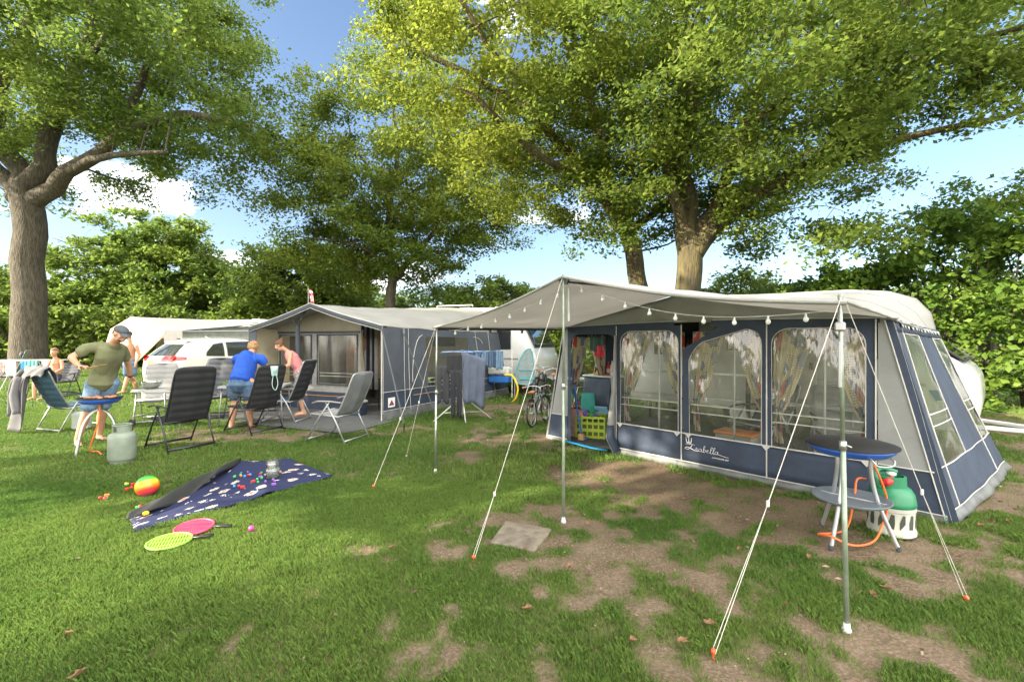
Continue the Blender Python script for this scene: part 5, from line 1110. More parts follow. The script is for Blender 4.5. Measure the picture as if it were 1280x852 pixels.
def bz(x, y): return .012 + .020 * fbm(np.array([x * 3.0]), np.array([y * 3.0]), 5, 3)[0]
q = MB(); uvs = {}
def bl(u, v):
    lo = A_.lerp(B_, u); hi = E_.lerp(D_, min(1, u / .72)) if u < .72 else D_.lerp(C_, (u - .72) / .28) ; p = lo.lerp(hi, v); p.y += .05 * math.sin(u * 9) * (1 - v) * .6; p.z = bz(p.x, p.y) + .012 * math.sin(u * 14 + v * 5) * (v) + (.05 * math.exp(-((u - .60) * 18) ** 2) * (1 - v)) * .6
    if v < .02 or u < .01 or u > .99: p.z = max(.004, p.z - .012)
    uvs[(round(p.x, 4), round(p.y, 4))] = (u * 2.0, v * 1.2); return p
q.grid(bl, 60, 24); o = q.build('cloth', nodes_mat('patterned_blanket', blanket_nodes), BL, smooth=True, solid=.008); ul = o.data.uv_layers.new(name='UVMap')
for l in o.data.loops: k = o.data.vertices[l.vertex_index].co; ul.data[l.index].uv = uvs.get((round(k.x, 4), round(k.y, 4)), (k.x, k.y))
def fold(u, v):
    e = E_.lerp(D_, u); w = (.02 + .46 * math.sin(math.pi * min(1, u * .92 + .05)) ** .8 + .10 * math.exp(-((u - .82) * 7) ** 2)); dn = Vector((.42, -.90, 0)); p = e + dn * w * v + Vector((.01, 0, 0))
    p.z = bz(p.x, p.y) + .018 + .075 * math.sin(math.pi * v) * (.5 + .5 * math.sin(u * 3)) + .03 * math.sin(u * 11 + v * 6) * v * math.sin(math.pi * u) + (.05 * math.exp(-((u - .80) * 9) ** 2)) * v; return p
q = MB(); q.grid(fold, 44, 14); q.build('underside_fold', mat('black_backing', (.030, .032, .030), .7, bump=.3, bscale=60), BL, smooth=True, solid=.008)
cols = {'red': (.65, .04, .03), 'yellow': (.75, .55, .03), 'green': (.05, .45, .10), 'blue': (.04, .22, .60), 'purple': (.25, .08, .50), 'orange': (.8, .25, .03)}
def toyset(ptsn, where, seed, names=None, z0=None):
    rs_ = random.Random(seed)
    for (px, py, sx_, sy_, n_) in ptsn:
        for k in range(n_):
            p = G(px + rs_.uniform(-sx_, sx_), py + rs_.uniform(-sy_, sy_)); c = rs_.choice(names or list(cols)); kk = rs_.choice('ab'); r_ = rs_.uniform(.010, .016)
            q = MB()
            if kk == 'a': q.box((0, 0, r_), (r_ * 2.6, r_ * 2, r_ * 1.6), bev=.004)
            else: q.lathe([(r_ * .8, 0), (r_, r_ * .5), (r_, r_ * 1.6), (r_ * .5, r_ * 2.0), (0, r_ * 2.1)], n=10)
            o = q.build('toy_piece', mat('toy_' + c, cols[c], .35), None, smooth=(kk == 'b')); o.location = (p.x, p.y, (bz(p.x, p.y) + .012) if z0 is None else z0); o.rotation_euler = (0, 0, rs_.random() * 3)
            tag(o, 'small %s toy piece lying %s' % (c, where), 'toy', 'toy pieces ' + where)
toyset([(310, 598, 18, 4, 12), (330, 606, 16, 5, 8), (300, 612, 8, 4, 3), (345, 592, 8, 3, 3)], 'on the blanket near the clear jar', 3)
toyset([(176, 643, 9, 5, 14)], 'on the left corner of the blanket', 4, ['red', 'green', 'yellow', 'green'])
toyset([(163, 611, 6, 4, 7)], 'in the grass left of the rainbow ball', 5, ['red', 'green', 'yellow', 'blue'], .02)
toyset([(130, 624, 6, 3, 6)], 'in the grass at the far left of the toys', 6, ['purple', 'blue', 'red', 'green', 'orange'], .02)
# clear jar
JR = thing('plastic_jar', 'clear empty plastic jar standing on the blanket', 'jar', tuple(G(341, 600) + Vector((0, 0, .035)))); q = MB(); q.lathe([(.065, 0), (.07, .01), (.07, .17), (.062, .19), (.062, .21), (.058, .21), (.058, .19), (.066, .168), (.066, .012), (0, .006)], n=24); q.build('shell', pvc2, JR, smooth='auto'); q = MB(); q.lathe([(.0715, .05), (.0715, .11)], n=20); q.build('label', nodes_mat('faint_label', pvc_nodes((.85, .9, .9), .25, .1, .0005)), JR, smooth=True)
# rainbow ball
def rainbow(n):
    c = n.nodes.new('ShaderNodeTexCoord'); s = n.nodes.new('ShaderNodeSeparateXYZ'); mp = n.nodes.new('ShaderNodeMapping'); mp.inputs['Rotation'].default_value = (.25, .35, 0); n.links.new(c.outputs['Object'], mp.inputs[0]); n.links.new(mp.outputs[0], s.inputs[0]); m = n.nodes.new('ShaderNodeMapRange'); m.inputs[1].default_value = -.1; m.inputs[2].default_value = .1; n.links.new(s.outputs[2], m.inputs[0])
    r = n.nodes.new('ShaderNodeValToRGB'); e = r.color_ramp.elements; e[0].position = .05; e[0].color = (.55, .04, .12, 1); e[1].position = .95; e[1].color = (.03, .35, .06, 1)
    for p, q in ((.25, (.75, .05, .03)), (.45, (.85, .30, .02)), (.62, (.8, .6, .03)), (.78, (.10, .55, .05))): x = e.new(p); x.color = (*q, 1)
    n.links.new(m.outputs[0], r.inputs[0]); n.links.new(r.outputs[0], n.nodes['Principled BSDF'].inputs[0]); n.nodes['Principled BSDF'].inputs['Roughness'].default_value = .3
p = G(184, 619); o = MB().ball((0, 0, 0), .105, 28, 18).build('ball', nodes_mat('rainbow_rubber', rainbow), None, smooth=True); o.location = (p.x, p.y, .100); tag(o, 'rainbow striped rubber ball on the lawn', 'ball')
p = G(314, 663); o = MB().ball((0, 0, 0), .022, 14, 10).build('ball', mat('pink_plastic', (.85, .06, .32), .35), None, smooth=True); o.location = (p.x, p.y, .022); tag(o, 'tiny pink ball lying on the grass', 'ball')
# beach rackets
def racket(label, px, py, rz, m, tilt, rx=.155, ry=.125):
    p = G(px, py); t = thing('racket', label, 'racket', (p.x, p.y, .04), rz); t.rotation_euler = (tilt, 0, rz); q = MB(); q.tube([(rx * math.cos(k * .2618), ry * math.sin(k * .2618), 0) for k in range(24)], .009, n=6, closed=True); q.build('rim', m, t, smooth=True)
    q = MB()
    for k in range(-7, 8):
        x = k * .02; h = ry * math.sqrt(max(0, 1 - (x / rx) ** 2)); q.box((x, 0, 0), (.011, 2 * h, .006))
    for k in range(-1, 2): y = k * .07; h = rx * math.sqrt(1 - (y / ry) ** 2); q.box((0, y, 0), (2 * h, .010, .005))
    q.build('face', m, t); q = MB(); q.tube([(rx, 0, 0), (rx + .15, .0, -.005)], [(.012, .008), (.018, .010)], n=8); q.build('handle', blackpl, t, smooth=True)
racket('pink red beach racket lying on the lawn', 243, 664, R(8), mat('coral_plastic', (.80, .06, .14), .4), R(6), .14, .13); racket('lime green beach racket lying on the lawn', 212, 682, R(25), mat('lime_plastic', (.25, .60, .07), .4), R(4), .145, .125)
# concrete slab
q = MB(); s4 = [G(632, 653), G(690, 663), G(668, 691), G(612, 680)]; q.add([v + Vector((0, 0, -.06)) for v in s4] + [v + Vector((0, 0, .022)) for v in s4], [(4, 5, 6, 7), (0, 1, 5, 4), (1, 2, 6, 5), (2, 3, 7, 6), (3, 0, 4, 7)])
o = q.build('paving_slab', mat('worn_concrete', (.165, .142, .105), .95, var=.3, scale=12, bump=.7, bscale=90), None, bev=.012); tag(o, 'square concrete paving slab sunk into the lawn', 'slab')
# fallen leaves
lf = None; rs_ = random.Random(9); spots = [(490, 688), (655, 690), (712, 712), (788, 805), (850, 806), (890, 785), (924, 690), (868, 745), (735, 658), (1096, 690), (1110, 740), (1180, 690), (1225, 692), (1090, 745), (662, 765), (980, 760), (1010, 700), (330, 556), (88, 796), (104, 845), (430, 574), (1236, 640), (1250, 630), (1262, 655), (1240, 655), (1225, 660), (1270, 640), (1200, 700)]
for i, (px, py) in enumerate(spots):
    q = MB(); s_ = rs_.uniform(.7, 1.2) * .034; pts = []
    for k in range(14): a = k * math.tau / 14; r_ = s_ * (1 if k % 2 else .62) * (1 + .4 * math.cos(a)); pts.append((r_ * math.cos(a), r_ * .6 * math.sin(a), .012 + .35 * abs(r_ * math.sin(a)) + .01 * rs_.random()))
    q.add([(0, 0, .008)] + pts, [(0, k + 1, (k + 1) % 14 + 1) for k in range(14)]); o = q.build('fallen_leaf', mat('dry_leaf', (.14, .07, .035), .8, col2=(.24, .14, .07), scale=40), None); p = G(px, py); o.location = (p.x, p.y, .012); o.rotation_euler = (rs_.uniform(-.3, .3), rs_.uniform(-.3, .3), rs_.random() * 6); tag(o, 'dry brown leaf lying on the ground', 'leaf', 'dry leaves fallen on the ground')
# ============================================================ drying rack with laundry near the canopy's left pole
def cloth(label, name, cat, top_a, top_b, ln, m, nfold=3, amp=.016, taper=0, group=None, legs=False, thick=.006):
    a = Vector(top_a); b = Vector(top_b); t = b - a; nr = Vector((-t.y, t.x, 0)).normalized(); q = MB()
    q.grid(lambda u, v: a.lerp(b, .5 + (u - .5) * (1 - taper * v)) - a + nr * (amp * math.sin(u * nfold * 6.28 + v * 1.5) * (.4 + .6 * v)) + Vector((0, 0, -ln * v * (1 + .04 * math.sin(u * 9)))), 30, 14, skip=(lambda i, j: legs and 13 <= i <= 16 and j > 4)); o = q.build(name, m, None, smooth=True, solid=thick); o.location = a; return tag(o, label, cat, group)
DR = thing('drying_rack', 'white folding drying rack on crossed legs beside the left canopy pole', 'drying rack', tuple(G(578, 524)), R(15))
q = MB(); q.tube([(0, 0, .1), (0, 0, 1.42)], .014, n=8); q.build('mast', whitemet, DR)
for k in range(3):
    a = R(-165 + k * 75); q = MB(); q.tube([(0, 0, .48), (.62 * math.cos(a), .42 * math.sin(a), 0)], .013, n=8); q.build('leg', whitemet, DR, smooth=True)
    q = MB(); q.tube([(0, 0, .15), (.42 * math.cos(a), .28 * math.sin(a), .16)], .009, n=6); q.build('brace', whitemet, DR, smooth=True)
bluepl = mat('bright_blue_plastic', (.02, .13, .42), .4)
for k in range(4):
    a = R(20 + 90 * k); q = MB(); q.tube([(0, 0, 1.40), (.48 * math.cos(a), .34 * math.sin(a), 1.36)], .012, n=6); q.build('arm', bluepl, DR, smooth=True)
c0 = DR.location
for k in range(3):
    r_ = .18 + .14 * k; q = MB(); q.tube([c0 * 0 + Vector((r_ * math.cos(R(20 + 90 * j)), r_ * .7 * math.sin(R(20 + 90 * j)), 1.385)) for j in range(4)], .003, n=4, closed=True); q.build('line', whitemet, DR)
charc = mat('charcoal_cloth', (.035, .037, .042), .9); bluegrey = mat('blue_grey_cloth', (.085, .105, .15), .9); white_c = mat('white_cloth', (.6, .62, .62), .9); denim = mat('denim', (.09, .16, .26), .9, col2=(.16, .25, .36), scale=30)
X0, Y0 = c0.x, c0.y
cloth('black sports shirt with a white print on the drying rack', 'shirt', 'shirt', (X0 - .30, Y0 - .18, 1.32), (X0 + .08, Y0 - .22, 1.33), .34, blackfab)
cloth('charcoal trousers hanging at the left of the drying rack', 'trousers', 'trousers', (X0 - .55, Y0 - .10, 1.10), (X0 - .24, Y0 - .16, 1.10), .74, charc, taper=.1, legs=True)
cloth('black leggings hanging in the middle of the drying rack', 'leggings', 'trousers', (X0 - .22, Y0 - .2, 1.02), (X0 + .02, Y0 - .24, 1.02), .92, mat('near_black_cloth', (.02, .022, .026), .9), taper=.1, legs=True)
cloth('blue grey hooded top hanging at the right of the drying rack', 'hoodie', 'jacket', (X0 + .02, Y0 - .24, 1.40), (X0 + .48, Y0 - .16, 1.24), .98, bluegrey, taper=.1, amp=.022)
cloth('white cloth hanging low on the drying rack', 'towel', 'towel', (X0 + .02, Y0 + .1, .85), (X0 + .34, Y0 + .1, .85), .40, white_c)
# jeans and towels on the line of the far caravan
q = MB(); la, lb = P(588, 440, 12.2), P(640, 437, 12.6); q.tube([la, lb], .006, n=5); q.tube([la, Vector((la.x, la.y, 0))], .012, n=6); q.tube([lb, Vector((lb.x, lb.y, 0))], .012, n=6); o = q.build('clothes_line', rope_m); tag(o, 'short clothes line behind the drying rack', 'clothes line')
for i, (px0, px1, ln, m, lab) in enumerate([(590, 601, .62, denim, 'faded jeans at the left end of the line'), (602, 611, .40, denim, 'denim shorts in the middle of the line'), (612, 620, .46, mat('denim_dark', (.07, .12, .20), .9), 'dark denim trousers on the line'), (620, 629, .50, denim, 'folded light jeans at the right end of the line')]):
    cloth(lab, 'jeans', 'trousers', P(px0, 438, 12.25), P(px1, 438, 12.4), ln, m, group='denim on the clothes line')
# hitch clutter of the second caravan
t = thing('storage_box', 'white and blue box on the drawbar of the second caravan', 'box'); t.matrix_world = Matrix.Translation(P(625, 478, 12.8)) @ Matrix.Rotation(R(-20), 4, 'Z'); q = MB(); q.box((0, 0, .34), (.62, .38, .22), bev=.05); q.build('lid', whitepl, t); q = MB(); q.box((0, 0, .10), (.58, .34, .20), bev=.03); q.build('base', bluepl, t)
q = MB(); cc = P(630, 478, 12.1); q.tube(spline([cc + Vector((0, 0, .2)), cc + Vector((.22, 0, .18)), cc + Vector((.36, -.1, -.1)), cc + Vector((.33, -.1, -.36)), cc + Vector((.20, 0, -.55))], 5), .028, n=8); o = q.build('hose', mat('yellow_hose', (.75, .52, .03), .5), None, smooth=True); tag(o, 'thick yellow hose bent down from the second caravan hitch', 'hose')
t = thing('windbreak_cover', 'standing cover of clear film edged in turquoise beside the bicycles', 'cover', tuple(G(655, 497))); c0 = t.location; w = .26
pts = [(-w, 0, .42), (w * .9, 0, .42), (w * .85, 0, 1.28), (w * .2, 0, 1.34), (-w * .5, 0, 1.02), (-w * .9, 0, .62)]; sp = spline(pts + pts[:1], 3)[:-1]
q = MB(); q.poly(sp); q.build('film', mat('pale_film', (.32, .40, .40), .4, transl=.3), t, solid=.01); q = MB(); q.tube(sp, .022, n=6, closed=True); q.build('edge', mat('turquoise_edge', (.10, .34, .38), .5), t, smooth=True)
q = MB(); q.box((.12, -.02, .55), (.5, .015, .08)); q.box((.12, -.02, .78), (.5, .015, .03)); q.build('stripe', mat('turquoise_edge'), t)
q = MB(); q.tube([(w * .8, 0, 1.28), (w * 1.5, .1, 1.32), (w * 1.3, .1, .0)], .018, n=6); q.tube([(-w, 0, .44), (-w, .1, 0)], .015, n=6); q.build('stand', whitemet, t)
# ============================================================ bicycles
def bike(label, loc, rz, wr, fr_m, sc=1.0, lean=0):
    t = thing('bicycle', label, 'bicycle', loc, rz); t.rotation_euler = (lean, 0, rz); wb = wr * 3.05
    for k, x in enumerate((0, wb)):
        q = MB(); q.tube([(x + wr * math.cos(a * math.tau / 28), 0, wr + wr * math.sin(a * math.tau / 28)) for a in range(28)], .021 * sc, n=8, closed=True); wl = q.build('tyre', tyre_m, t, smooth=True)
        q = MB(); q.tube([(x + wr * .93 * math.cos(a * math.tau / 28), 0, wr + wr * .93 * math.sin(a * math.tau / 28)) for a in range(28)], .010, n=6, closed=True)
        for a in range(14): q.tube([(x, .015 * (-1) ** a, wr), (x + wr * .93 * math.cos(a * .449), 0, wr + wr * .93 * math.sin(a * .449))], .0022, n=3, caps=False)
        q.tube([(x, -.03, wr), (x, .03, wr)], .022, n=8); q.build('rim', alu, wl, smooth=True)
        q = MB(); q.tube([(x + (wr + .03) * math.cos(R(a)), 0, wr + (wr + .03) * math.sin(R(a))) for a in range(30, 175, 12)], [(.022, .004)] * 13, n=6); q.build('mudguard', blackpl, t)
    bb = Vector((wb * .42, 0, wr * .92)); st = Vector((wb * .30, 0, wr * 2.15)); hd = Vector((wb * .80, 0, wr * 2.25)); hd2 = Vector((wb * .83, 0, wr * 1.95))
    q = MB()
    for a, b, r_ in ((bb, st, .016), (bb, hd2, .018), (st, hd, .016), (hd, hd2, .019), (Vector((0, .05, wr)), bb, .010), (Vector((0, -.05, wr)), bb, .010), (Vector((0, .05, wr)), st, .009), (Vector((0, -.05, wr)), st, .009), (hd2, Vector((wb, .05, wr)), .012), (hd2, Vector((wb, -.05, wr)), .012)): q.tube([a, b], r_ * sc, n=8)
    q.build('frame', fr_m, t, smooth=True)
    q = MB(); q.tube([st, st + (st - bb) * .28], .012, n=8); s0 = st + (st - bb) * .30; q.build('seat_post', steel, t); q = MB(); q.tube([s0 + Vector((-.13, 0, .01)), s0 + Vector((-.02, 0, .02)), s0 + Vector((.14, 0, .01))], [(.075, .025), (.06, .025), (.015, .015)], n=10); q.build('saddle', mat('brown_leather', (.30, .14, .06), .5), t, smooth=True)
    h0 = hd + Vector((-.03, 0, .14)); q = MB(); q.tube([hd, h0], .013, n=8); q.tube(spline([h0 + Vector((-.14, -.27, .02)), h0 + Vector((-.02, -.16, .03)), h0, h0 + Vector((-.02, .16, .03)), h0 + Vector((-.14, .27, .02))], 4), .011, n=8); hb = q.build('handlebar', alu, t, smooth=True)
    for s in (-1, 1): q = MB(); q.tube([h0 + Vector((-.10, s * .25, .022)), h0 + Vector((-.20, s * .29, .018))], .016, n=8); q.build('grip', mat('pink_grip', (.6, .25, .20), .6), hb)
    q = MB(); q.tube([bb + Vector((0, -.07, 0)), bb + Vector((0, .07, 0))], .02, n=8); q.tube([bb + Vector((0, -.06, 0)), bb + Vector((.10, -.06, -.12))], .009, n=6); q.tube([bb + Vector((0, .06, 0)), bb + Vector((-.10, .06, .12))], .009, n=6); q.box(tuple(bb + Vector((.10, -.11, -.12))), (.08, .09, .02)); q.box(tuple(bb + Vector((-.10, .11, .12))), (.08, .09, .02)); q.lathe([(.07, -.003), (.07, .003)], (0, 0, 0), 20) if False else None; q.build('crank', steel, t)
    q = MB(); q.box((wb * .12, 0, wr * 1.55), (wb * .32, .05, .05)); q.build('chain_case', blackpl, t)
    q = MB(); q.box((-wr * .55, 0, wr * 2.02 - .05), (.03, .06, .04), bev=.008); q.build('rear_light', redpl, t)
    q = MB(); q.tube([(wb * .35, 0, wr * .9), (wb * .36, .16, 0)], .009, n=6); q.build('kickstand', steel, t)
bike('small silver child bicycle with a tan saddle facing away from the camera', tuple(G(666, 533)), R(66), .245, alu, .85, R(-6))
bike('taller dark bicycle leaning behind the small silver one', tuple(P(704, 426, 9.9) - Vector((0, 0, H))), R(108), .34, darkmet, 1, R(-8))
bike('third dark bicycle standing furthest back beside the hedge', tuple(P(668, 426, 11.4) - Vector((0, 0, H))), R(75), .34, blackpl, 1, R(5))
# ============================================================ things in the doorway of the near tent
def M1t(x, y, z, rz=0): return M1 @ Matrix.Translation((x, y, z)) @ Matrix.Rotation(rz, 4, 'Z')
t = thing('camp_cupboard', 'tall blue grey fabric camp cupboard with a white top in the doorway', 'cupboard'); t.matrix_world = M1t(-.15, 1.2, 0)
q = MB(); q.box((0, 0, .98), (.62, .48, .03), bev=.01); q.build('top', whitepl, t)
q = MB(); q.grid(lambda u, v: (lerp(-.28, .28, u) + .05 * (1 - v) * (-1 if u < .1 else 0), -.20 - .02 * math.sin(u * 9) - .03 * math.sin(math.pi * v), lerp(.30, .95, v)), 12, 10); q.box((0, .02, .62), (.54, .38, .64)); q.build('fabric_body', mat('storm_blue_cloth', (.07, .09, .13), .85, bump=.5, bscale=20, dist=.01), t, smooth='auto')
for x in (-.29, .29):
    for y in (-.2, .2): q = MB(); q.tube([(x, y, 0), (x, y, .97)], .012, n=6); q.build('leg', alu, t)
def smallthing(name, lab, cat, M, parts_):
    t = thing(name, lab, cat); t.matrix_world = M
    for nm, f, m in parts_: q = MB(); f(q); q.build(nm, m, t, smooth='auto')
    return t
smallthing('bowl', 'yellow bowl of lemons on the white cupboard top', 'bowl', M1t(-.22, 1.13, .996), [('shell', lambda q: q.lathe([(.05, 0), (.10, .045), (.105, .045), (.05, .004)], n=18), mat('yellow_bowl', (.7, .45, .03), .4)), ('fruit', lambda q: [q.ball((x, y, .05), .035, 8, 6) for x, y in ((0, 0), (.05, .02), (-.04, .03))] and None, mat('orange_fruit', (.75, .35, .03), .5))])
bottle('red bottle on the white cupboard top', M1t(-.06, 1.2, .996), .24, .035, redpl, redpl); bottle('white bottle at the right end of the white cupboard top', M1t(.04, 1.17, .996), .26, .035, whitepl, whitepl)
t = thing('towel', 'dark green and red towel hanging at the top of the doorway', 'towel'); t.matrix_world = M1t(.54, .05, 1.66)
q = MB(); q.grid(lambda u, v: (lerp(-.13, .15, u), .03 * math.sin(u * 12), -.20 * v - .03 * math.sin(u * 3) * v), 14, 8); q.build('green_cloth', mat('dark_green_cloth', (.03, .06, .05), .9), t, smooth=True, solid=.01); q = MB(); q.grid(lambda u, v: (lerp(-.03, .16, u), -.02 + .03 * math.sin(u * 11), -.13 - .15 * v - .04 * u * v), 12, 6); q.build('red_cloth', mat('red_cloth', (.45, .03, .05), .9), t, smooth=True, solid=.01)
# green crate
t = thing('crate', 'lime green plastic crate full of toys in the doorway', 'crate'); t.matrix_world = M1t(.02, .60, 0, R(30)); lime = mat('lime_crate', (.36, .48, .03), .5)
q = MB(); w_c, d_c, h_c = .46, .34, .36
for (cx, cy, sx_, sy_) in ((0, -d_c / 2, w_c, .012), (0, d_c / 2, w_c, .012), (-w_c / 2, 0, .012, d_c), (w_c / 2, 0, .012, d_c)):
    for z in (.03, .14, .25, .345): q.box((cx, cy, z), (sx_, sy_, .04 if z != .14 else .05))
    for k in range(6): f_ = (k / 5 - .5); q.box((cx + f_ * (sx_ if sx_ > .1 else 0), cy + f_ * (sy_ if sy_ > .1 else 0), .18), (.022, .022, .36))
q.box((0, 0, .02), (w_c, d_c, .02)); q.build('basket', lime, t)
q = MB(); q.box((0, 0, .15), (w_c - .03, d_c - .03, .27)); q.build('lining', mat('dark_olive', (.10, .12, .02), .8), t)
text('CBL', .11, 'lettering', mat('crate_brown', (.12, .07, .02), .7), t, (0, -.182, .16), (R(90), 0, 0)) if False else None
rs_ = random.Random(4)
for k in range(13):
    c = rs_.choice(list(cols)); q = MB(); q.box((0, 0, 0), (rs_.uniform(.04, .11), rs_.uniform(.03, .08), rs_.uniform(.03, .07)), bev=.01); o = q.build('toy_piece', mat('toy_' + c, cols[c], .35)); o.matrix_world = M1t(.02 + rs_.uniform(-.15, .15), .60 + rs_.uniform(-.12, .12), .36 + rs_.uniform(-.02, .08), rs_.random() * 3) @ Matrix.Rotation(rs_.uniform(-.6, .6), 4, 'X'); tag(o, '%s toy heaped in the lime green crate' % c, 'toy', 'toys heaped in the crate')
smallthing('picture_book', 'pale blue picture book leaning on the crate', 'book', M1t(.12, .74, .44, R(20)) @ Matrix.Rotation(R(35), 4, 'X'), [('cover', lambda q: q.box((0, 0, 0), (.22, .02, .16), bev=.004), mat('book_blue', (.25, .48, .65), .5))])
smallthing('shopping_bag', 'white and red shopping bag left of the crate', 'bag', M1t(-.18, .46, 0), [('bag_body', lambda q: q.grid(lambda u, v: (.15 * math.cos(u * math.tau) * (1 - .15 * v), .10 * math.sin(u * math.tau) * (1 - .3 * v), .44 * v), 20, 8), mat('bag_cloth', (.42, .38, .36), .8, col2=(.5, .2, .15), scale=14)), ('handle', lambda q: q.tube(spline([(-.08, 0, .43), (-.05, 0, .56), (.05, 0, .56), (.08, 0, .43)], 4), .010, n=6), redpl)])
smallthing('shopping_bag', 'turquoise bag hanging behind the white and red one', 'bag', M1t(-.20, .80, .35), [('bag_body', lambda q: q.grid(lambda u, v: (.16 * math.cos(u * math.tau) * (1 - .2 * v), .08 * math.sin(u * math.tau), .34 * v), 18, 6), mat('turquoise_cloth', (.05, .32, .28), .8))])
t = thing('broom', 'blue handled broom leaning in the doorway', 'broom'); t.matrix_world = M1t(.02, .25, 0); q = MB(); q.tube([(.05, 0, .10), (-.22, .12, 1.15)], .013, n=8); q.build('handle', bluepl, t); q = MB(); q.box((.06, 0, .05), (.10, .06, .12), bev=.01); q.build('brush', mat('bristle', (.45, .28, .14), .9), t)
t = thing('broom', 'second blue stick crossing the broom in the doorway', 'broom'); t.matrix_world = M1t(-.06, .30, 0); q = MB(); q.tube([(.13, 0, .02), (-.12, .02, 1.05)], .011, n=8); q.build('handle', bluepl, t); q = MB(); q.box((.13, 0, .03), (.16, .05, .04), bev=.01); q.build('brush', bluepl, t)
q = MB(); q.tube(spline([(.05, -.04, .02), (.30, -.10, .03), (.62, -.12, .025), (.80, -.06, .02)], 5), [(.035, .012)] * 16, n=8); o = q.build('threshold_strip', mat('sky_blue_plastic', (.02, .32, .68), .5), None, smooth=True); o.matrix_world = M1; tag(o, 'bright blue strip lying across the doorway threshold', 'strip')
smallthing('stroller', 'black and grey folded pushchair behind the crate', 'pushchair', M1t(-.42, .98, .0), [('seat', lambda q: q.grid(lambda u, v: (lerp(-.2, .2, u), .25 * v - .12 * math.sin(math.pi * v), .30 + .35 * v), 8, 8), blackfab), ('frame', lambda q: q.tube([(-.22, -.2, .08), (-.22, .1, .75), (.22, .1, .75), (.22, -.2, .08)], .014, n=6), alu), ('wheel', lambda q: q.tube([(-.25, -.2, .09), (-.21, -.2, .09)], .09, n=16), tyre_m), ('wheel', lambda q: q.tube([(.25, -.2, .09), (.21, -.2, .09)], .09, n=16), tyre_m)])
# door flap rolled aside
t_ = MB(); t_.tube([(.95, -.03, .0), (.86, -.06, .22), (.88, -.06, .55), (.91, -.04, .95), (.925, -.03, 1.68)], [(.07, .05), (.085, .06), (.055, .045), (.035, .03), (.022, .02)], n=12)
t_.build('door_flap', greycan, T1, smooth=True)
q = MB(); q.tube([(.955, -.035, .02), (.862, -.065, .22), (.866, -.068, .40)], [(.075, .055), (.089, .064), (.073, .056)], n=12); q.build('door_flap_foot', navy, T1, smooth=True)
# furniture dimly seen through the windows
def simple_in(label, x, y, rz, m):
    t, _ = make_chair(label, 0, 0, (0, 1), m, alu, bh=1.0); t.matrix_world = M1t(x, y, 0, rz)
simple_in('grey chair inside the near tent behind the middle window', 2.35, 1.4, R(160), slatefab); simple_in('grey chair inside the near tent behind the right window', 3.35, 1.3, R(200), lgrey)
tt_ = table('camping table standing inside the near tent', 0, 0, 0, 1.1, .7); tt_.matrix_world = M1t(2.9, 1.9, 0)
smallthing('flower_pot', 'red flowers in a pot inside the near tent', 'plant', M1t(2.45, 1.9, .75), [('pot', lambda q: q.lathe([(.05, 0), (.07, .11), (.06, .11)], n=14), mat('terracotta', (.35, .14, .08), .8)), ('blooms', lambda q: [q.ball((.09 * math.cos(k * 2.4) * (k % 3) / 2, .09 * math.sin(k * 2.4) * (k % 3) / 2, .17 + .05 * (k % 2)), .035, 7, 5) for k in range(9)] and None, redpl)])
smallthing('storage_box', 'orange and clear box inside the near tent', 'box', M1t(2.2, 1.05, 0), [('box_body', lambda q: q.box((0, 0, .16), (.5, .35, .30), bev=.02), mat('clear_box', (.45, .47, .45), .4)), ('lid', lambda q: q.box((0, 0, .33), (.53, .38, .04), bev=.01), mat('toy_orange'))])
smallthing('storage_box', 'blue cool box in the second tent porch', 'box', M2 @ Matrix.Translation((-.9, .3, 0)), [('box_body', lambda q: q.box((0, 0, .14), (.34, .26, .28), bev=.02), navy), ('lid', lambda q: q.box((0, 0, .30), (.36, .28, .05), bev=.015), whitepl)])
t = thing('folding_stool', 'black framed folding stool in the second tent doorway', 'stool'); t.matrix_world = M2 @ Matrix.Translation((-.75, 1.3, 0)); q = MB(); q.box((0, 0, .72), (.5, .4, .02)); q.build('seat', darkmet, t)
for s in (-1, 1):
    for y in (-.18, .18): q = MB(); q.tube([(s * .22, y, .72), (s * .24, y, 0)], .012, n=6); q.build('leg', darkmet, t)
smallthing('crate', 'small yellow crate on the floor of the second tent', 'crate', M2 @ Matrix.Translation((-.35, 1.7, 0)), [('basket', lambda q: (q.ring([(-.16, -.12, .3), (.16, -.12, .3), (.16, .12, .3), (-.16, .12, .3)], [(-.15, -.11, 0), (.15, -.11, 0), (.15, .11, 0), (-.15, .11, 0)]), q.box((0, 0, .02), (.3, .22, .02)))and None, mat('yellow_plastic', (.65, .42, .03), .5)), ('handle', lambda q: q.tube(spline([(-.16, 0, .3), (0, 0, .42), (.16, 0, .3)], 4), .012, n=6), mat('yellow_plastic'))])
smallthing('hanging_towel', 'green towel with red flowers hung inside the second tent window', 'towel', M2 @ Matrix.Translation((-1.55, 1.1, 1.38)), [('cloth', lambda q: q.grid(lambda u, v: (.4 * u - .2, .02 * math.sin(u * 9), .34 * v), 12, 6), mat('flowered_green', (.05, .16, .06), .9, col2=(.4, .07, .05), scale=16))])
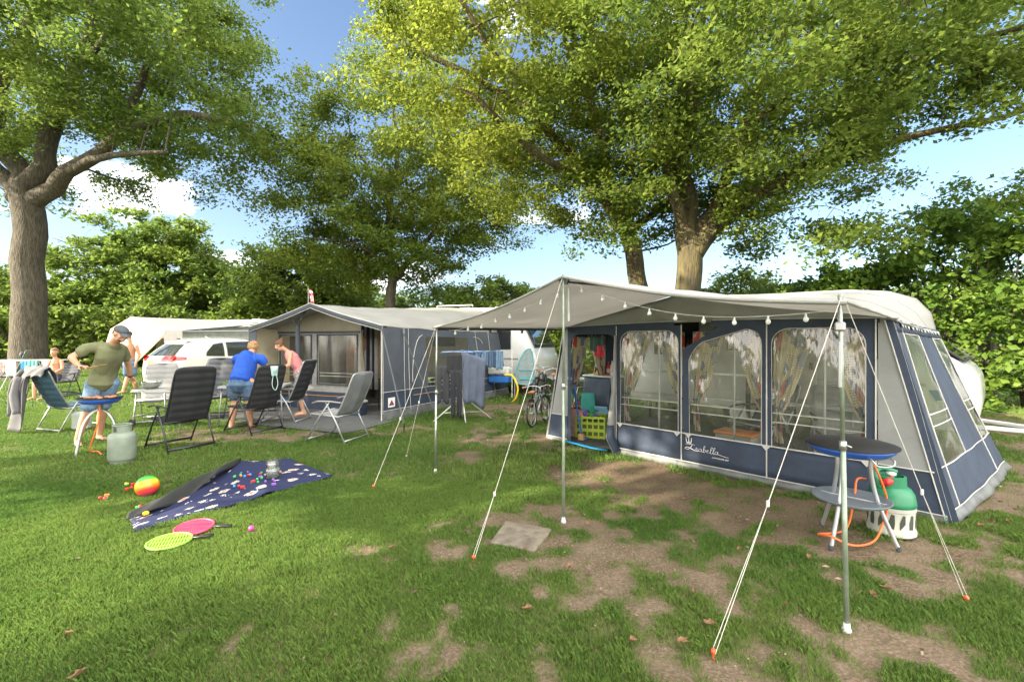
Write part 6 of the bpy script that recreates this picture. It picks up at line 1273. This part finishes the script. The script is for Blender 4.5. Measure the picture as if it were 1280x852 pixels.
# far left clothes airer
AR = thing('clothes_airer', 'low wing airer covered with pastel washing in front of the old oak', 'drying rack', tuple(G(34, 490)), R(5)); 
q = MB()
for s in (-1, 1): q.tube([(s * .55, -.3, 0), (s * .55, .25, .95)], .012, n=6); q.tube([(s * .55, .3, 0), (s * .55, -.25, .95)], .012, n=6)
q.build('legs', whitemet, AR)
q = MB(); q.tube([(-1.0, -.28, 1.0), (1.0, -.28, 1.0), (1.0, .28, 1.0), (-1.0, .28, 1.0)], .012, n=6, closed=True)
for k in range(6): q.tube([(-1, -.22 + k * .09, 1.0), (1, -.22 + k * .09, 1.0)], .004, n=4)
q.build('rack', whitemet, AR)
pc = [((.40, .55, .68), 'pale blue towel'), ((.55, .40, .38), 'dusty pink shirt'), ((.50, .52, .56), 'light grey shirt'), ((.10, .35, .60), 'bright blue shirt'), ((.10, .30, .28), 'dark teal towel'), ((.60, .60, .55), 'off white towel')]
for k, (c, lab) in enumerate(pc):
    o = cloth(lab + ' on the far clothes airer', 'washing', 'laundry', AR.location + Vector((-1.0 + k * .33, -.30 + .1 * (k % 2), 1.02)), AR.location + Vector((-.70 + k * .33, -.28 + .1 * (k % 2), 1.02)), .30 + .1 * (k % 3), mat('wash_%d' % k, c, .9))
# ============================================================ white car
CAR = thing('parked_car', 'white family car parked behind the tables, rear corner facing the camera', 'car', (-10.62, 13.5, 0), R(60), None, None, 1.05)
ZL = [.28, .42, .60, .80, .95, 1.02, 1.10, 1.28, 1.42, 1.52, 1.58, 1.605]; HW = [.84, .89, .915, .92, .905, .89, .86, .79, .72, .64, .48, .0]
XR = [.10, .04, .02, .03, .05, .09, .16, .34, .50, .66, .90, 1.1]; XF = [4.36, 4.42, 4.43, 4.36, 4.22, 3.62, 3.34, 2.98, 2.72, 2.50, 2.3, 2.1]
def zi(z, T): return interp(z, ZL, T)
def cs(x, z, s, o=0):       # side surface
    hw = zi(z, HW); x0, x1 = zi(z, XR), zi(z, XF); t = (x - x0) / (x1 - x0); ta = 1 - .16 * (1 - min(1, t / .12)) ** 2.2 - .22 * (1 - min(1, (1 - t) / .16)) ** 2.2
    return Vector((x, s * (hw * ta + o), z))
q = MB()
for s in (-1, 1): q.grid(lambda u, v: cs(lerp(zi(lerp(ZL[0], ZL[-1], v), XR), zi(lerp(ZL[0], ZL[-1], v), XF), u), lerp(ZL[0], ZL[-1], v), s), 44, 44)
for end in (0, 1):
    def ef(u, v):
        z = lerp(ZL[0], ZL[-1], v); x = zi(z, XR if end == 0 else XF); hw = cs(x, z, 1).y; y = lerp(-hw, hw, u); bul = (.10 if end == 0 else .22) * (1 - (2 * u - 1) ** 2) * min(1, hw / .5); return (x - bul if end == 0 else x + bul, y, z)
    q.grid(ef, 20, 44)
q.build('body', whiteenamel, CAR, smooth=True)
glc = mat('car_glass', (.03, .035, .035), .05, spec=.9, coat=.6)
for s in (-1, 1):
    for nm, ptsw in (('side_window', [(.95, 1.10), (1.45, 1.08), (1.48, 1.47), (1.20, 1.42), (.98, 1.20)]), ('side_window', [(1.55, 1.08), (2.35, 1.07), (2.30, 1.50), (1.58, 1.48)]), ('side_window', [(2.42, 1.07), (3.15, 1.08), (2.75, 1.42), (2.42, 1.49)])):
        cx = sum(p[0] for p in ptsw) / len(ptsw); cz = sum(p[1] for p in ptsw) / len(ptsw); q = MB(); n_ = len(ptsw); vs = []; fs = []
        for rr in range(6):
            for i in range(n_):
                for k in range(4):
                    a = ptsw[i]; b = ptsw[(i + 1) % n_]; x = lerp(a[0], b[0], k / 4); z = lerp(a[1], b[1], k / 4); vs.append(cs(lerp(cx, x, rr / 5), lerp(cz, z, rr / 5), s, .010))
        N = n_ * 4
        for rr in range(5):
            for i in range(N): fs.append((rr * N + i, rr * N + (i + 1) % N, (rr + 1) * N + (i + 1) % N, (rr + 1) * N + i))
        q.add(vs, fs); o = q.build(nm, glc, CAR, smooth=True)
        q = MB(); q.tube(vs[-N:], .010, n=5, closed=True); q.build('frame', blackpl, o)
def rear(y, z, o=0):
    x = zi(z, XR); hw = cs(x, z, 1).y; u = (y / hw + 1) / 2; return Vector((x - .10 * (1 - (2 * u - 1) ** 2) * min(1, hw / .5) - o, y, z))
q = MB(); q.grid(lambda u, v: rear(lerp(-1, 1, u) * lerp(.76, .60, v), lerp(1.10, 1.44, v), .012), 14, 8); q.build('rear_window', glc, CAR, smooth=True)
q = MB(); q.grid(lambda u, v: rear(lerp(-.62, .62, u), lerp(1.47, 1.53, v), lerp(.05, .12, math.sin(math.pi * v))), 10, 4); q.build('spoiler', whiteenamel, CAR, smooth=True)
taill = mat('tail_light_red', (.45, .01, .012), .15, coat=.8)
for s in (-1, 1):
    q = MB(); q.grid(lambda u, v: rear(s * lerp(.42, .86, u), lerp(.95 + .02 * u, 1.09 + .02 * u, v), .02), 8, 4); q.grid(lambda u, v: cs(lerp(.05, .42, u), lerp(.97 + .03 * u, 1.11 - .04 * u, v), s, .015), 8, 4); q.build('tail_light', taill, CAR, smooth=True)
    q = MB(); q.grid(lambda u, v: rear(s * lerp(.5, .8, u), lerp(.40, .46, v), .02), 4, 2); q.build('reflector', taill, CAR)
q = MB(); q.grid(lambda u, v: rear(lerp(-.26, .26, u), lerp(.86, .97, v), .02), 2, 2); pl = q.build('number_plate', mat('yellow_plate', (.72, .50, .02), .4), CAR)
q = MB(); q.grid(lambda u, v: rear(lerp(.225, .26, u), lerp(.86, .97, v), .024), 1, 1); q.build('blue_band', mat('toy_blue'), pl)
q = MB(); q.grid(lambda u, v: rear(lerp(-.80, .80, u), lerp(.30, .42, v), .022), 12, 3)
for s in (-1, 1): q.grid(lambda u, v: cs(lerp(.12, 4.3, u), lerp(.28, .40, v), s, .012), 30, 3)
q.build('lower_trim', blackpl, CAR, smooth=True)
q = MB(); rr_ = rear(0, .98, .02); q.lathe([(.05, 0), (.05, .01), (0, .012)], (0, 0, 0), 20); o = q.build('badge', steel, CAR); o.location = rr_; o.rotation_euler = (0, R(-90), 0)
for x in (.82, 3.52):
    for s in (-1, 1):
        q = MB(); q.tube([(x, s * .70, .34), (x, s * .915, .34)], .35, n=32); wl = q.build('wheel', tyre_m, CAR, bev=.02)
        q = MB(); q.tube([(x, s * .90, .34), (x, s * .922, .34)], .23, n=24); q.build('rim', alu, wl)
        q = MB(); q.tube([cs(x + .41 * math.cos(a), max(.29, .36 + .41 * math.sin(a)), s, .012) for a in [math.pi * k / 16 for k in range(17)]], .03, n=6); q.build('wheel_arch', blackpl, CAR, smooth=True)
for s in (-1, 1):
    q = MB(); q.tube([(.95, s * .62, 1.60), (1.3, s * .64, 1.635), (2.4, s * .64, 1.62), (2.7, s * .60, 1.56)], .014, n=6); q.build('roof_rail', steel, CAR)
    q = MB(); q.ball((2.95, s * .98, 1.12), (.07, .11, .07), 10, 8); q.build('mirror', whiteenamel, CAR, smooth=True)
    q = MB(); q.box(tuple(cs(1.75, .98, s, .015)), (.18, .03, .03), bev=.008); q.build('door_handle', whiteenamel, CAR)
q = MB(); q.add([(1.35, -.02, 1.60), (1.35, .02, 1.60), (1.5, .02, 1.60), (1.5, -.02, 1.60), (1.34, 0, 1.68)], [(0, 1, 4), (1, 2, 4), (2, 3, 4), (3, 0, 4)]); q.build('roof_antenna', whiteenamel, CAR)
# ============================================================ people: overlapping tapered shapes fused by a voxel remesh into one skin
skin_m = mat('skin', (.50, .27, .17), .55, var=.06, scale=9); skin_m2 = mat('tanned_skin', (.46, .24, .14), .55, var=.06, scale=9)
def fuse(name, q, m, parent, vox=.014, smooth_it=3, noise_amp=0, ns=9):
    me = bpy.data.meshes.new(name); me.from_pydata([tuple(v) for v in q.v], [], q.f)
    bm = bmesh.new(); bm.from_mesh(me); bmesh.ops.remove_doubles(bm, verts=bm.verts, dist=1e-5); bmesh.ops.recalc_face_normals(bm, faces=bm.faces); bm.to_mesh(me); bm.free()
    o = bpy.data.objects.new(name, me); COL.objects.link(o); r = o.modifiers.new('r', 'REMESH'); r.mode = 'VOXEL'; r.voxel_size = vox
    s_ = o.modifiers.new('s', 'SMOOTH'); s_.factor = .5; s_.iterations = smooth_it
    bpy.context.view_layer.update(); me2 = bpy.data.meshes.new_from_object(o.evaluated_get(bpy.context.evaluated_depsgraph_get())); bpy.data.objects.remove(o); me2.name = name
    if noise_amp:
        for v in me2.vertices:
            n = noise.noise(Vector(v.co) * ns) + .5 * noise.noise(Vector(v.co) * ns * 2.3); v.co += v.normal * n * noise_amp
    me2.polygons.foreach_set('use_smooth', [True] * len(me2.polygons)); me2.materials.clear(); me2.materials.append(m)
    o = bpy.data.objects.new(name, me2); COL.objects.link(o); o.parent = parent; return o
def V(*a): return Vector(a)
def limb(q, pts, rad, n=14):          # closed tapered limb with rounded ends
    pts = [Vector(p) for p in pts]; sp = spline(pts, 5) if len(pts) > 2 else [pts[0].lerp(pts[1], k / 4) for k in range(5)]
    m = len(sp); rr = []
    for i in range(m):
        t = i / (m - 1) * (len(rad) - 1); a = int(min(t, len(rad) - 2)); f = t - a; A, B = rad[a], rad[a + 1]
        if isinstance(A, tuple): rr.append((lerp(A[0], B[0], f), lerp(A[1], B[1], f)))
        else: rr.append(lerp(A, B, f))
    d0 = (sp[0] - sp[1]).normalized(); d1 = (sp[-1] - sp[-2]).normalized(); g = lambda r, k: tuple(x * k for x in r) if isinstance(r, tuple) else r * k; h = lambda r: min(r) if isinstance(r, tuple) else r
    sp = [sp[0] + d0 * h(rr[0]) * .6] + sp + [sp[-1] + d1 * h(rr[-1]) * .6]; rr = [g(rr[0], .6)] + rr + [g(rr[-1], .6)]
    q.tube(sp, rr, n=n)
def head(q, c, f, up, s=1.0):         # skull, jaw, nose, ears, brow; f facing, up
    f = Vector(f).normalized(); up = Vector(up); up = (up - f * up.dot(f)).normalized(); r = f.cross(up); c = Vector(c)
    Rm = Matrix((r, f, up)).transposed()
    def e(x, y, z, a, b, d, k=10): q.ball(c + (r * x + f * y + up * z) * s, (a * s, b * s, d * s), 16, k, Rm)
    e(0, -.012, .025, .076, .095, .092); e(0, .025, -.045, .058, .065, .068); e(0, .062, -.075, .028, .028, .022); e(0, .098, -.012, .013, .022, .016); e(0, .088, .008, .010, .014, .022)
    e(0, .078, .030, .050, .018, .012); e(0, .086, -.048, .024, .012, .007); e(0, .084, -.060, .020, .012, .007)
    for sd in (-1, 1): e(sd * .080, -.005, -.005, .010, .022, .032, 8); e(sd * .045, .060, -.020, .022, .022, .020, 8)
    return c, r, f, up
def eyes(par, c, r, f, up, s=1.0):
    for sd in (-1, 1):
        o = MB(); p = c + (r * sd * .031 + f * .080 + up * .006) * s; o.ball(p, (.012 * s,) * 3, 10, 8); e = o.build('eye', mat('eye_white', (.7, .68, .65), .2), par, smooth=True)
        o = MB(); o.ball(p + f * .006 * s, (.0075 * s,) * 3, 8, 6); o.build('iris', mat('iris_dark', (.05, .03, .02), .2), e, smooth=True)
def hand(q, w, d, pal, side=1, curl=.5, s=1.0):
    """w wrist, d direction of the hand, pal palm normal"""
    d = Vector(d).normalized(); pal = Vector(pal); pal = (pal - d * pal.dot(d)).normalized(); a = d.cross(pal) * side; w = Vector(w)
    limb(q, [w - d * .02, w + d * .035 * s, w + d * .085 * s], [(.024 * s, .018 * s), (.036 * s, .016 * s), (.040 * s, .014 * s)])
    for k, ln in enumerate((.072, .080, .074, .058)):
        b = w + d * (.085 if k < 3 else .078) * s + a * (.030 - .020 * k) * s; p1 = b + (d * math.cos(curl * .6) + pal * math.sin(curl * .6)) * ln * .45 * s; p2 = p1 + (d * math.cos(curl * 1.5) + pal * math.sin(curl * 1.5)) * ln * .32 * s; p3 = p2 + (d * math.cos(curl * 2.3) + pal * math.sin(curl * 2.3)) * ln * .25 * s
        limb(q, [b, p1, p2, p3], [.0095 * s, .009 * s, .0085 * s, .007 * s], 8)
    b = w + d * .03 * s + a * .030 * s; limb(q, [b, b + (d * .5 + a * .8 + pal * .4).normalized() * .035 * s, b + (d * .9 + a * .6 + pal * .6).normalized() * .065 * s], [.013 * s, .011 * s, .009 * s], 8)
def foot(q, ank, d, s=1.0):
    d = Vector((d[0], d[1], 0)).normalized(); a = Vector(ank); a0 = Vector((a.x, a.y, 0)); sd = Vector((-d.y, d.x, 0))
    limb(q, [a, a0 + V(0, 0, .045) - d * .03], [.042 * s, .038 * s]); limb(q, [a0 - d * .05 + V(0, 0, .032), a0 + d * .06 + V(0, 0, .036), a0 + d * .15 + V(0, 0, .020)], [(.034 * s, .030 * s), (.040 * s, .032 * s), (.046 * s, .018 * s)])
    for k in range(5): b = a0 + d * (.165 - .008 * k) + sd * (.034 - .017 * k) + V(0, 0, .014); limb(q, [b, b + d * (.030 - .003 * k)], [.012 if k == 0 else .009, .010 if k == 0 else .008], 8)
def hair_shell(name, par, c, r, f, up, m, s=1.0, bun=False, long=0, vox=.010, fringe=.0, curly=0):
    q = MB(); Rm = Matrix((r, f, up)).transposed()
    def e(x, y, z, a, b, d): q.ball(c + (r * x + f * y + up * z) * s, (a * s, b * s, d * s), 16, 10, Rm)
    e(0, -.028, .040, .083, .092, .088); e(0, .010, .075, .070, .070, .045)
    if long: e(0, -.055, -.02, .080, .065, .075)
    for sd in (-1, 1): e(sd * .062, -.03, .01, .024, .055, .055)
    if bun: e(0, -.105, .095, .038, .038, .036); e(0, -.08, .075, .03, .03, .02)
    if curly:
        rr = np.random.default_rng(3)
        for k in range(46):
            v = rr.normal(0, 1, 3); v /= np.linalg.norm(v)
            if v[1] > .55 and v[2] < .3: continue
            e(v[0] * .082, v[1] * .090 - .028, v[2] * .086 + .03, .024, .024, .022)
    return fuse(name, q, m, par, vox, 2, .004, 40)
# ---- man at the griddle
MN = thing('person', 'man in an olive shirt, denim shorts and grey cap cooking at the griddle', 'person', (-6.45, 7.15, 0))
fd = V(.78, -.62, 0).normalized(); rt = V(-.62, -.78, 0)     # facing, his right
hipc = V(.03, 0, .98); hR = hipc + rt * .10; hL = hipc - rt * .10
aR = V(-.24, -.14, .09); aL = V(-.26, .26, .09); kR = V(-.09, -.13, .53); kL = V(-.08, .12, .53)
ch = V(.20, -.07, 1.38); sR = V(.06, -.24, 1.50); sL = V(.19, .14, 1.47); nk = V(.33, -.14, 1.58); hd_ = V(.48, -.21, 1.70)
eR = V(-.09, -.40, 1.36); wR = V(.08, -.46, 1.235); hdR = (V(.32, -.44, 1.215) - wR); eL = V(.10, .38, 1.22); wL = V(.02, .52, 1.0)
q = MB(); hc = head(q, hd_, V(.93, -.20, -.42), V(.4, 0, 1), 1.06)
limb(q, [ch + V(.03, -.02, .1), nk + V(.03, -.02, .02), hd_ - V(.04, -.01, .06)], [.075, .062, .058]); limb(q, [hipc - V(0, 0, .06), hipc + V(.03, -.02, .12), ch, ch + V(.02, -.01, .12)], [(.165, .115), (.155, .11), (.19, .12), (.15, .085)])
for (h_, k_, a_) in ((hR, kR, aR), (hL, kL, aL)):
    limb(q, [h_, h_.lerp(k_, .5), k_], [.098, .082, .062]); limb(q, [k_, k_.lerp(a_, .35) - fd * .02, a_], [.060, .062, .038])
foot(q, aR, V(.75, -.66, 0)); foot(q, aL, V(.9, -.4, 0))
for (s_, e_, w_) in ((sR, eR, wR), (sL, eL, wL)): limb(q, [s_, s_.lerp(e_, .5), e_], [.062, .053, .043]); limb(q, [e_, e_.lerp(w_, .3), w_], [.043, .044, .029])
hand(q, wR, hdR, V(.0, .3, -1), -1, .9); hand(q, wL, V(-.05, .35, -.35), V(.6, -.3, -.5), 1, .6)
fuse('body', q, skin_m, MN, .0095, 2); eyes(MN, *hc, 1.06)
q = MB(); limb(q, [hipc + V(-.01, .0, -.04), hipc + V(.03, -.01, .14), ch, ch + V(.04, -.02, .13)], [(.215, .165), (.19, .145), (.215, .145), (.17, .095)], 20); limb(q, [ch + V(.03, -.01, .08), nk + V(-.01, 0, -.02)], [(.15, .09), (.075, .07)])
for (s_, e_) in ((sR, eR), (sL, eL)): limb(q, [ch + V(0, 0, .10), s_, s_.lerp(e_, .58)], [.10, .082, .078], 16)
fuse('shirt', q, mat('olive_cotton', (.155, .165, .085), .9, bump=.3, bscale=140), MN, .012, 3, .010, 7)
q = MB(); limb(q, [hipc + V(-.01, 0, -.04), hipc + V(.01, 0, .06)], [(.185, .135), (.18, .13)])
for (h_, k_) in ((hR, kR), (hL, kL)): limb(q, [h_ + V(0, 0, -.02), h_.lerp(k_, .5), h_.lerp(k_, .93)], [.118, .105, .098], 16)
fuse('shorts', q, mat('denim_shorts', (.10, .17, .27), .9, col2=(.17, .26, .37), scale=25), MN, .013, 3, .006, 9)
c_, r_, f_, u_ = hc
q = MB(); Rm = Matrix((r_, f_, u_)).transposed(); q.ball(c_ + (f_ * -.012 + u_ * .058) * 1.06, (.088, .108, .075), 18, 10, Rm); cap = fuse('cap', q, mat('slate_cap', (.075, .085, .10), .85), MN, .010, 2)
q = MB(); q.grid(lambda u, v: c_ + (r_ * (u - .5) * .15 * (1 - .25 * v * v) + f_ * (.075 + .085 * v * math.cos((u - .5) * 1.6)) + u_ * (.058 - .035 * v - .02 * abs(u - .5) * 2)), 10, 6); q.build('peak', mat('slate_cap'), cap, smooth=True, solid=.006)
q = MB(); q.ball(c_ + f_ * -.035 * 1.06 + u_ * .005, (.080, .078, .068), 16, 10, Rm); q.ball(c_ + f_ * .035 + u_ * -.068, (.058, .060, .038), 16, 10, Rm); fuse('hair', q, mat('dark_brown_hair', (.045, .028, .018), .8), MN, .010, 2, .003, 50)
q = MB(); ax_ = (wL - eL).normalized(); q.tube([wL - ax_ * .035, wL - ax_ * .01], .034, n=14); q.build('wristwatch', blackpl, MN)
for (a_, dd) in ((aR, V(.75, -.66, 0)), (aL, V(.9, -.4, 0))): q = MB(); d_ = dd.normalized(); b0_ = V(a_.x, a_.y, 0); q.tube([b0_ - d_ * .07 + V(0, 0, .008), b0_ + d_ * .20 + V(0, 0, .008)], [(.045, .010), (.052, .010)], n=10); q.tube([b0_ + d_ * .09 + V(-d_.y, d_.x, 0) * .05 + V(0, 0, .01), b0_ + d_ * .10 + V(0, 0, .062), b0_ + d_ * .09 - V(-d_.y, d_.x, 0) * .05 + V(0, 0, .01)], .010, n=6); q.build('flip_flop', blackpl, MN)
t = thing('spatula', 'wooden spatula held out over the griddle by the man', 'spatula', tuple(MN.location + V(.16, -.46, 1.20))); q = MB(); q.tube([(-.06, .01, -.01), (.22, -.01, .035)], .008, n=8); q.tube([(.22, -.01, .035), (.34, -.02, .055)], [(.012, .006), (.030, .006)], n=8); q.build('wooden_blade', mat('wood_brown', (.36, .19, .08), .6), t, smooth=True)
# ---- woman in the blue shirt, seen from behind
WB = thing('person', 'woman in a bright blue shirt and denim shorts bending over the table', 'person', (-4.98, 8.42, 0))
fd = V(-.12, 1, 0).normalized(); rt = V(1, .12, 0)
hip = V(-.02, 0, .84); ch = V(-.03, .20, 1.20); nk = V(-.04, .34, 1.38); hd2 = V(-.06, .45, 1.46)
q = MB(); hc = head(q, hd2, V(-.1, .75, -.75), V(0, .5, .8), 1.0)
limb(q, [hip - V(0, 0, .05), hip + V(0, .06, .15), ch, ch + V(0, .08, .08)], [(.21, .15), (.19, .14), (.21, .13), (.16, .09)]); limb(q, [ch + V(0, .06, .05), nk, hd2 - V(0, .02, .03)], [.08, .06, .055])
for s in (-1, 1):
    h_ = hip + rt * .12 * s; k_ = V(-.01 + .13 * s, .02, .47); a_ = V(-.02 + .15 * s, -.02 + .04 * s, .09); limb(q, [h_, h_.lerp(k_, .5), k_], [.115, .10, .072]); limb(q, [k_, k_.lerp(a_, .35) - fd * .02, a_], [.07, .068, .04]); foot(q, a_, fd * 1)
    sh = ch + rt * .21 * s + V(0, .06, .06); el = V(.30 * s - .02, .38, 1.02); wr = V(.20 * s - .04, .56, .86); limb(q, [sh, sh.lerp(el, .5), el], [.068, .06, .047]); limb(q, [el, el.lerp(wr, .3), wr], [.045, .045, .028]); hand(q, wr, V(-.25 * s, .8, -.35), V(0, -.2, -1), s, .6, .95)
fuse('body', q, skin_m, WB, .0105, 2); eyes(WB, *hc, 1.0)
q = MB(); limb(q, [hip + V(0, -.01, .02), hip + V(0, .06, .16), ch, ch + V(0, .09, .09)], [(.25, .185), (.235, .175), (.25, .155), (.19, .11)], 20); limb(q, [ch + V(0, .06, .06), nk - V(0, .05, .02)], [(.17, .09), (.08, .06)])
for s in (-1, 1): sh = ch + rt * .21 * s + V(0, .05, .06); el = V(.30 * s - .02, .38, 1.02); limb(q, [ch + V(0, .04, .05), sh, sh.lerp(el, .36)], [.10, .09, .078], 16)
fuse('shirt', q, mat('royal_blue_cotton', (.012, .075, .42), .85, bump=.3, bscale=120), WB, .013, 3, .010, 7)
q = MB(); limb(q, [hip + V(0, 0, -.08), hip + V(0, .02, .05)], [(.25, .18), (.24, .17)])
for s in (-1, 1): h_ = hip + rt * .12 * s; k_ = V(-.01 + .13 * s, .02, .47); limb(q, [h_ - V(0, 0, .04), h_.lerp(k_, .5), h_.lerp(k_, .72)], [.142, .13, .125], 16)
fuse('shorts', q, mat('mid_denim', (.06, .11, .19), .9, col2=(.10, .17, .27), scale=25), WB, .013, 3, .006, 9)
hair_shell('hair', WB, *hc, mat('blond_hair', (.36, .22, .09), .7, col2=(.22, .12, .05), scale=60), 1.02, curly=1, long=1)
# ---- woman in pink
WP = thing('person', 'woman in a pink sleeveless top with her hair in a bun', 'person', (-4.62, 9.85, 0))
fd = V(-.9, -.42, 0).normalized(); rt = V(-.42, .9, 0) 
hip = V(.02, .05, .90); ch = V(-.13, -.02, 1.24); nk = V(-.24, -.06, 1.40); hd3 = V(-.35, -.12, 1.50)
q = MB(); hc = head(q, hd3, V(-.85, -.25, -.55), V(-.3, 0, 1), .96); limb(q, [hip - V(0, 0, .04), hip + V(-.03, 0, .13), ch, ch + V(-.05, 0, .08)], [(.155, .11), (.12, .09), (.15, .10), (.13, .07)]); limb(q, [ch + V(-.04, 0, .06), nk, hd3 - V(-.03, 0, .04)], [.06, .048, .046])
for s in (-1, 1):
    h_ = hip + rt * .09 * s; k_ = V(.00, .03, .48) + rt * .10 * s; a_ = V(.09, .04, .085) + rt * .11 * s; limb(q, [h_, h_.lerp(k_, .5), k_], [.088, .075, .056]); limb(q, [k_, k_.lerp(a_, .35), a_], [.054, .054, .033]); foot(q, a_, fd, .9)
    sh = ch + rt * .165 * s + V(-.03, 0, .10); el = ch + rt * .20 * s + V(-.02, -.08, -.16); wr = ch + rt * .06 * s + V(-.24, -.14, -.22); limb(q, [sh, sh.lerp(el, .5), el], [.050, .044, .036]); limb(q, [el, el.lerp(wr, .3), wr], [.036, .036, .024]); hand(q, wr, V(-.8, -.3, -.25), V(0, 0, -1), s, .7, .9)
fuse('body', q, skin_m, WP, .010, 2); eyes(WP, *hc, .96)
q = MB(); limb(q, [hip + V(0, 0, .0), hip + V(-.03, 0, .13), ch, ch + V(-.05, 0, .10)], [(.18, .13), (.145, .112), (.17, .12), (.135, .08)], 18); fuse('top', q, mat('pink_cotton', (.62, .24, .24), .85), WP, .011, 2, .006, 8)
q = MB(); limb(q, [hip - V(0, 0, .08), hip + V(0, 0, .04)], [(.175, .13), (.17, .125)])
for s in (-1, 1): h_ = hip + rt * .09 * s; k_ = V(.00, .03, .48) + rt * .10 * s; limb(q, [h_ - V(0, 0, .03), h_.lerp(k_, .5)], [.108, .10])
fuse('shorts', q, mat('patterned_shorts', (.05, .05, .07), .9, col2=(.55, .5, .48), scale=28), WP, .012, 2, .005, 9); hair_shell('hair', WP, *hc, mat('auburn_hair', (.11, .05, .025), .7), .98, bun=True)
# ---- bare chested man further back
SB = thing('person', 'bare chested figure in blue swim shorts behind the man in the cap', 'person', (-11.75, 14.0, 0))
q = MB(); hc = head(q, V(-.02, -.05, 1.77), V(-.6, -.7, -.25), V(0, 0, 1), 1.0); hip = V(0, 0, .93); ch = V(0, 0, 1.33)
limb(q, [hip - V(0, 0, .05), hip + V(0, 0, .15), ch, ch + V(0, 0, .14)], [(.15, .11), (.14, .10), (.18, .115), (.14, .08)]); limb(q, [ch + V(0, 0, .10), V(0, -.02, 1.62), V(-.01, -.03, 1.70)], [.07, .055, .055])
for s in (-1, 1):
    h_ = hip + V(.09 * s, 0, 0); k_ = V(.11 * s, -.05 * s, .50); a_ = V(.12 * s, .10 * s, .09); limb(q, [h_, h_.lerp(k_, .5), k_], [.09, .078, .06]); limb(q, [k_, k_.lerp(a_, .35), a_], [.058, .058, .036]); foot(q, a_, V(-.5, -.85, 0))
    sh = ch + V(.19 * s, 0, .12); el = ch + V(.27 * s, .03, -.16); wr = ch + V(.24 * s, -.08, -.40); limb(q, [sh, sh.lerp(el, .5), el], [.055, .048, .04]); limb(q, [el, el.lerp(wr, .3), wr], [.04, .04, .027]); hand(q, wr, V(0, -.1, -1), V(-s, 0, 0), s, .4)
fuse('body', q, skin_m2, SB, .012, 2); eyes(SB, *hc, 1)
q = MB(); limb(q, [hip - V(0, 0, .06), hip + V(0, 0, .06)], [(.18, .13), (.17, .12)])
for s in (-1, 1): h_ = hip + V(.09 * s, 0, 0); k_ = V(.11 * s, -.05 * s, .50); limb(q, [h_, h_.lerp(k_, .5), h_.lerp(k_, .80)], [.115, .115, .118])
fuse('swim_shorts', q, mat('slate_blue_shorts', (.07, .12, .19), .85), SB, .013, 2, .006, 8); hair_shell('hair', SB, *hc, mat('dark_brown_hair'), 1.0)
# ---- seated child
CHD = thing('person', 'bare shouldered child sitting in a low chair left of the man in the cap', 'person', (-13.0, 12.95, 0)); q = MB(); hc = head(q, V(0, -.02, 1.28), V(.2, -.95, -.2), V(0, 0, 1), 1.0); limb(q, [V(0, .0, .55), V(0, .05, .80), V(0, .05, .98), V(0, .03, 1.06)], [(.14, .11), (.13, .10), (.15, .10), (.11, .07)]); limb(q, [V(0, .03, 1.02), V(0, 0, 1.14), V(0, -.02, 1.22)], [.06, .045, .045])
for s in (-1, 1):
    h_ = V(.09 * s, -.02, .54); k_ = V(.13 * s, -.42, .53); a_ = V(.13 * s, -.45, .09); limb(q, [h_, h_.lerp(k_, .5), k_], [.08, .07, .055]); limb(q, [k_, k_.lerp(a_, .4), a_], [.052, .05, .033]); foot(q, a_, V(0, -1, 0), .85); sh = V(.155 * s, .03, 1.04); el = V(.23 * s, -.02, .82); wr = V(.14 * s, -.22, .68); limb(q, [sh, sh.lerp(el, .5), el], [.045, .04, .034]); limb(q, [el, wr], [.034, .024]); hand(q, wr, V(-.2 * s, -1, -.2), V(0, 0, -1), s, .6, .85)
fuse('body', q, skin_m2, CHD, .012, 2); eyes(CHD, *hc, 1); q = MB(); limb(q, [V(0, 0, .54), V(0, .01, .64)], [(.155, .125), (.15, .12)])
for s in (-1, 1): limb(q, [V(.09 * s, -.02, .54), V(.12 * s, -.30, .54)], [.095, .085])
fuse('shorts', q, mat('navy_cloth'), CHD, .013, 2); hair_shell('hair', CHD, *hc, mat('light_brown_hair', (.18, .10, .05), .7), 1.0)
